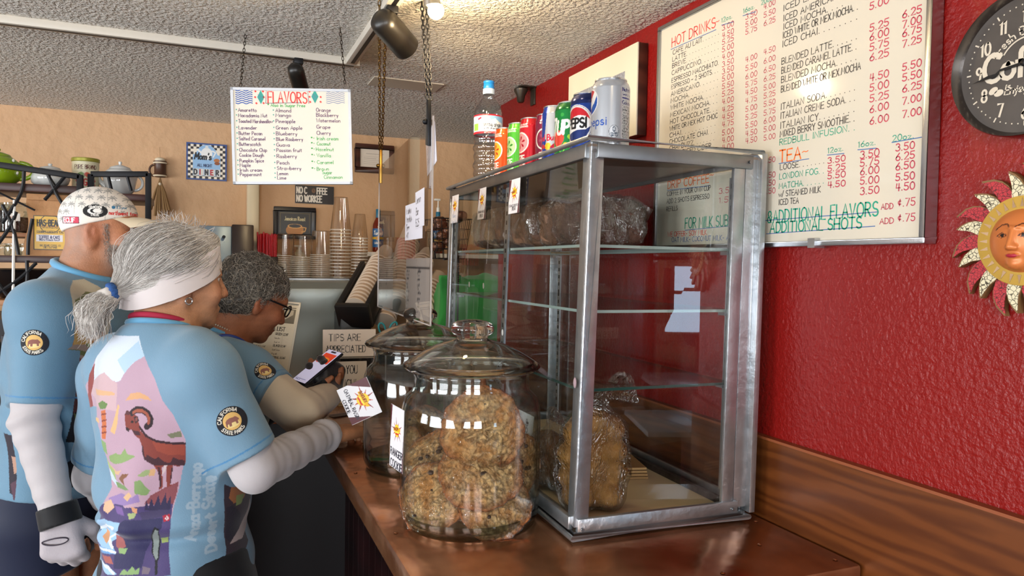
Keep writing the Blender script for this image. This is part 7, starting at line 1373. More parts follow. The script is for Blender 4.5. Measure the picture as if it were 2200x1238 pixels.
# clock
cc_ = onX(2197, 133, XW-.03); CR = .0905; kf = Fr((XW-.026, cc_[1], cc_[2]), (0, -1, 0), (0, 0, 1))
ck = thing('wall_clock', 'round dark wall clock lettered Coffee with a thin steel rim at the right edge', 'clock', (XW, cc_[1], cc_[2]))
n = 72; cir = lambda r, w_: [(r*math.cos(2*PI*i/n), r*math.sin(2*PI*i/n), w_) for i in range(n)]
mb = MB(kf); mb.add(cir(CR*.93, -.004)+[(0, 0, -.004)], [(i, (i+1) % n, n) for i in range(n)]); mb.build('dial', mat('slate_dial', '#45403d', rough=.45, var=.15, vscale=30), ck)
mb = MB(kf); pr = [(CR*.92, -.026), (CR, -.026), (CR, .006), (CR*.985, .009), (CR*.97, .006), (CR*.925, -.0045)]
mb.add([v for r, w_ in pr for v in cir(r, w_)], [(j*n+i, j*n+(i+1) % n, (j+1)*n+(i+1) % n, (j+1)*n+i) for j in range(len(pr)-1) for i in range(n)]); mb.build('rim', mat('dark_steel_rim', '#8a8480', rough=.2, metal=1), ck, smooth=.6)
mb = MB(kf); s = CR/.0905
for i in range(60):
    a = i*PI/30; r = CR*.81
    if i % 5: mb.ball((r*math.cos(a), r*math.sin(a), -.0036), .0011, 6, sc=(1, 1, .3))
    else: ribbon(mb, [[(r*.97*math.cos(a), r*.97*math.sin(a)), (r*1.03*math.cos(a), r*1.03*math.sin(a))]], .0018, -.0035)
for k in range(1, 13):
    a = PI/2-k*PI/6; st, _ = strokes(str(k), .0155, CR*.66*math.cos(a), CR*.66*math.sin(a)-.008, align='c', xs=.85); ribbon(mb, st, .0028, -.0035)
st, _ = strokes('Coffee', .034, 0, -.014, align='c', xs=1.05, gap=.05); ribbon(mb, st, .0062, -.0032)
for t_, r, am, sz in (('Fresh Brewed', CR*.40, PI/2+.95, .0105),):
    st, _ = strokes(t_, sz); st = [[((r+b)*math.cos(am+.25-a/r), (r+b)*math.sin(am+.25-a/r)) for a, b in q] for q in st]; ribbon(mb, st, .0016, -.0035)
st, _ = strokes('Enjoy', .0105, -.026, -.034, slant=.2); ribbon(mb, st, .0016, -.0035)
for dx, dy, ro in ((-.040, -.026, .5), (-.033, -.030, .2)):
    pts = [(dx+.0062*math.cos(t)*math.cos(ro)-.0042*math.sin(t)*math.sin(ro), dy+.0062*math.cos(t)*math.sin(ro)+.0042*math.sin(t)*math.cos(ro)) for t in np.linspace(0, 2*PI, 20, endpoint=False)]; mb.add([(x, y, -.0034) for x, y in pts], [tuple(range(20))])
for s0, s1 in ((.75, 2.6), (3.9, 5.4)): ribbon(mb, [[(CR*.36*math.cos(t), CR*.36*math.sin(t)) for t in np.linspace(s0, s1, 24)]], .0018, -.0035)
mb.build('dial_lettering', mat('chalk_cream', '#c9bfae', rough=.6), ck)
mb = MB(kf); mb.add([(0, .002, 0), (-.030, -.001, 0), (-.036, -.0055, 0), (-.046, -.006, 0), (-.066, -.012, 0), (-.044, -.010, 0), (-.035, -.010, 0), (-.030, -.004, 0), (0, -.002, 0)], [tuple(range(9))]); mb.build('hour_hand', M_BLK, ck)
mb = MB(kf); mb.box((-.002, -.004, .0004), (.062, -.001, .0012)); mb.ball((0, 0, .001), .005, 12, sc=(1, 1, .5)); mb.build('minute_hand', M_BLK, ck, smooth=.8)
# sun plaque
sc0 = onX(2192, 517, XW-.02); uf = Fr((XW, sc0[1], sc0[2]), (0, -1, 0), (0, 0, 1)); SR = .0955
sn = thing('sun_plaque', 'carved sun face with curling red and cream crackled rays on the red wall', 'wall ornament', (XW, sc0[1], sc0[2]))
def crackle(name, c, crk, scale=190):
    m = mat(name, c, rough=.45); nt = m.node_tree; N = nt.nodes; L = nt.links; b = N['Principled BSDF']; tc = N.new('ShaderNodeTexCoord'); v = N.new('ShaderNodeTexVoronoi'); v.feature = 'DISTANCE_TO_EDGE'; v.inputs['Scale'].default_value = scale; v.inputs['Randomness'].default_value = 1
    L.new(tc.outputs['Object'], v.inputs['Vector']); r = N.new('ShaderNodeMapRange'); r.inputs[1].default_value = .03; r.inputs[2].default_value = .07; L.new(v.outputs['Distance'], r.inputs[0]); mx = N.new('ShaderNodeMix'); mx.data_type = 'RGBA'; mx.inputs[6].default_value = (*lin(crk), 1); mx.inputs[7].default_value = (*lin(c), 1); L.new(r.outputs[0], mx.inputs[0]); L.new(mx.outputs[2], b.inputs['Base Color']); return m
M_CRM, M_RDR, M_GLD = crackle('cream_crackle', '#d8cfae', '#3a3020'), crackle('red_crackle', '#b13038', '#4a1216', 240), mat('gold_paint', '#c9a24a', rough=.35, metal=.3)
M_EDGE = mat('bronze_ray_edge', '#7a5a36', rough=.5)
def ray_shape(a, kind):
    # curling tongue in polar steps: (radius fraction, offset, halfwidth)
    P_ = [(.56, 0, .155), (.66, .0, .15), (.76, .02, .125), (.85, .06, .095), (.93, .12, .06), (1.0, .21, .01)] if kind else [(.56, 0, .15), (.64, -.01, .14), (.72, -.01, .105), (.80, .02, .075), (.87, .06, .04), (.93, .10, .005)]
    L_ = [(SR*r*math.cos(a+o+h), SR*r*math.sin(a+o+h)) for r, o, h in P_]; R_ = [(SR*r*math.cos(a+o-h), SR*r*math.sin(a+o-h)) for r, o, h in P_]; return L_+R_[::-1]
for k in range(11):
    a = k*2*PI/11+.28
    for kd, m_, zz in ((1, M_RDR, .012), (0, M_CRM, .015)):
        mb = MB(uf); sp = ray_shape(a+(0 if kd else PI/11), kd); mb.prism([(x*1.02, y*1.02) for x, y in sp], .002, zz-.0012, 1); mb.prism([(x*.985, y*.985) for x, y in sp], zz-.0012, zz, 0); mb.build('red_ray' if kd else 'cream_ray', [m_, M_EDGE], sn)
pol = lambda r: [(r*math.cos(2*PI*i/64), r*math.sin(2*PI*i/64)) for i in range(64)]
MB(uf).prism(pol(SR*.585), .004, .0185).build('gold_ring', M_GLD, sn, bevel=.001)
mb = MB(uf)
for k in range(28):
    a = 2*PI*k/28; mb.prism([(SR*.445*math.cos(a-.055), SR*.445*math.sin(a-.055)), (SR*.56*math.cos(a), SR*.56*math.sin(a)), (SR*.445*math.cos(a+.055), SR*.445*math.sin(a+.055))], .0185, .0192)
mb.build('mirror_chips', mat('mirror_chip', '#cfd2d4', rough=.04, metal=1), sn)
def sunface(P):
    q = (P-uf.o)@np.array([uf.x, uf.y, uf.z]).T; s_ = SR/.0955; q = q/s_
    d = smax(ell(q, (0, 0, .008), (.0425, .0425, .028)), .004-q[:, 2], .003); ax = np.c_[np.abs(q[:, 0]), q[:, 1], q[:, 2]]
    d = smin(d, cap(q, (0, .014, .034), (0, -.008, .040), .0024, .0042), .005); d = smin(d, ell(ax, (.0045, -.009, .037), (.0032, .003, .003)), .003)
    d = smin(d, ell(q, (0, -.0185, .034), (.0085, .0026, .003)), .002); d = smin(d, cap(ax, (.004, .0165, .0355), (.022, .0145, .0285), .0012, .001), .003); d = smin(d, ell(ax, (.0135, .0065, .0315), (.0068, .0034, .003)), .002)
    return smin(d, ell(q, (0, -.029, .028), (.008, .006, .006)), .008)*s_
def suncol(v):
    q = (v-uf.o)@np.array([uf.x, uf.y, uf.z]).T/(SR/.0955); L_ = [('poly', [(-.0085, -.0185), (-.003, -.0165), (0, -.0172), (.003, -.0165), (.0085, -.0185), (.003, -.0215), (-.003, -.0215)], '#a8283a')]
    for s_ in (1, -1): L_ += [('line', [(s_*.004, .0165), (s_*.009, .0205), (s_*.016, .0195), (s_*.024, .0135)], .0016, '#4a2418'), ('line', [(s_*.007, .006), (s_*.0135, .0098), (s_*.0215, .005)], .0011, '#4a2418'), ('line', [(s_*.0065, .006), (s_*.0135, .0032), (s_*.0205, .0055)], .0009, '#4a2418'), ('disc', (s_*.013, .0064), .0024, '#1c1412')]
    return paint(q[:, 0], q[:, 1], '#c8743c', L_)
sdfmesh('face', sunface, uf.o-V(.06, .06, .06), uf.o+V(.02, .06, .06), .0011, mat('copper_face_paint', vc=True, rough=.35, metal=.15), sn, suncol)
# ================================================================= BACK WALL AND WORK COUNTERS
rc = thing('register_counter', 'dark counter return with copper top carrying the espresso machine', 'counter', (.1, 2.5, 0))
MB().box((-.08, 2.30, 1.105), (.262, 3.22, ZC)).build('copper_top', M_COP, rc, bevel=.005); MB().box((-.06, 2.36, 0), (.42, 3.2, 1.104)).build('dark_base', mat('near_black_panel', '#120c10', rough=.5), rc)
bkc = thing('back_counter', 'dark back counter along the beige wall', 'counter', (.3, 3.05, 0))
MB().box((-.5, 2.84, 0), (-.10, 3.24, .93)).build('cabinet_base', mat('dark_brown_cabinet', '#2a1c16', rough=.5), bkc); MB().box((-.52, 2.82, .93), (-.09, 3.245, .97)).build('worktop', mat('brown_worktop', '#6b4a34', rough=.35), bkc, bevel=.003)
# espresso machine: swept grey hood, black end
em = thing('espresso_machine', 'big grey curved espresso machine with cup stacks on its roof', 'espresso machine', (.38, 2.95, ZC))
prof = [(2.44, .0), (2.44, .18), (2.435, .26), (2.425, .31), (2.43, .35), (2.455, .374), (2.50, .381), (2.74, .381), (2.74, 0)]
xf = Fr((.238, .36, ZC+.001), (0, 1, 0), (0, 0, 1))
MB(xf).prism(prof, 0, .25).build('steel_hood', mat('grey_satin_steel', '#8f948f', rough=.3, metal=.6, spec=.5), em, smooth=.5)
MB(xf).prism([(2.425, 0), (2.42, .24), (2.41, .34), (2.425, .375), (2.46, .39), (2.76, .39), (2.76, 0)], .25, .282).build('black_end_panel', mat('black_gloss_plastic', '#101012', rough=.2), em, bevel=.004)
MB(xf).box((2.50, .381, .0), (2.74, .387, .25)).build('cup_tray', M_STEEL2, em)
# dark cup holders with leaning paper cup stacks
M_PAPER = mat('white_paper_cup', '#d9c9b8', rough=.6); M_CUPSHADE = mat('paper_cup_shade', '#a8927e', rough=.6)  # second, darker paper tone paints the shade between nested cup lips
def cupstack(a, b, R, n, label, group, first=True, m=M_PAPER, r2=.72, H=.1):
    """nested cups along the line a->b; the outermost shows its whole body with the bottom end out"""
    a = np.array(a, float); b = np.array(b, float); t = nrm(b-a); L = np.linalg.norm(b-a); proto = None
    for i in range(n):
        c = a+t*L*i/n; last = i == n-1
        o = thing('paper_cup', label, 'cup', c, group); h = H if last else L/n*1.15
        if proto is None or last:
            mb = MB(); h2 = H if last else h; mb.tube([c, c+t*.0045], [R*1.07, R*1.07], 26); mb.tube([c+t*.0046, c+t*h2], [R*.97, R*(r2 if last else .95)], 26, 1 if not last else 0, caps=False)
            if last: mb.tube([c+t*h2, c+t*(h2-.003)], [R*r2, R*.01], 26, caps=False)
            k = mb.build('cup_wall', [m, M_CUPSHADE], o, smooth=.7)
            if proto is None: proto = k
        else: k = proto.copy(); COL.objects.link(k); k.parent = o
GP = 'leaning stacks of paper cups'
cd_ = thing('cup_dispenser', 'black slanted cup dispenser beside the espresso machine', 'cup dispenser', atD(752, 690, 2.62))
S0, S1 = atD(768, 655, 2.64), atD(812, 572, 2.86); t = nrm(S1-S0); sd = nrm(np.cross(t, (0, 0, 1))); up = np.cross(sd, t); df = Fr(S0, sd, t)
L0 = np.linalg.norm(S1-S0)
mb = MB(df)
for s_ in (-1, 1): mb.box((s_*.056-.011, -.05, -.045), (s_*.056+.011, L0*.82, .028))
mb.build('side_rail', mat('black_matte_plastic', '#121214', rough=.4), cd_, bevel=.006) if 0 else None
for s_ in (-1, 1): m2 = MB(df); m2.box((s_*.053-.010, -.04, -.05), (s_*.053+.010, L0*(.95 if s_ < 0 else .8), .034)); m2.build('side_rail', mat('black_matte_plastic', '#121214', rough=.4), cd_, bevel=.006)
m2 = MB(df); m2.box((-.063, -.06, -.06), (.063, -.035, .034)); m2.box((-.063, -.05, -.065), (.063, L0*.8, -.048)); m2.build('channel', mat('black_matte_plastic', '#121214'), cd_, bevel=.004)
b0 = atD(751, 690, 2.64); m2 = MB(); m2.box((b0[0]-.035, b0[1]-.02, ZC+.001), (b0[0]+.075, b0[1]+.13, S0[2]-.03)); m2.build('base_box', mat('black_matte_plastic', '#121214'), cd_, bevel=.003)
cupstack(S0-t*.02, S1+t*.04, .040, 15, 'paper cup nested in the stack lying in the black slanted dispenser', GP)
cupstack(atD(850, 652, 2.78), atD(878, 520, 3.0), .045, 20, 'paper cup in the tall leaning stack seen through the acrylic shield', GP, H=.10)
cupstack(atD(826, 690, 2.74), atD(848, 600, 2.9), .040, 12, 'paper cup in the short leaning stack low behind the acrylic shield', GP)
cupstack(atD(903, 660, 2.72), atD(930, 616, 2.86), .048, 7, 'big paper cup in the stack pointing up right beside the wire basket', GP, H=.1)
cupstack(atD(893, 592, 2.8), atD(911, 560, 2.92), .042, 6, 'paper cup in the upper right leaning stack behind the shield', GP, H=.09)
cupstack(atD(898, 692, 2.7), atD(913, 670, 2.8), .042, 4, 'paper cup in the lowest right stack, its end just above the rear jar', GP, H=.07)
hb_ = thing('cup_rack', 'black rack holding the leaning cup stacks behind the shield', 'cup rack', (.62, 2.8, ZC))
MB().box((.53, 2.72, ZC+.001), (.80, 2.98, ZC+.14)).build('rack_body', mat('black_matte_plastic', '#121214'), hb_, bevel=.008)
mb = MB(); 
for i, (p0_, p1_) in enumerate(((atD(846, 668, 2.74), atD(886, 560, 2.9)), (atD(884, 690, 2.74), atD(905, 630, 2.84)))): m2 = MB(); m2.tube([p0_, p0_*.5+p1_*.5, p1_], [.016, .016, .014], 10); m2.build('upright', mat('black_matte_plastic', '#121214'), hb_, smooth=1)
# clear cup stacks on the machine roof (upside down, rims below)
M_CLR = thin_glass('clear_cup_plastic', tint='#fbf7f0', refl=2.2, rough=.06, edge='#cdbfa8', power=.8)
M_CRIM = mat('clear_cup_rim', '#e8dfd0', rough=.12, spec=.8, alpha=.62)
def clearstack(px, d, R, n, ztop, label, z0=None, H=.118, r2=.66):
    c = atD(px, 600, d); z0 = ZC+.389 if z0 is None else z0; pr = None; step = (ztop-H-z0)/max(n-1, 1)
    for i in range(n):
        z = z0+i*step; o = thing('clear_cup', label, 'cup', (c[0], c[1], z), 'clear cup stacks on the espresso machine'); last = i == n-1
        h = H if last else step*1.05
        if pr is None or last:
            mb = MB(); mb.lathe([(R*1.02, 0), (R*1.08, .0008), (R*1.08, .0034), (R*1.0, .0042)], (c[0], c[1], z), 30, 1); mb.lathe([(R, .005), (R*(r2 if last else .975), h)]+([(R*r2*.96, h+.001), (0, h-.002)] if last else []), (c[0], c[1], z), 30); k = mb.build('cup_wall', [M_CLR, M_CRIM], o, smooth=.6)
            if pr is None: pr = k
        else: k = pr.copy(); COL.objects.link(k); k.parent = o
zt_ = lambda px, py, d: atD(px, py, d)[2]
clearstack(731, 2.99, 0.0412, 15, zt_(731, 425, 2.99), 'clear cup in the tallest upside down stack on the machine', H=.135)
clearstack(772, 2.99, 0.0322, 14, zt_(772, 461, 2.99), 'clear cup in the slim stack right of the tallest stack', H=.1)
clearstack(690, 2.99, 0.0429, 12, zt_(690, 497, 2.99), 'clear cup in the stack just left of the tallest stack', H=.1, r2=.85)
clearstack(649, 2.99, 0.0407, 11, zt_(649, 507, 2.99), 'clear cup in the middle low stack on the machine', H=.09, r2=.85)
clearstack(612, 2.99, 0.0384, 11, zt_(612, 504, 2.99), 'clear cup in the leftmost stack beside the red straws', H=.09, r2=.88)
for i, (px, py, dd) in enumerate(((597, 545, 3.08), (642, 527, 3.1))):
    c = atD(px, 600, dd); t_ = thing('pump_bottle', ('white pump bottle at the left end of the machine roof' if i == 0 else 'milky pump bottle seen through the middle cup stacks'), 'pump bottle', (c[0], c[1], 1.539)); zz = atD(px, py, dd)[2]
    MB().lathe([(0, 0), (.034, .002), (.036, .02), (.036, (zz-1.539)*.62), (.02, (zz-1.539)*.76), (.011, (zz-1.539)*.8), (.011, (zz-1.539)*.86), (0, (zz-1.539)*.86)], (c[0], c[1], 1.539), 24).build('bottle_body', mat('milky_bottle', '#cfc4ac', rough=.3), t_, smooth=.8)
    MB().tube([(c[0], c[1], 1.539+(zz-1.539)*.86), (c[0], c[1], zz-.004)], .005, 10).build('pump_stem', M_WHITE, t_); MB().box((c[0]-.022, c[1]-.007, zz-.008), (c[0]+.01, c[1]+.007, zz)).build('pump_head', M_WHITE, t_, bevel=.002)
# red straws in a holder
c = atD(574, 590, 2.95); sth = thing('straw_holder', 'dark straw holder left of the cup stacks', 'straw holder', (c[0], c[1], ZC)); MB().box((c[0]-.045, c[1]-.03, ZC+.001), (c[0]+.04, c[1]+.03, 1.62)).build('holder_body', mat('dark_holder_plastic', '#241a18', rough=.4), sth, bevel=.004)
M_STRAW = mat('red_straw_plastic', '#c4101c', rough=.3); rr = random.Random(2)
for i in range(30):
    x = c[0]-.038+.0025*i; y = c[1]-.022+.044*((i*7) % 5)/4; zt = atD(574, 499+rr.uniform(0, 8), 2.95)[2]
    one('drinking_straw', MB().tube([(x, y, 1.55), (x+rr.uniform(-.003, .003), y, zt)], .0032, 8), M_STRAW, 'red drinking straw in the bundle left of the clear cups', 'straw', 'red drinking straws', smooth=1)
# shelf on the back wall and syrup bottles
struct('trim_5', MB().box((.60, 3.07, 1.630), (1.35, YB, 1.648)), M_WHITE)
def syrup(px, cap_y, label, pump):
    c = atD(px, 500, 3.3); c = (c[0], 3.15, 1.6485); k = 3.15/ (c[1]); t_ = thing('syrup_bottle', label, 'syrup bottle', c, 'syrup bottles on the back shelf'); s = .62
    MB().lathe([(0, .0), (.036*s, .001), (.0375*s, .006), (.0375*s, .18*s), (.034*s, .2*s), (.018*s, .235*s), (.0145*s, .25*s), (.0145*s, .29*s), (0, .29*s)], c, 28).build('bottle_glass', mat('amber_syrup', '#8a2f16' if not pump else '#c9a070', rough=.08, trans=.4), t_, smooth=.8)
    n = 40; av = math.atan2(-c[1], -c[0]); an = np.linspace(0, 2*PI, n*3, endpoint=False); zs = np.linspace(.035*s, .165*s, 40); P = []; U = []; W = []
    for z in zs: P.append(np.c_[c[0]+.0383*s*np.cos(an), c[1]+.0383*s*np.sin(an), np.full(len(an), c[2]+z)]); U.append(.0383*s*((an-av+PI) % (2*PI)-PI)); W.append(np.full(len(an), z))
    U, W = np.concatenate(U)/s, np.concatenate(W)/s; C = paint(U, W, '#1f5f9a', [('poly', [(-.2, .09), (.2, .09), (.2, .108), (-.2, .108)], '#e2b52e'), ('disc', (0, .098), .017, '#c9922a', .014), ('text', 'Torani', 0, .121, .026, .0042, '#f0eee6', {'align': 'c', 'xs': .8, 'slant': .15}), ('text', 'CARAMEL' if not pump else 'VANILLA', 0, .058, .013, .0022, '#e8e4d8', {'align': 'c', 'xs': .8})])
    m_ = len(an); mb = MB(); mb.add([tuple(p) for p in np.concatenate(P)], [(j*m_+i, j*m_+(i+1) % m_, (j+1)*m_+(i+1) % m_, (j+1)*m_+i) for j in range(39) for i in range(m_)]); o = mb.build('paper_label', mat('printed_label', vc=True), t_, smooth=1); setcol(o.data, C)
    MB().lathe([(.0152*s, .235*s), (.0165*s, .24*s), (.0165*s, .30*s), (.0155*s, .302*s), (0, .302*s)], c, 20).build('cap_sleeve', mat('teal_cap', '#1c6a8a', rough=.35), t_, smooth=.7)
    if pump:
        z = c[2]+.302*s; MB().lathe([(.012*s, 0), (.012*s, .03*s), (.006*s, .035*s), (.004*s, .08*s), (0, .08*s)], (c[0], c[1], z), 14).build('pump_stem', M_WHITE, t_, smooth=.7); MB().box((c[0]-.03*s, c[1]-.008, z+.08*s), (c[0]+.014*s, c[1]+.008, z+.095*s)).build('pump_head', M_WHITE, t_, bevel=.002)
syrup(797, 457, 'blue labelled syrup bottle on the back shelf right of the slim cup stack', False); syrup(935, 457, 'syrup bottle with a white pump on the back shelf behind the acrylic shield', True); syrup(880, 457, 'syrup bottle seen faintly through the acrylic shield', False)
# signs and frames on the back wall
WY = YB-.002
def wallsign(name, pts, depthwall, label, cat, lay, base, fm=None, th=.012, nx=140, inset=.0, group=None):
    a, b, c = [onY(*q, WY-th) for q in pts]; fr = Fr(a, (b[0]-a[0], 0, 0), (0, 0, 1)); w, h = b[0]-a[0], c[2]-a[2]; t_ = thing(name, label, cat, fr.p(w/2, 0, -th), group)
    if fm:
        mb = MB(fr); k = inset
        for lo, hi in (((0, 0), (w, k)), ((0, h-k), (w, h)), ((0, k), (k, h-k)), ((w-k, k), (w, h-k))): mb.box((*lo, -th), (*hi, .004))
        mb.build('frame', fm, t_, bevel=.002); card('picture_face', Fr(fr.p(inset, inset, -.002), fr.x, fr.y), w-2*inset, h-2*inset, base, lay(w-2*inset, h-2*inset), t_, nx)
    else: MB(fr).box((0, 0, -th), (w, h, -.0007)).build('plate', mat('tin_plate_edge', '#2a3f6a', rough=.4), t_); card('printed_face', fr, w, h, base, lay(w, h), t_, nx)
    return t_
def diner(w, h):
    L_ = []; n = 13
    for i in range(n):
        for j in range(n):
            if (i+j) % 2 == 0 and (i < 2 or i > n-3 or j < 2 or j > n-3): L_.append(('poly', [(w*(.03+.94*i/n), h*(.03+.94*j/n)), (w*(.03+.94*(i+1)/n), h*(.03+.94*j/n)), (w*(.03+.94*(i+1)/n), h*(.03+.94*(j+1)/n)), (w*(.03+.94*i/n), h*(.03+.94*(j+1)/n))], '#2a2226'))
    L_ += [('line', [(0, 0), (w, 0), (w, h), (0, h), (0, 0)], .012, '#2f4a86'), ('disc', (w*.5, h*.62), w*.27, '#8fb6dc', h*.34), ('poly', [(w*.16, h*.12), (w*.84, h*.12), (w*.84, h*.68), (w*.7, h*.72), (w*.3, h*.72), (w*.16, h*.68)], '#8fb6dc'),
           ('disc', (w*.5, h*.72), w*.14, '#e6e6e4', h*.16), ('disc', (w*.5, h*.9), w*.04, '#d8d8d8'), ('line', [(w*.36, h*.74), (w*.28, h*.82)], .008, '#e6e6e4'), ('line', [(w*.64, h*.80), (w*.72, h*.76), (w*.66, h*.64)], .005, '#e6e6e4'), ('disc', (w*.75, h*.55), w*.075, '#b06a34', h*.05), ('disc', (w*.76, h*.47), w*.07, '#8a4a24', h*.045),
           ('text', "Mom's", w*.2, h*.56, h*.17, .0055, '#15151a', {'xs': .8, 'slant': .15}), ('text', 'ALL NIGHT', w*.27, h*.36, h*.075, .0024, '#2f3f66', {'xs': .9})]
    for i, ch in enumerate('DINER'): L_ += [('poly', [(w*(.17+.135*i), h*.13), (w*(.29+.135*i), h*.13), (w*(.29+.135*i), h*.30), (w*(.17+.135*i), h*.30)], '#d8d4cc'), ('text', ch, w*(.195+.135*i), h*.15, h*.13, .0055, '#b0303a' if i % 2 else '#2a2a34', {'xs': .9})]
    return L_
wallsign('tin_sign', [(400, 385), (487, 385), (400, 305)], WY, "square blue tin diner sign with a checkered border on the beige wall", 'sign', diner, '#e6dccb', th=.006)
wallsign('slogan_sign', [(634, 436), (717, 436), (634, 397)], WY, 'black sign reading no coffee no workee below the flavors board', 'sign', lambda w, h: [('text', 'NO C', w*.04, h*.55, h*.34, .0050, '#ddd5c8', {'xs': .62}), ('text', 'FFEE', w*.56, h*.55, h*.34, .0050, '#ddd5c8', {'xs': .66}), ('disc', (w*.47, h*.72), .008, '#6a4a34', .010), ('line', [(w*.455, h*.78), (w*.485, h*.68)], .002, '#2a1a14'), ('text', 'NO WORKEE', w*.04, h*.1, h*.34, .0050, '#ddd5c8', {'xs': .63})], '#17151a', th=.006)
wallsign('framed_poster', [(588, 512), (678, 512), (588, 443)], WY, 'dark framed coffee poster of a steaming cup reading Jamaican Roast', 'picture', lambda w, h: [('line', [(w*.06, h*.08), (w*.06, h*.92), (w*.94, h*.92), (w*.94, h*.08)], .002, '#6a5a34'), ('text', 'Jamaican Roast', w*.5, h*.6, h*.17, .0022, '#c9b98c', {'align': 'c', 'xs': .62}), ('disc', (w*.5, h*.18), w*.27, '#b5783a', h*.26), ('disc', (w*.5, h*.36), w*.22, '#d8a25a', h*.1), ('disc', (w*.5, h*.37), w*.18, '#1a1210', h*.075), ('line', [(w*.72, h*.32), (w*.84, h*.3), (w*.8, h*.14), (w*.7, h*.12)], .004, '#d8a25a')], '#1c1a18', fm=mat('black_frame', '#15151a', rough=.35), inset=.018, th=.02)
wallsign('framed_certificate', [(763, 369), (846, 369), (763, 307)], WY, 'small brown framed certificate on the beige wall right of the flavors board', 'picture', lambda w, h: [('line', [(w*.2, h*.75), (w*.8, h*.75)], .0018, '#9a9088')]+[('line', [(w*.12, h*(.2+.1*i)), (w*(.55+.06*(i % 3)), h*(.2+.1*i))], .001, '#a89e94') for i in range(5)], '#d5cabc', fm=wood('brown_frame_wood', '#2a140c', '#4a261a'), inset=.022, th=.018)
# mug ornament hanging on the wall
c = onY(344, 362, WY-.02); mo = thing('mug_ornament', 'brown coffee mug wall ornament with a bundle of cords hanging below it', 'wall ornament', c)
M_MUG = mat('brown_glazed_clay', '#4a2c1c', rough=.4); M_CRMC = mat('cream_clay', '#d8c9ae', rough=.6)
s = 1.0; MB().lathe([(0, -.035), (.018, -.035), (.024, -.03), (.0255, -.026), (.0215, -.02), (.0215, .018), (.0245, .024), (.0245, .028), (0, .03)], tuple(c), 24).build('mug_body', M_MUG, mo, smooth=.8)
for z in (-.03, .021): MB().tube([c+V(.0235*math.cos(t), .0235*math.sin(t), z) for t in np.linspace(0, 2*PI, 24, endpoint=False)], .0034, 6, closed=True).build('rope_band', M_CRMC, mo, smooth=1)
MB().ball(tuple(c+V(0, 0, .034)), .02, 14, sc=(1, 1, .5)).build('cream_top', M_CRMC, mo, smooth=1); MB().tube([c+V(-.022-.016*math.sin(t), -.004, .012-.022*(1-math.cos(t))/1) for t in np.linspace(0, PI, 10)], .004, 8).build('mug_handle', M_MUG, mo, smooth=1)
MB().tube([c+V(0, 0, .04), onY(343, 316, WY-.003)], .0008, 6).build('hanging_string', mat('tan_string', '#a08058'), mo)
for i, (dx, z1) in enumerate(((-.034, -.165), (-.018, -.19), (0, -.2), (.018, -.19), (.034, -.165), (-.008, -.18), (.026, -.17))): MB().tube([c+V(0, 0, -.036), c+V(dx*.15, 0, -.06), c+V(dx*.5, -.004, -.095), c+V(dx, 0, z1)], [.002, .003, .0045, .006], 7).build('cord', mat('jute_cord', '#8a6a44', rough=.9), mo, smooth=1)
MB().ball(tuple(c+V(0, 0, -.062)), .007, 10).build('wooden_bead', M_CRMC, mo, smooth=1)
# coffee brewer: blue steel flank and dark front
p0_, p1_ = onY(428, 484, 2.95), onY(545, 484, 2.95); br = thing('coffee_brewer', 'tall coffee brewer with a steel flank and dark front behind the women', 'coffee brewer', ((p0_[0]+p1_[0])/2, 3.05, ZC))
xm = onY(498, 484, 2.95)[0]; MB().box((p0_[0], 2.95, ZC+.001), (xm, 3.2, p0_[2])).build('steel_flank', mat('blue_grey_steel', '#8296a8', rough=.35, metal=.4), br, bevel=.004); MB().box((xm, 2.94, ZC+.001), (p1_[0], 3.2, p1_[2])).build('dark_front', mat('dark_brown_plastic', '#2a1c18', rough=.3), br, bevel=.004)
q = onY(481, 509, 2.94); MB().cyl(q, q-V(0, .012, 0), .006, 10).build('knob', M_BLK, br, smooth=.7)
# tea list in a clear stand
bl2, br2, tr2 = atD(528, 815, 2.20), atD(613, 822, 2.22), atD(652, 657, 2.36); tf = Fr(bl2, br2-bl2, (tr2-br2)); tw, th_ = np.linalg.norm(br2-bl2), np.linalg.norm(tr2-br2)
ts = thing('tea_list_stand', 'printed tea list in a clear tilted stand beside the espresso machine', 'menu stand', tf.p(tw/2, 0, 0))
tl = [('poly', [(tw*.28, th_*.74), (tw*.95, th_*.74), (tw*.95, th_*.93), (tw*.28, th_*.93)], '#55504a'), ('poly', [(tw*.30, th_*.755), (tw*.6, th_*.755), (tw*.9, th_*.86), (tw*.9, th_*.92), (tw*.30, th_*.92)], '#b8b0a4'), ('line', [(tw*.06, th_*.95), (tw*.94, th_*.95)], .003, '#2a2a2c'), ('text', 'TEA LIST', tw*.30, th_*.635, .014, .0024, '#2a2826', {'xs': .8})]
for i, w_ in enumerate(['GREEN LEAF', 'Sencha', 'Jasmine', 'BLACK LEAF', 'Earl Grey', 'English', 'HERBAL LEAF', 'Mint', 'Chamomile', 'Rooibos', 'Ginger']):
    hd = w_.isupper(); tl.append(('text', w_, tw*.52, th_*(.58-.05*i), .0075 if hd else .0055, .0014 if hd else .0008, '#2a2826' if hd else '#6a645c', {'xs': .8})); tl.append(('text', w_, tw*.08, th_*(.56-.05*i), .0055, .0009, '#6a645c', {'xs': .8}))
card('printed_list', tf, tw, th_, '#d9d2c6', tl, ts, 110)
MB(Fr(tf.p(0, 0, .004), tf.x, tf.y)).quad((-.006, -.004, 0), (tw+.006, -.004, 0), (tw+.006, th_+.006, 0), (-.006, th_+.006, 0)).build('clear_cover', thin_glass('stand_acrylic', tint='#fbfaf8', refl=1.0), ts)
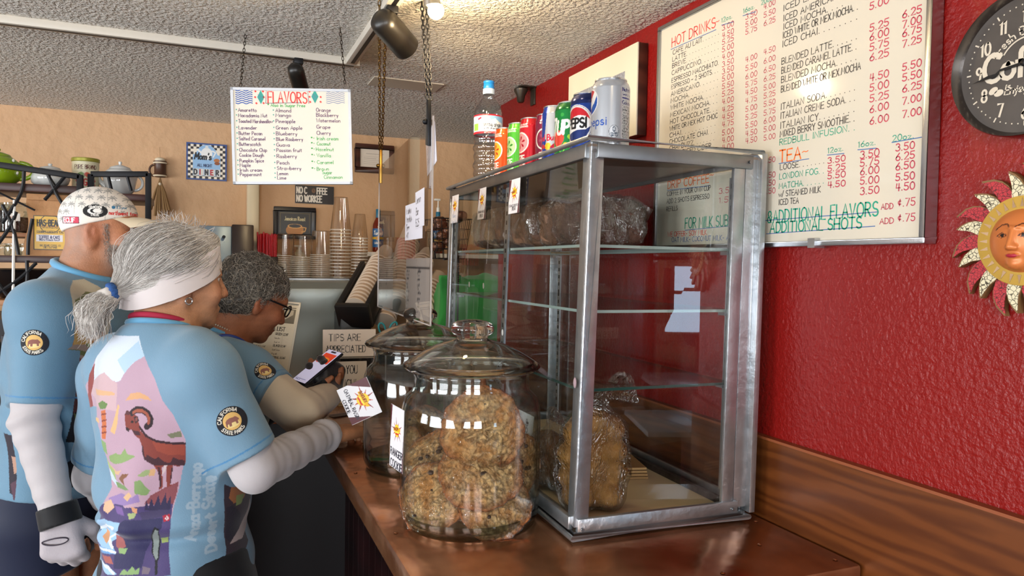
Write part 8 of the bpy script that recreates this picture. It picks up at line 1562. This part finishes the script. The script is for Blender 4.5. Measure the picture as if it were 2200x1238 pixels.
mb = MB(tf); mb.box((tw, -.004, -.003), (tw+.006, th_+.006, .006)); mb.box((-.006, th_, -.003), (tw+.006, th_+.006, .006)); mb.build('clear_edge', mat('acrylic_edge', '#c4c0b8', rough=.15), ts)
f_ = tf.p(tw/2, 0, 0); MB().box((f_[0]-.08, f_[1]-.01, ZC+.001), (f_[0]+.06, f_[1]+.10, ZC+.006)).build('foot', mat('acrylic_edge', '#c4c0b8'), ts); MB().box((f_[0]-.04, f_[1]-.002, ZC+.005), (f_[0]+.04, f_[1]+.002, f_[2]+.004)).build('stem', mat('acrylic_edge', '#c4c0b8'), ts)
# tip box and its signs
tb = onY(742, 838, 2.50); bw_ = .115; d_ = .075
tp = thing('tip_box', 'clear acrylic tip box with a hand lettered thank you sign on its front', 'tip box', (tb[0], tb[1]+d_/2, ZC)); tfm = Fr((tb[0]-.075, tb[1], ZC+.002), (1, -.06, 0), (0, 0, 1)); bh = atD(745, 757, np.linalg.norm(tb-CAM)*.96)[2]-ZC; bh = .126
mb = MB(tfm); x0, x1 = -.015, .175
for a_, b_ in (((x0, 0, 0), (x1, 0, 0)), ((x0, 0, -d_), (x1, 0, -d_))): mb.quad((a_[0], 0, a_[2]), (b_[0], 0, b_[2]), (b_[0], bh, b_[2]), (a_[0], bh, a_[2]))
for x in (x0, x1): mb.quad((x, 0, 0), (x, 0, -d_), (x, bh, -d_), (x, bh, 0))
mb.quad((x0, bh, 0), (x1, bh, 0), (x1, bh, -d_), (x0, bh, -d_)); mb.build('clear_walls', thin_glass('stand_acrylic'), tp)
mb = MB(tfm); mb.box((x0, bh-.004, -d_), (x1, bh, .001)); mb.build('lid', mat('scuffed_acrylic', '#9a9288', rough=.25, alpha=.75), tp)
mb = MB(tfm)
for k in range(6): mb.box((.0+.012*k, .004+.006*(k % 3), -.06+.005*k), (.07+.012*k, .006+.006*(k % 3), -.03+.004*k))
mb.build('banknotes', mat('banknote_green', '#7a8468', rough=.8), tp)
card('sign_face', Fr(tfm.p(-.005, .008, .002), tfm.x, tfm.y), .15, .104, '#d6cabb', [('text', 'THANK YOU', .008, .062, .028, .0028, '#1c1a1a', {'xs': .64}), ('text', 'SO MUCH!', .012, .014, .028, .0028, '#1c1a1a', {'xs': .72})], tp, 90)
sf2 = Fr(tfm.p(.0, bh+.001, -.012), tfm.x, (0, .12, 1)); tsg = thing('tips_sign', 'white block sign reading tips are appreciated standing on the tip box', 'sign', sf2.p(.06, 0, -.01))
MB(sf2).box((0, 0, -.018), (.178, .093, -.0007)).build('block', mat('aged_white_board', '#c9bdb0', rough=.5), tsg, bevel=.002); card('sign_face', sf2, .178, .093, '#d8ccc2', [('text', 'TIPS ARE', .02, .054, .0225, .0026, '#1c1a1a', {'xs': 1.0}), ('text', 'APPRECIATED', .01, .014, .0235, .0026, '#1c1a1a', {'xs': .78})], tsg, 100)
# flat things on the copper
pd = Fr(onZ(700, 860, ZC+.004), nrm(onZ(775, 862, ZC)-onZ(700, 860, ZC)), nrm(onZ(745, 838, ZC)-onZ(715, 868, ZC)))
po = thing('order_pad', 'tan pad of order cards lying on the copper beside the tip box', 'pad', onZ(730, 855, ZC))
q4 = [onZ(*q, ZC) for q in ((697, 850), (727, 874), (800, 868), (760, 833))]; pfr = Fr(q4[1]+V(0, 0, .0095), q4[2]-q4[1], q4[0]-q4[1]); pw, phh = np.linalg.norm(q4[2]-q4[1]), .075
MB(pfr).box((0, 0, -.009), (pw, phh, -.0008)).build('pad_block', mat('tan_paper_edge', '#b59a70', rough=.7), po); card('top_card', pfr, pw, phh, '#cbb48c', [('line', [(.004, phh*.55), (pw*.9, phh*.62)], .0016, '#4a3a26'), ('text', '2/2', pw*.1, phh*.75, .018, .0024, '#33281c', {'rot': -.6}), ('text', 'Thank you', pw*.3, phh*.25, .01, .001, '#6a5638')], po, 70)
q4 = [onZ(*q, ZC+.002) for q in ((717, 897), (745, 893), (712, 884))]; one_card(Fr(q4[0], q4[1]-q4[0], q4[2]-q4[0]), .08, .04, [('line', [(0, 0), (0, .04), (.08, .04)], .004, '#c9b0a0')], 'dark little card lying on the copper near the leaning hand', 'card', 'counter_card', '#4a2a2a', 30)
# scissors in the holder
s0 = atD(828, 706, 2.56); sc = thing('scissors', 'scissors with teal handles standing beside the tips sign', 'scissors', (s0[0], s0[1], ZC+.001)); MT = mat('teal_handle', '#2a8a96', rough=.35)
for dx, dz, ro in ((-.012, .0, .3), (.028, .004, -.5)): MB().tube([s0+V(dx, 0, dz)+V(.011*math.cos(t)*math.cos(ro)-.02*math.sin(t)*math.sin(ro), 0, .011*math.cos(t)*math.sin(ro)+.02*math.sin(t)*math.cos(ro)) for t in np.linspace(0, 2*PI, 20, endpoint=False)], .0035, 7, closed=True).build('handle_loop', MT, sc, smooth=1)
MB().tube([s0+V(.004, 0, -.015), V(s0[0]+.002, s0[1], ZC+.002)], [.005, .002], 6).build('blades', M_STEEL, sc)
# wire baskets, green bag
def basket(c, w, d, h, taper, label):
    t_ = thing('wire_basket', label, 'basket', c, 'black wire baskets'); c = np.array(c); n = 7; mb = MB()
    ringp = lambda k, z: [c+V(sx*w*k, sy*d*k, z) for sx, sy in ((-1, -1), (1, -1), (1, 1), (-1, 1))]
    for i in range(5): z = h*i/4; mb.tube(ringp(taper+(1-taper)*i/4, z), .0022 if i == 4 else .0014, 5, closed=True)
    for i in range(n):
        u = -1+2*i/(n-1)
        for a in ((u, -1), (u, 1), (-1, u), (1, u)): mb.tube([c+V(a[0]*w*taper, a[1]*d*taper, 0), c+V(a[0]*w, a[1]*d, h)], .0013, 5)
    mb.build('wire_frame', M_BLK, t_, smooth=1); return t_
cb = atD(962, 556, 2.42); basket((cb[0], cb[1], cb[2]), .062, .06, .13, .72, 'black wire basket of wrapped sweets hanging left of the glass case')
rs = np.random.RandomState(9)
for i in range(7):
    q = np.array(cb)+V(rs.uniform(-.035, .035), rs.uniform(-.035, .03), .04+.017*i); v, fs = blob(lambda D: superbox(D, .022, .018, .016, .7)*(1+.15*noise3(D*.05, 160, i))[:, None]+q, 16, 10); m2 = MB(); m2.add([tuple(x) for x in v], fs); one('wrapped_sweet', m2, mat('brown_foil_wrap', '#5a3a2c', rough=.2, metal=.3, bump=.8, bscale=90), 'brown wrapped sweet heaped in the wire basket beside the case', 'sweet', 'wrapped sweets in the wire basket', smooth=2)
cb2 = V(.735, 2.22, ZC+.002); basket(tuple(cb2), .09, .07, .105, .85, 'black wire basket on the counter behind the glass case'); MB() 
stb = thing('basket_hook', 'black bracket holding the wire basket of sweets', 'bracket', (cb[0]+.06, cb[1]+.05, ZC)); MB().tube([(cb[0]+.055, cb[1]+.055, ZC+.001), (cb[0]+.055, cb[1]+.055, cb[2]+.14)], .004, 8).build('post', M_BLK, stb)
MB().tube([(cb[0]+.055, cb[1]+.055, cb[2]+.006), (cb[0]-.02, cb[1]-.02, cb[2]-.003)], .003, 6).build('arm', M_BLK, stb)
gb = thing('green_cloth_bag', 'bright green cloth bag standing behind the glass case', 'bag', (.91, 2.60, ZC)); 
def bagf(P): q = P-V(.91, 2.60, ZC+.2); return smax(np.max(np.abs(q)/np.array([.145, .05, .215])-1, axis=1)*.05+.006*noise3(P, 26, 4)+.05*np.clip(q[:, 2]+.05, 0, 1)*np.abs(q[:, 0]), ZC+.001-P[:, 2], .003)
sdfmesh('bag_body', bagf, (.68, 2.48, ZC-.02), (1.14, 2.74, ZC+.46), .01, mat('green_cotton', '#2f9a48', rough=.8, sheen=.3), gb)
bxp = thing('paper_box', 'white paper box standing on the counter behind the lower shelf of the case', 'box', (.72, 2.05, ZC)); MB().box((.66, 2.0, ZC+.001), (.80, 2.10, ZC+.11)).build('carton', mat('white_carton', '#cdc7bf', rough=.6), bxp, bevel=.002)
# ================================================================= BAKER'S RACK AT THE LEFT
M_IRON = mat('black_wrought_iron', '#1a1a1d', rough=.5, metal=.3); M_SHELFW = wood('dark_rack_wood', '#2a1512', '#46231c', (1, 1, .4), .4); M_LTW = wood('light_rack_wood', '#8a5a3a', '#b07d55', (1, 1, .4), .5)
RY = 2.42; R = lambda px, py, y=RY: onY(px, py, y)
rk = thing('bakers_rack', 'black iron rack with dark shelves of teapots and jars behind the capped man', 'rack', (R(100, 600)[0], RY+.15, 0))
def bar(pts, r, nm, m=M_IRON, n=6): return MB().tube([tuple(p) for p in smooth_path(pts, 16 if len(pts) > 2 else 1)], r, n).build(nm, m, rk, smooth=1)
zt1 = R(90, 366)[2]; xl = R(-120, 360)[0]; x1 = R(172, 378)[0]; x2 = R(192, 376)[0]; x3 = R(317, 372)[0]
def flat(a, b, w=.008, nm='frame_bar', y=RY, h=None):
    a = np.array(a); b = np.array(b); t_ = nrm(b-a); u = nrm(np.cross(t_, (0, 1, 0))); mb = MB(); d_ = V(0, .009, 0); mb.hexa([tuple(q) for q in (a-u*w-d_, b-u*w-d_, b-u*w+d_, a-u*w+d_, a+u*w-d_, b+u*w-d_, b+u*w+d_, a+u*w+d_)]); return mb.build(nm, M_IRON, rk, bevel=.0015)
zA = R(0, 352)[2]; flat((xl, RY, zA+.01), (x1, RY, R(172, 380)[2]), nm='top_bar'); flat((x1, RY, R(172, 376)[2]), (x1, RY, .02), nm='front_post'); flat((x2, RY+.03, R(192, 372)[2]), (x3, RY+.03, R(317, 372)[2]), nm='top_bar'); flat((x3, RY+.03, R(317, 370)[2]), (x3, RY+.03, .02), nm='front_post'); flat((x2, RY+.03, R(192, 372)[2]), (x2, RY+.03, .02), nm='front_post')
flat((xl+.01, RY+.03, zA), (xl+.01, RY+.03, .02), nm='front_post')
for (a, b, c_) in (((52, 366), (45, 415), (5, 480)), ((5, 440), (28, 490), (40, 548)), ((118, 400), (105, 380), (100, 366)), ((100, 366), (118, 410), (135, 440)), ((142, 376), (118, 405), (96, 430)), ((70, 470), (62, 510), (60, 548)), ((35, 455), (20, 490), (-30, 560)), ((58, 560), (55, 620), (15, 700)), ((78, 565), (40, 600), (-20, 640)), ((-10, 600), (20, 640), (40, 660))):
    bar([R(*a), R(*b), R(*c_)], .005, 'lattice_bar')
for a, b in (((232, 376), (240, 410)), ((272, 374), (282, 410))): bar([R(*a, RY+.03), R(*b, RY+.03)], .005, 'lattice_bar')
bar([R(-20, 405), R(75, 452)], .003, 'thin_rod'); bar([R(31, 430), R(28, 640)], .004, 'thin_rod', M_WHITE)
def rshelf(pyf, x0, x1, nm, m, th=.018, d0=RY+.012, d1=RY+.27): z = R(80, pyf)[2]; MB().box((x0, d0, z-th), (x1, d1, z)).build(nm, m, rk, bevel=.002); return z
zs1 = rshelf(395, xl, x1, 'upper_shelf', M_SHELFW, .022); zs1b = rshelf(404, x2, x3, 'upper_shelf', M_SHELFW, .02, RY+.05); zs2 = rshelf(500, xl, R(125, 500)[0], 'jar_shelf', M_LTW, .012, RY+.05); zs3 = rshelf(550, xl, R(128, 550)[0], 'middle_shelf', M_SHELFW, .02); zs4 = rshelf(645, xl, x1, 'lower_shelf', M_LTW, .016); zs5 = rshelf(830, xl, x1, 'bottom_shelf', M_SHELFW, .02)
def teapot(px, y, z, R0, h, m, label, spout=0, dots=None, handle=1, lid=True, fx=1.):
    x = onY(px, 500, y)[0]; c = V(x, y, z+.0005); t_ = thing('teapot', label, 'teapot', c)
    MB().lathe([(0, 0), (R0*.6, .001), (R0*.9, h*.2), (R0, h*.45), (R0*.9*fx, h*.75), (R0*.62*fx, h*.93), (R0*.5*fx, h*.96), (0, h*.97)], tuple(c), 36).build('pot_body', m, t_, smooth=1)
    if lid: MB().lathe([(R0*.56*fx, h*.95), (R0*.5*fx, h*1.02), (R0*.2, h*1.1), (R0*.08, h*1.12), (R0*.12, h*1.18), (R0*.1, h*1.23), (0, h*1.24)], tuple(c), 28).build('pot_lid', m, t_, smooth=1)
    if handle: MB().tube([c+V(handle*(R0*.86+R0*.55*math.sin(t)), 0, h*(.78-.28*(1-math.cos(t)))) for t in np.linspace(0, PI, 12)], R0*.1, 8).build('pot_handle', m, t_, smooth=1)
    if spout: MB().tube([c+V(spout*R0*.8, 0, h*.3), c+V(spout*R0*1.25, 0, h*.5), c+V(spout*R0*1.55, 0, h*.95)], [R0*.26, R0*.17, R0*.1], 12).build('pot_spout', m, t_, smooth=1)
    if dots:
        for i, (a, zz) in enumerate(dots): MB().ball(tuple(c+V(R0*.985*math.cos(a), R0*.985*math.sin(a), h*zz)), R0*.1, 10, sc=(.6, .6, .8)).build('white_dot', M_WHITE, t_, smooth=1)
    return t_
M_POTW = mat('white_porcelain', '#d6d6d2', rough=.15, coat=.5); M_POTG = mat('green_glaze', '#8aa81c', rough=.12, coat=.5)
teapot(-4, RY+.1, zs1, .062, .085, M_POTG, 'lime green polka dot teapot at the left edge on the upper shelf', 0, [(-1.1, .62), (-.5, .4), (-1.5, .35), (-.7, .8)], 1)
teapot(108, RY+.12, zs1, .052, .058, M_POTW, 'round white porcelain pot between the green teapot and the tin', 0, None, 0)
teapot(258, RY+.17, zs1b, .045, .088, M_POTW, 'white teapot with a long spout behind the capped man', -1, None, 1, True, 1.25)
x = onY(184, 500, RY+.17)[0]; z_ = zs1; ca = thing('sugar_tin', 'cream and green sugar tin with red letters on the upper shelf', 'tin', (x, RY+.17, z_)); c = (x, RY+.17, zs1+.0005)
n = 120; an = np.linspace(0, 2*PI, n, endpoint=False); zz = np.linspace(0, .088, 60); av = math.atan2(-c[1], -c[0]); P = np.concatenate([np.c_[c[0]+.037*np.cos(an), c[1]+.037*np.sin(an), np.full(n, c[2]+z)] for z in zz]); U = np.tile(.037*((an-av+PI) % (2*PI)-PI), 60); W = np.repeat(zz, n)
C = paint(U, W, '#d8cfae', [('text', 'PURE BRAND', 0, .064, .0125, .002, '#5a2a20', {'align': 'c', 'xs': .75}), ('disc', (-.012, .045), .011, '#6a8a44', .009), ('disc', (.004, .047), .008, '#c0503a', .007), ('text', 'SUGAR', 0, .014, .019, .0042, '#c02a2c', {'align': 'c', 'xs': .8}), ('text', 'FINEST', 0, .005, .006, .001, '#3a5a34', {'align': 'c'})])
mb = MB(); mb.add([tuple(p) for p in P], [(j*n+i, j*n+(i+1) % n, (j+1)*n+(i+1) % n, (j+1)*n+i) for j in range(59) for i in range(n)]); o = mb.build('tin_wall', mat('printed_label', vc=True), ca, smooth=1); setcol(o.data, C); MB().lathe([(0, .087), (.037, .087), (.039, .089), (.039, .097), (.037, .099), (0, .099)], c, 36).build('tin_lid', mat('olive_lid', '#9a963a', rough=.3, metal=.3), ca, smooth=.6)
# bag of coffee beans
bb = R(110, 549, RY+.03); bgw, bgh, bgd = .128, R(110, 420, RY+.03)[2]-zs3, .075; kb = thing('coffee_bag', 'brown kraft bag of coffee beans with a yellow label on the rack', 'coffee bag', (bb[0], bb[1]+.04, zs3)); kf_ = Fr((bb[0]-bgw/2, RY+.03, zs3+.0005), (1, 0, 0), (0, 0, 1))
mb = MB(kf_); nx_, nz_ = 16, 24; vs = []
for j in range(nz_+1):
    v = j/nz_; dd_ = bgd*(1-v**3*.85); 
    for i in range(nx_+1):
        u = i/nx_; vs.append((bgw*u+(.004*math.sin(v*9)*(1 if u > .5 else -1) if u in (0, 1) else 0)-(u-.5)*.014*v, bgh*v, .004*math.sin(PI*u)*math.sin(PI*min(1, v*1.2))-.004*v+.0015*math.sin(u*7+v*11)))
    for i in range(nx_+1): u = 1-i/nx_; vs.append((bgw*u-(u-.5)*.014*v, bgh*v, -dd_))
k = 2*(nx_+1); mb.add(vs, [(j*k+i, j*k+(i+1) % k, (j+1)*k+(i+1) % k, (j+1)*k+i) for j in range(nz_) for i in range(k)]+[tuple(nz_*k+i for i in range(k)), tuple(range(k))[::-1]]); mb.build('kraft_paper', mat('kraft_paper', '#b8875a', rough=.7, bump=.3, bscale=60, var=.05), kb, smooth=.9)
MB(kf_).box((.004, bgh-.016, -.012), (bgw-.008, bgh+.002, .004)).build('folded_top', mat('kraft_paper', '#b8875a'), kb, bevel=.002)
lw, lh = bgw*.64, bgh*.56; card('bag_label', Fr(kf_.p(bgw*.17, bgh*.10, .0058), kf_.x, kf_.y), lw, lh, '#d6a83a', [('line', [(.001, .001), (lw-.001, .001), (lw-.001, lh-.001), (.001, lh-.001), (.001, .001)], .0022, '#2a2216'), ('line', [(lw*.5+.026*math.cos(t), lh*.76+.026*math.sin(t)) for t in np.linspace(0, 2*PI, 40)], .0018, '#2a2216'), ('poly', [(lw*.04, lh*.69), (lw*.96, lh*.69), (lw*.96, lh*.84), (lw*.04, lh*.84)], '#d6a83a'), ('text', 'HAS-BEANS', lw*.5, lh*.705, .0165, .0034, '#1c160e', {'align': 'c', 'xs': .62}), ('line', [(lw*.1, lh*.68), (lw*.9, lh*.68)], .0014, '#8a3a2a'), ('text', 'Coffee Roasters', lw*.5, lh*.63, .0055, .0008, '#2a2216', {'align': 'c'}), ('text', 'GOURMET COFFEES & TEAS', lw*.5, lh*.49, .0062, .0011, '#2a2216', {'align': 'c', 'xs': .72}),
    ('poly', [(lw*.08, lh*.24), (lw*.88, lh*.24), (lw*.88, lh*.44), (lw*.08, lh*.44)], '#d8d2d4'), ('text', 'TOFFEE & CAKE', lw*.48, lh*.33, .0082, .0016, '#2a2a5a', {'align': 'c', 'xs': .75}), ('text', 'White French Roast', lw*.48, lh*.265, .0066, .0011, '#2a2a5a', {'align': 'c', 'xs': .75}), ('text', 'HAS BEANS COFFEE CO', lw*.5, lh*.1, .0055, .0009, '#2a2216', {'align': 'c', 'xs': .75}), ('text', 'CHICO CALIFORNIA', lw*.5, lh*.045, .0045, .0007, '#2a2216', {'align': 'c', 'xs': .75})], kb, 130)
# jars of beans
M_BEAN = mat('roasted_beans', '#3a1f14', rough=.4, bump=1, bscale=110, var=.4, vscale=120); M_JR2 = thin_glass('small_jar_glass', tint='#f4f8f6', refl=1.1, edge='#9aaaa4')
def beanjar(px, z, R0, h, label, fill, lab=True, y=RY+.13):
    x = onY(px, 500, y)[0]; c = (x, y, z+.0005); t_ = thing('bean_jar', label, 'jar', c, 'glass bean jars on the rack'); MB().lathe([(0, 0), (R0*.9, 0), (R0, .005), (R0, h*.7), (R0*.8, h*.82), (R0*.78, h*.9), (R0*.86, h*.91), (R0*.86, h*.97), (R0*.5, h), (0, h)], c, 32).build('jar_glass', M_JR2, t_, smooth=.7)
    if fill: MB().lathe([(0, .004), (R0*.93, .004), (R0*.95, .01), (R0*.95, h*fill), (0, h*fill+.004)], c, 28).build('beans', M_BEAN, t_, smooth=.8)
    if lab: fr = Fr(V(x-.018, y-R0-.001, z+h*.38), (1, 0, 0), (0, 0, 1)); card('jar_label', fr, .036, .022, '#d8d2c8', [('text', 'Roast', .005, .008, .008, .0012, '#b0603a')], t_, 30)
beanjar(37, zs2, .05, .09, 'glass jar of brown beans with a white label on the rack', .5); beanjar(-10, zs2, .048, .085, 'dark filled glass jar at the left edge of the rack', .75, False); beanjar(72, zs2, .03, .07, 'narrow dark jar half hidden behind the coffee bag', .6, False, RY+.2)
for i, px in enumerate((4, 28, 58)): beanjar(px, zs3, .022, .034, ['small clear jar at the left end of the middle shelf', 'small clear jar second from the left on the middle shelf', 'small clear jar just left of the coffee bag'][i], 0, False, RY+.06)
# under the middle shelf: dark bowl, trays, boxes, greenery
x = R(55, 600, RY+.16)[0]; one('serving_bowl', MB().lathe([(0, 0), (.06, 0), (.11, .035), (.155, .085), (.15, .085), (.105, .04), (.055, .008), (0, .008)], (x, RY+.16, zs4+.0008), 40), mat('black_glazed_bowl', '#101114', rough=.15), 'wide black bowl under the middle shelf of the rack', 'bowl', smooth=.9)
bxm = ['#31406a', '#8a8478', '#2a2a30', '#b0423a', '#5a6a3a', '#c9c2b4']
for i in range(6):
    x = R(2+i*6, 640, RY+.05)[0]-.04*i*0; z = zs5+.0008; 
    one('tea_box', MB().box((xl+.02+i*.047, RY+.06, z), (xl+.062+i*.047, RY+.18, z+.10+.02*(i % 3))), mat('box_print_%s' % 'abcdef'[i], bxm[i], rough=.5), ['navy tea box at the left end of the bottom shelf', 'grey tea box beside the navy one', 'black tea box on the bottom shelf', 'red tea box on the bottom shelf', 'olive tea box on the bottom shelf', 'cream tea box at the right of the row'][i], 'box', 'tea boxes on the bottom shelf', bevel=.002)
M_LEAF = mat('dark_green_leaf', '#1f3320', rough=.4)
gx = R(8, 860, RY-.02); pt = thing('potted_plant', 'dark leafy plant in a pot at the left edge behind the capped man', 'plant', (gx[0]-.12, RY-.14, 0)); rs = np.random.RandomState(6)
MB().lathe([(0, 0), (.09, 0), (.11, .2), (.1, .2), (.085, .03), (0, .03)], (gx[0]-.12, RY-.14, .0), 28).build('pot', mat('terracotta', '#5a3424', rough=.7), pt, smooth=.8); mb = MB()
for k in range(150):
    a = rs.uniform(0, 2*PI); z = rs.uniform(.45, 1.32); r = rs.uniform(.0, .09); b0_ = V(gx[0]-.10+.03*(k % 3), RY-.14, z); d_ = V(math.cos(a), math.sin(a), rs.uniform(-.4, .5)); tip = b0_+d_*(.04+r*.5); s_ = nrm(np.cross(d_, (0, 0, 1)))*.014; m_ = (b0_+tip)/2+V(0, 0, .012); mb.add([tuple(b0_), tuple(m_-s_), tuple(tip), tuple(m_+s_)], [(0, 1, 2), (0, 2, 3)])
mb.build('leaves', M_LEAF, pt); MB().tube([(gx[0]-.12, RY-.14, .03), (gx[0]-.10, RY-.14, .7), (gx[0]-.06, RY-.14, 1.3)], .006, 6).build('stem', M_LEAF, pt)
wt = thing('side_table', 'round wooden side table at the bottom left', 'table', (-1.06, 2.0, 0)); tz = onZ(40, 1075, .0)[2]; dz = atD(40, 1072, 1.98)[2]; c = atD(20, 1072, 2.0); MB().lathe([(0, 0), (.17, 0), (.172, .008), (.17, .02), (0, .02)], (c[0]-.06, c[1]+.05, dz-.02), 44).build('table_top', M_LTW, wt, smooth=.6); MB().tube([(c[0]-.06, c[1]+.05, .01), (c[0]-.06, c[1]+.05, dz-.02)], .025, 12).build('pedestal', M_IRON, wt); MB().lathe([(0, 0), (.13, 0), (.12, .012), (0, .02)], (c[0]-.06, c[1]+.05, .0), 28).build('foot', M_IRON, wt)
for i, (dx, h) in enumerate(((-.03, .085), (.055, .045))): one('kraft_bag', MB().box((c[0]-.06+dx-.03, c[1]-.0, dz+.0005), (c[0]-.06+dx+.03, c[1]+.04, dz+h)), mat('kraft_paper', '#b8875a'), ['taller little kraft bag on the side table', 'shorter kraft bag at the edge of the side table'][i], 'bag', 'kraft bags on the side table', bevel=.004)
cab = thing('dark_cabinet', 'dark cabinet in the corner below the rack', 'cabinet', (-1.1, 2.95, 0)); MB().box((-2.3, 2.76, 0), (-.40, 3.2, 1.40)).build('cabinet_body', mat('near_black_panel', '#120c10'), cab)
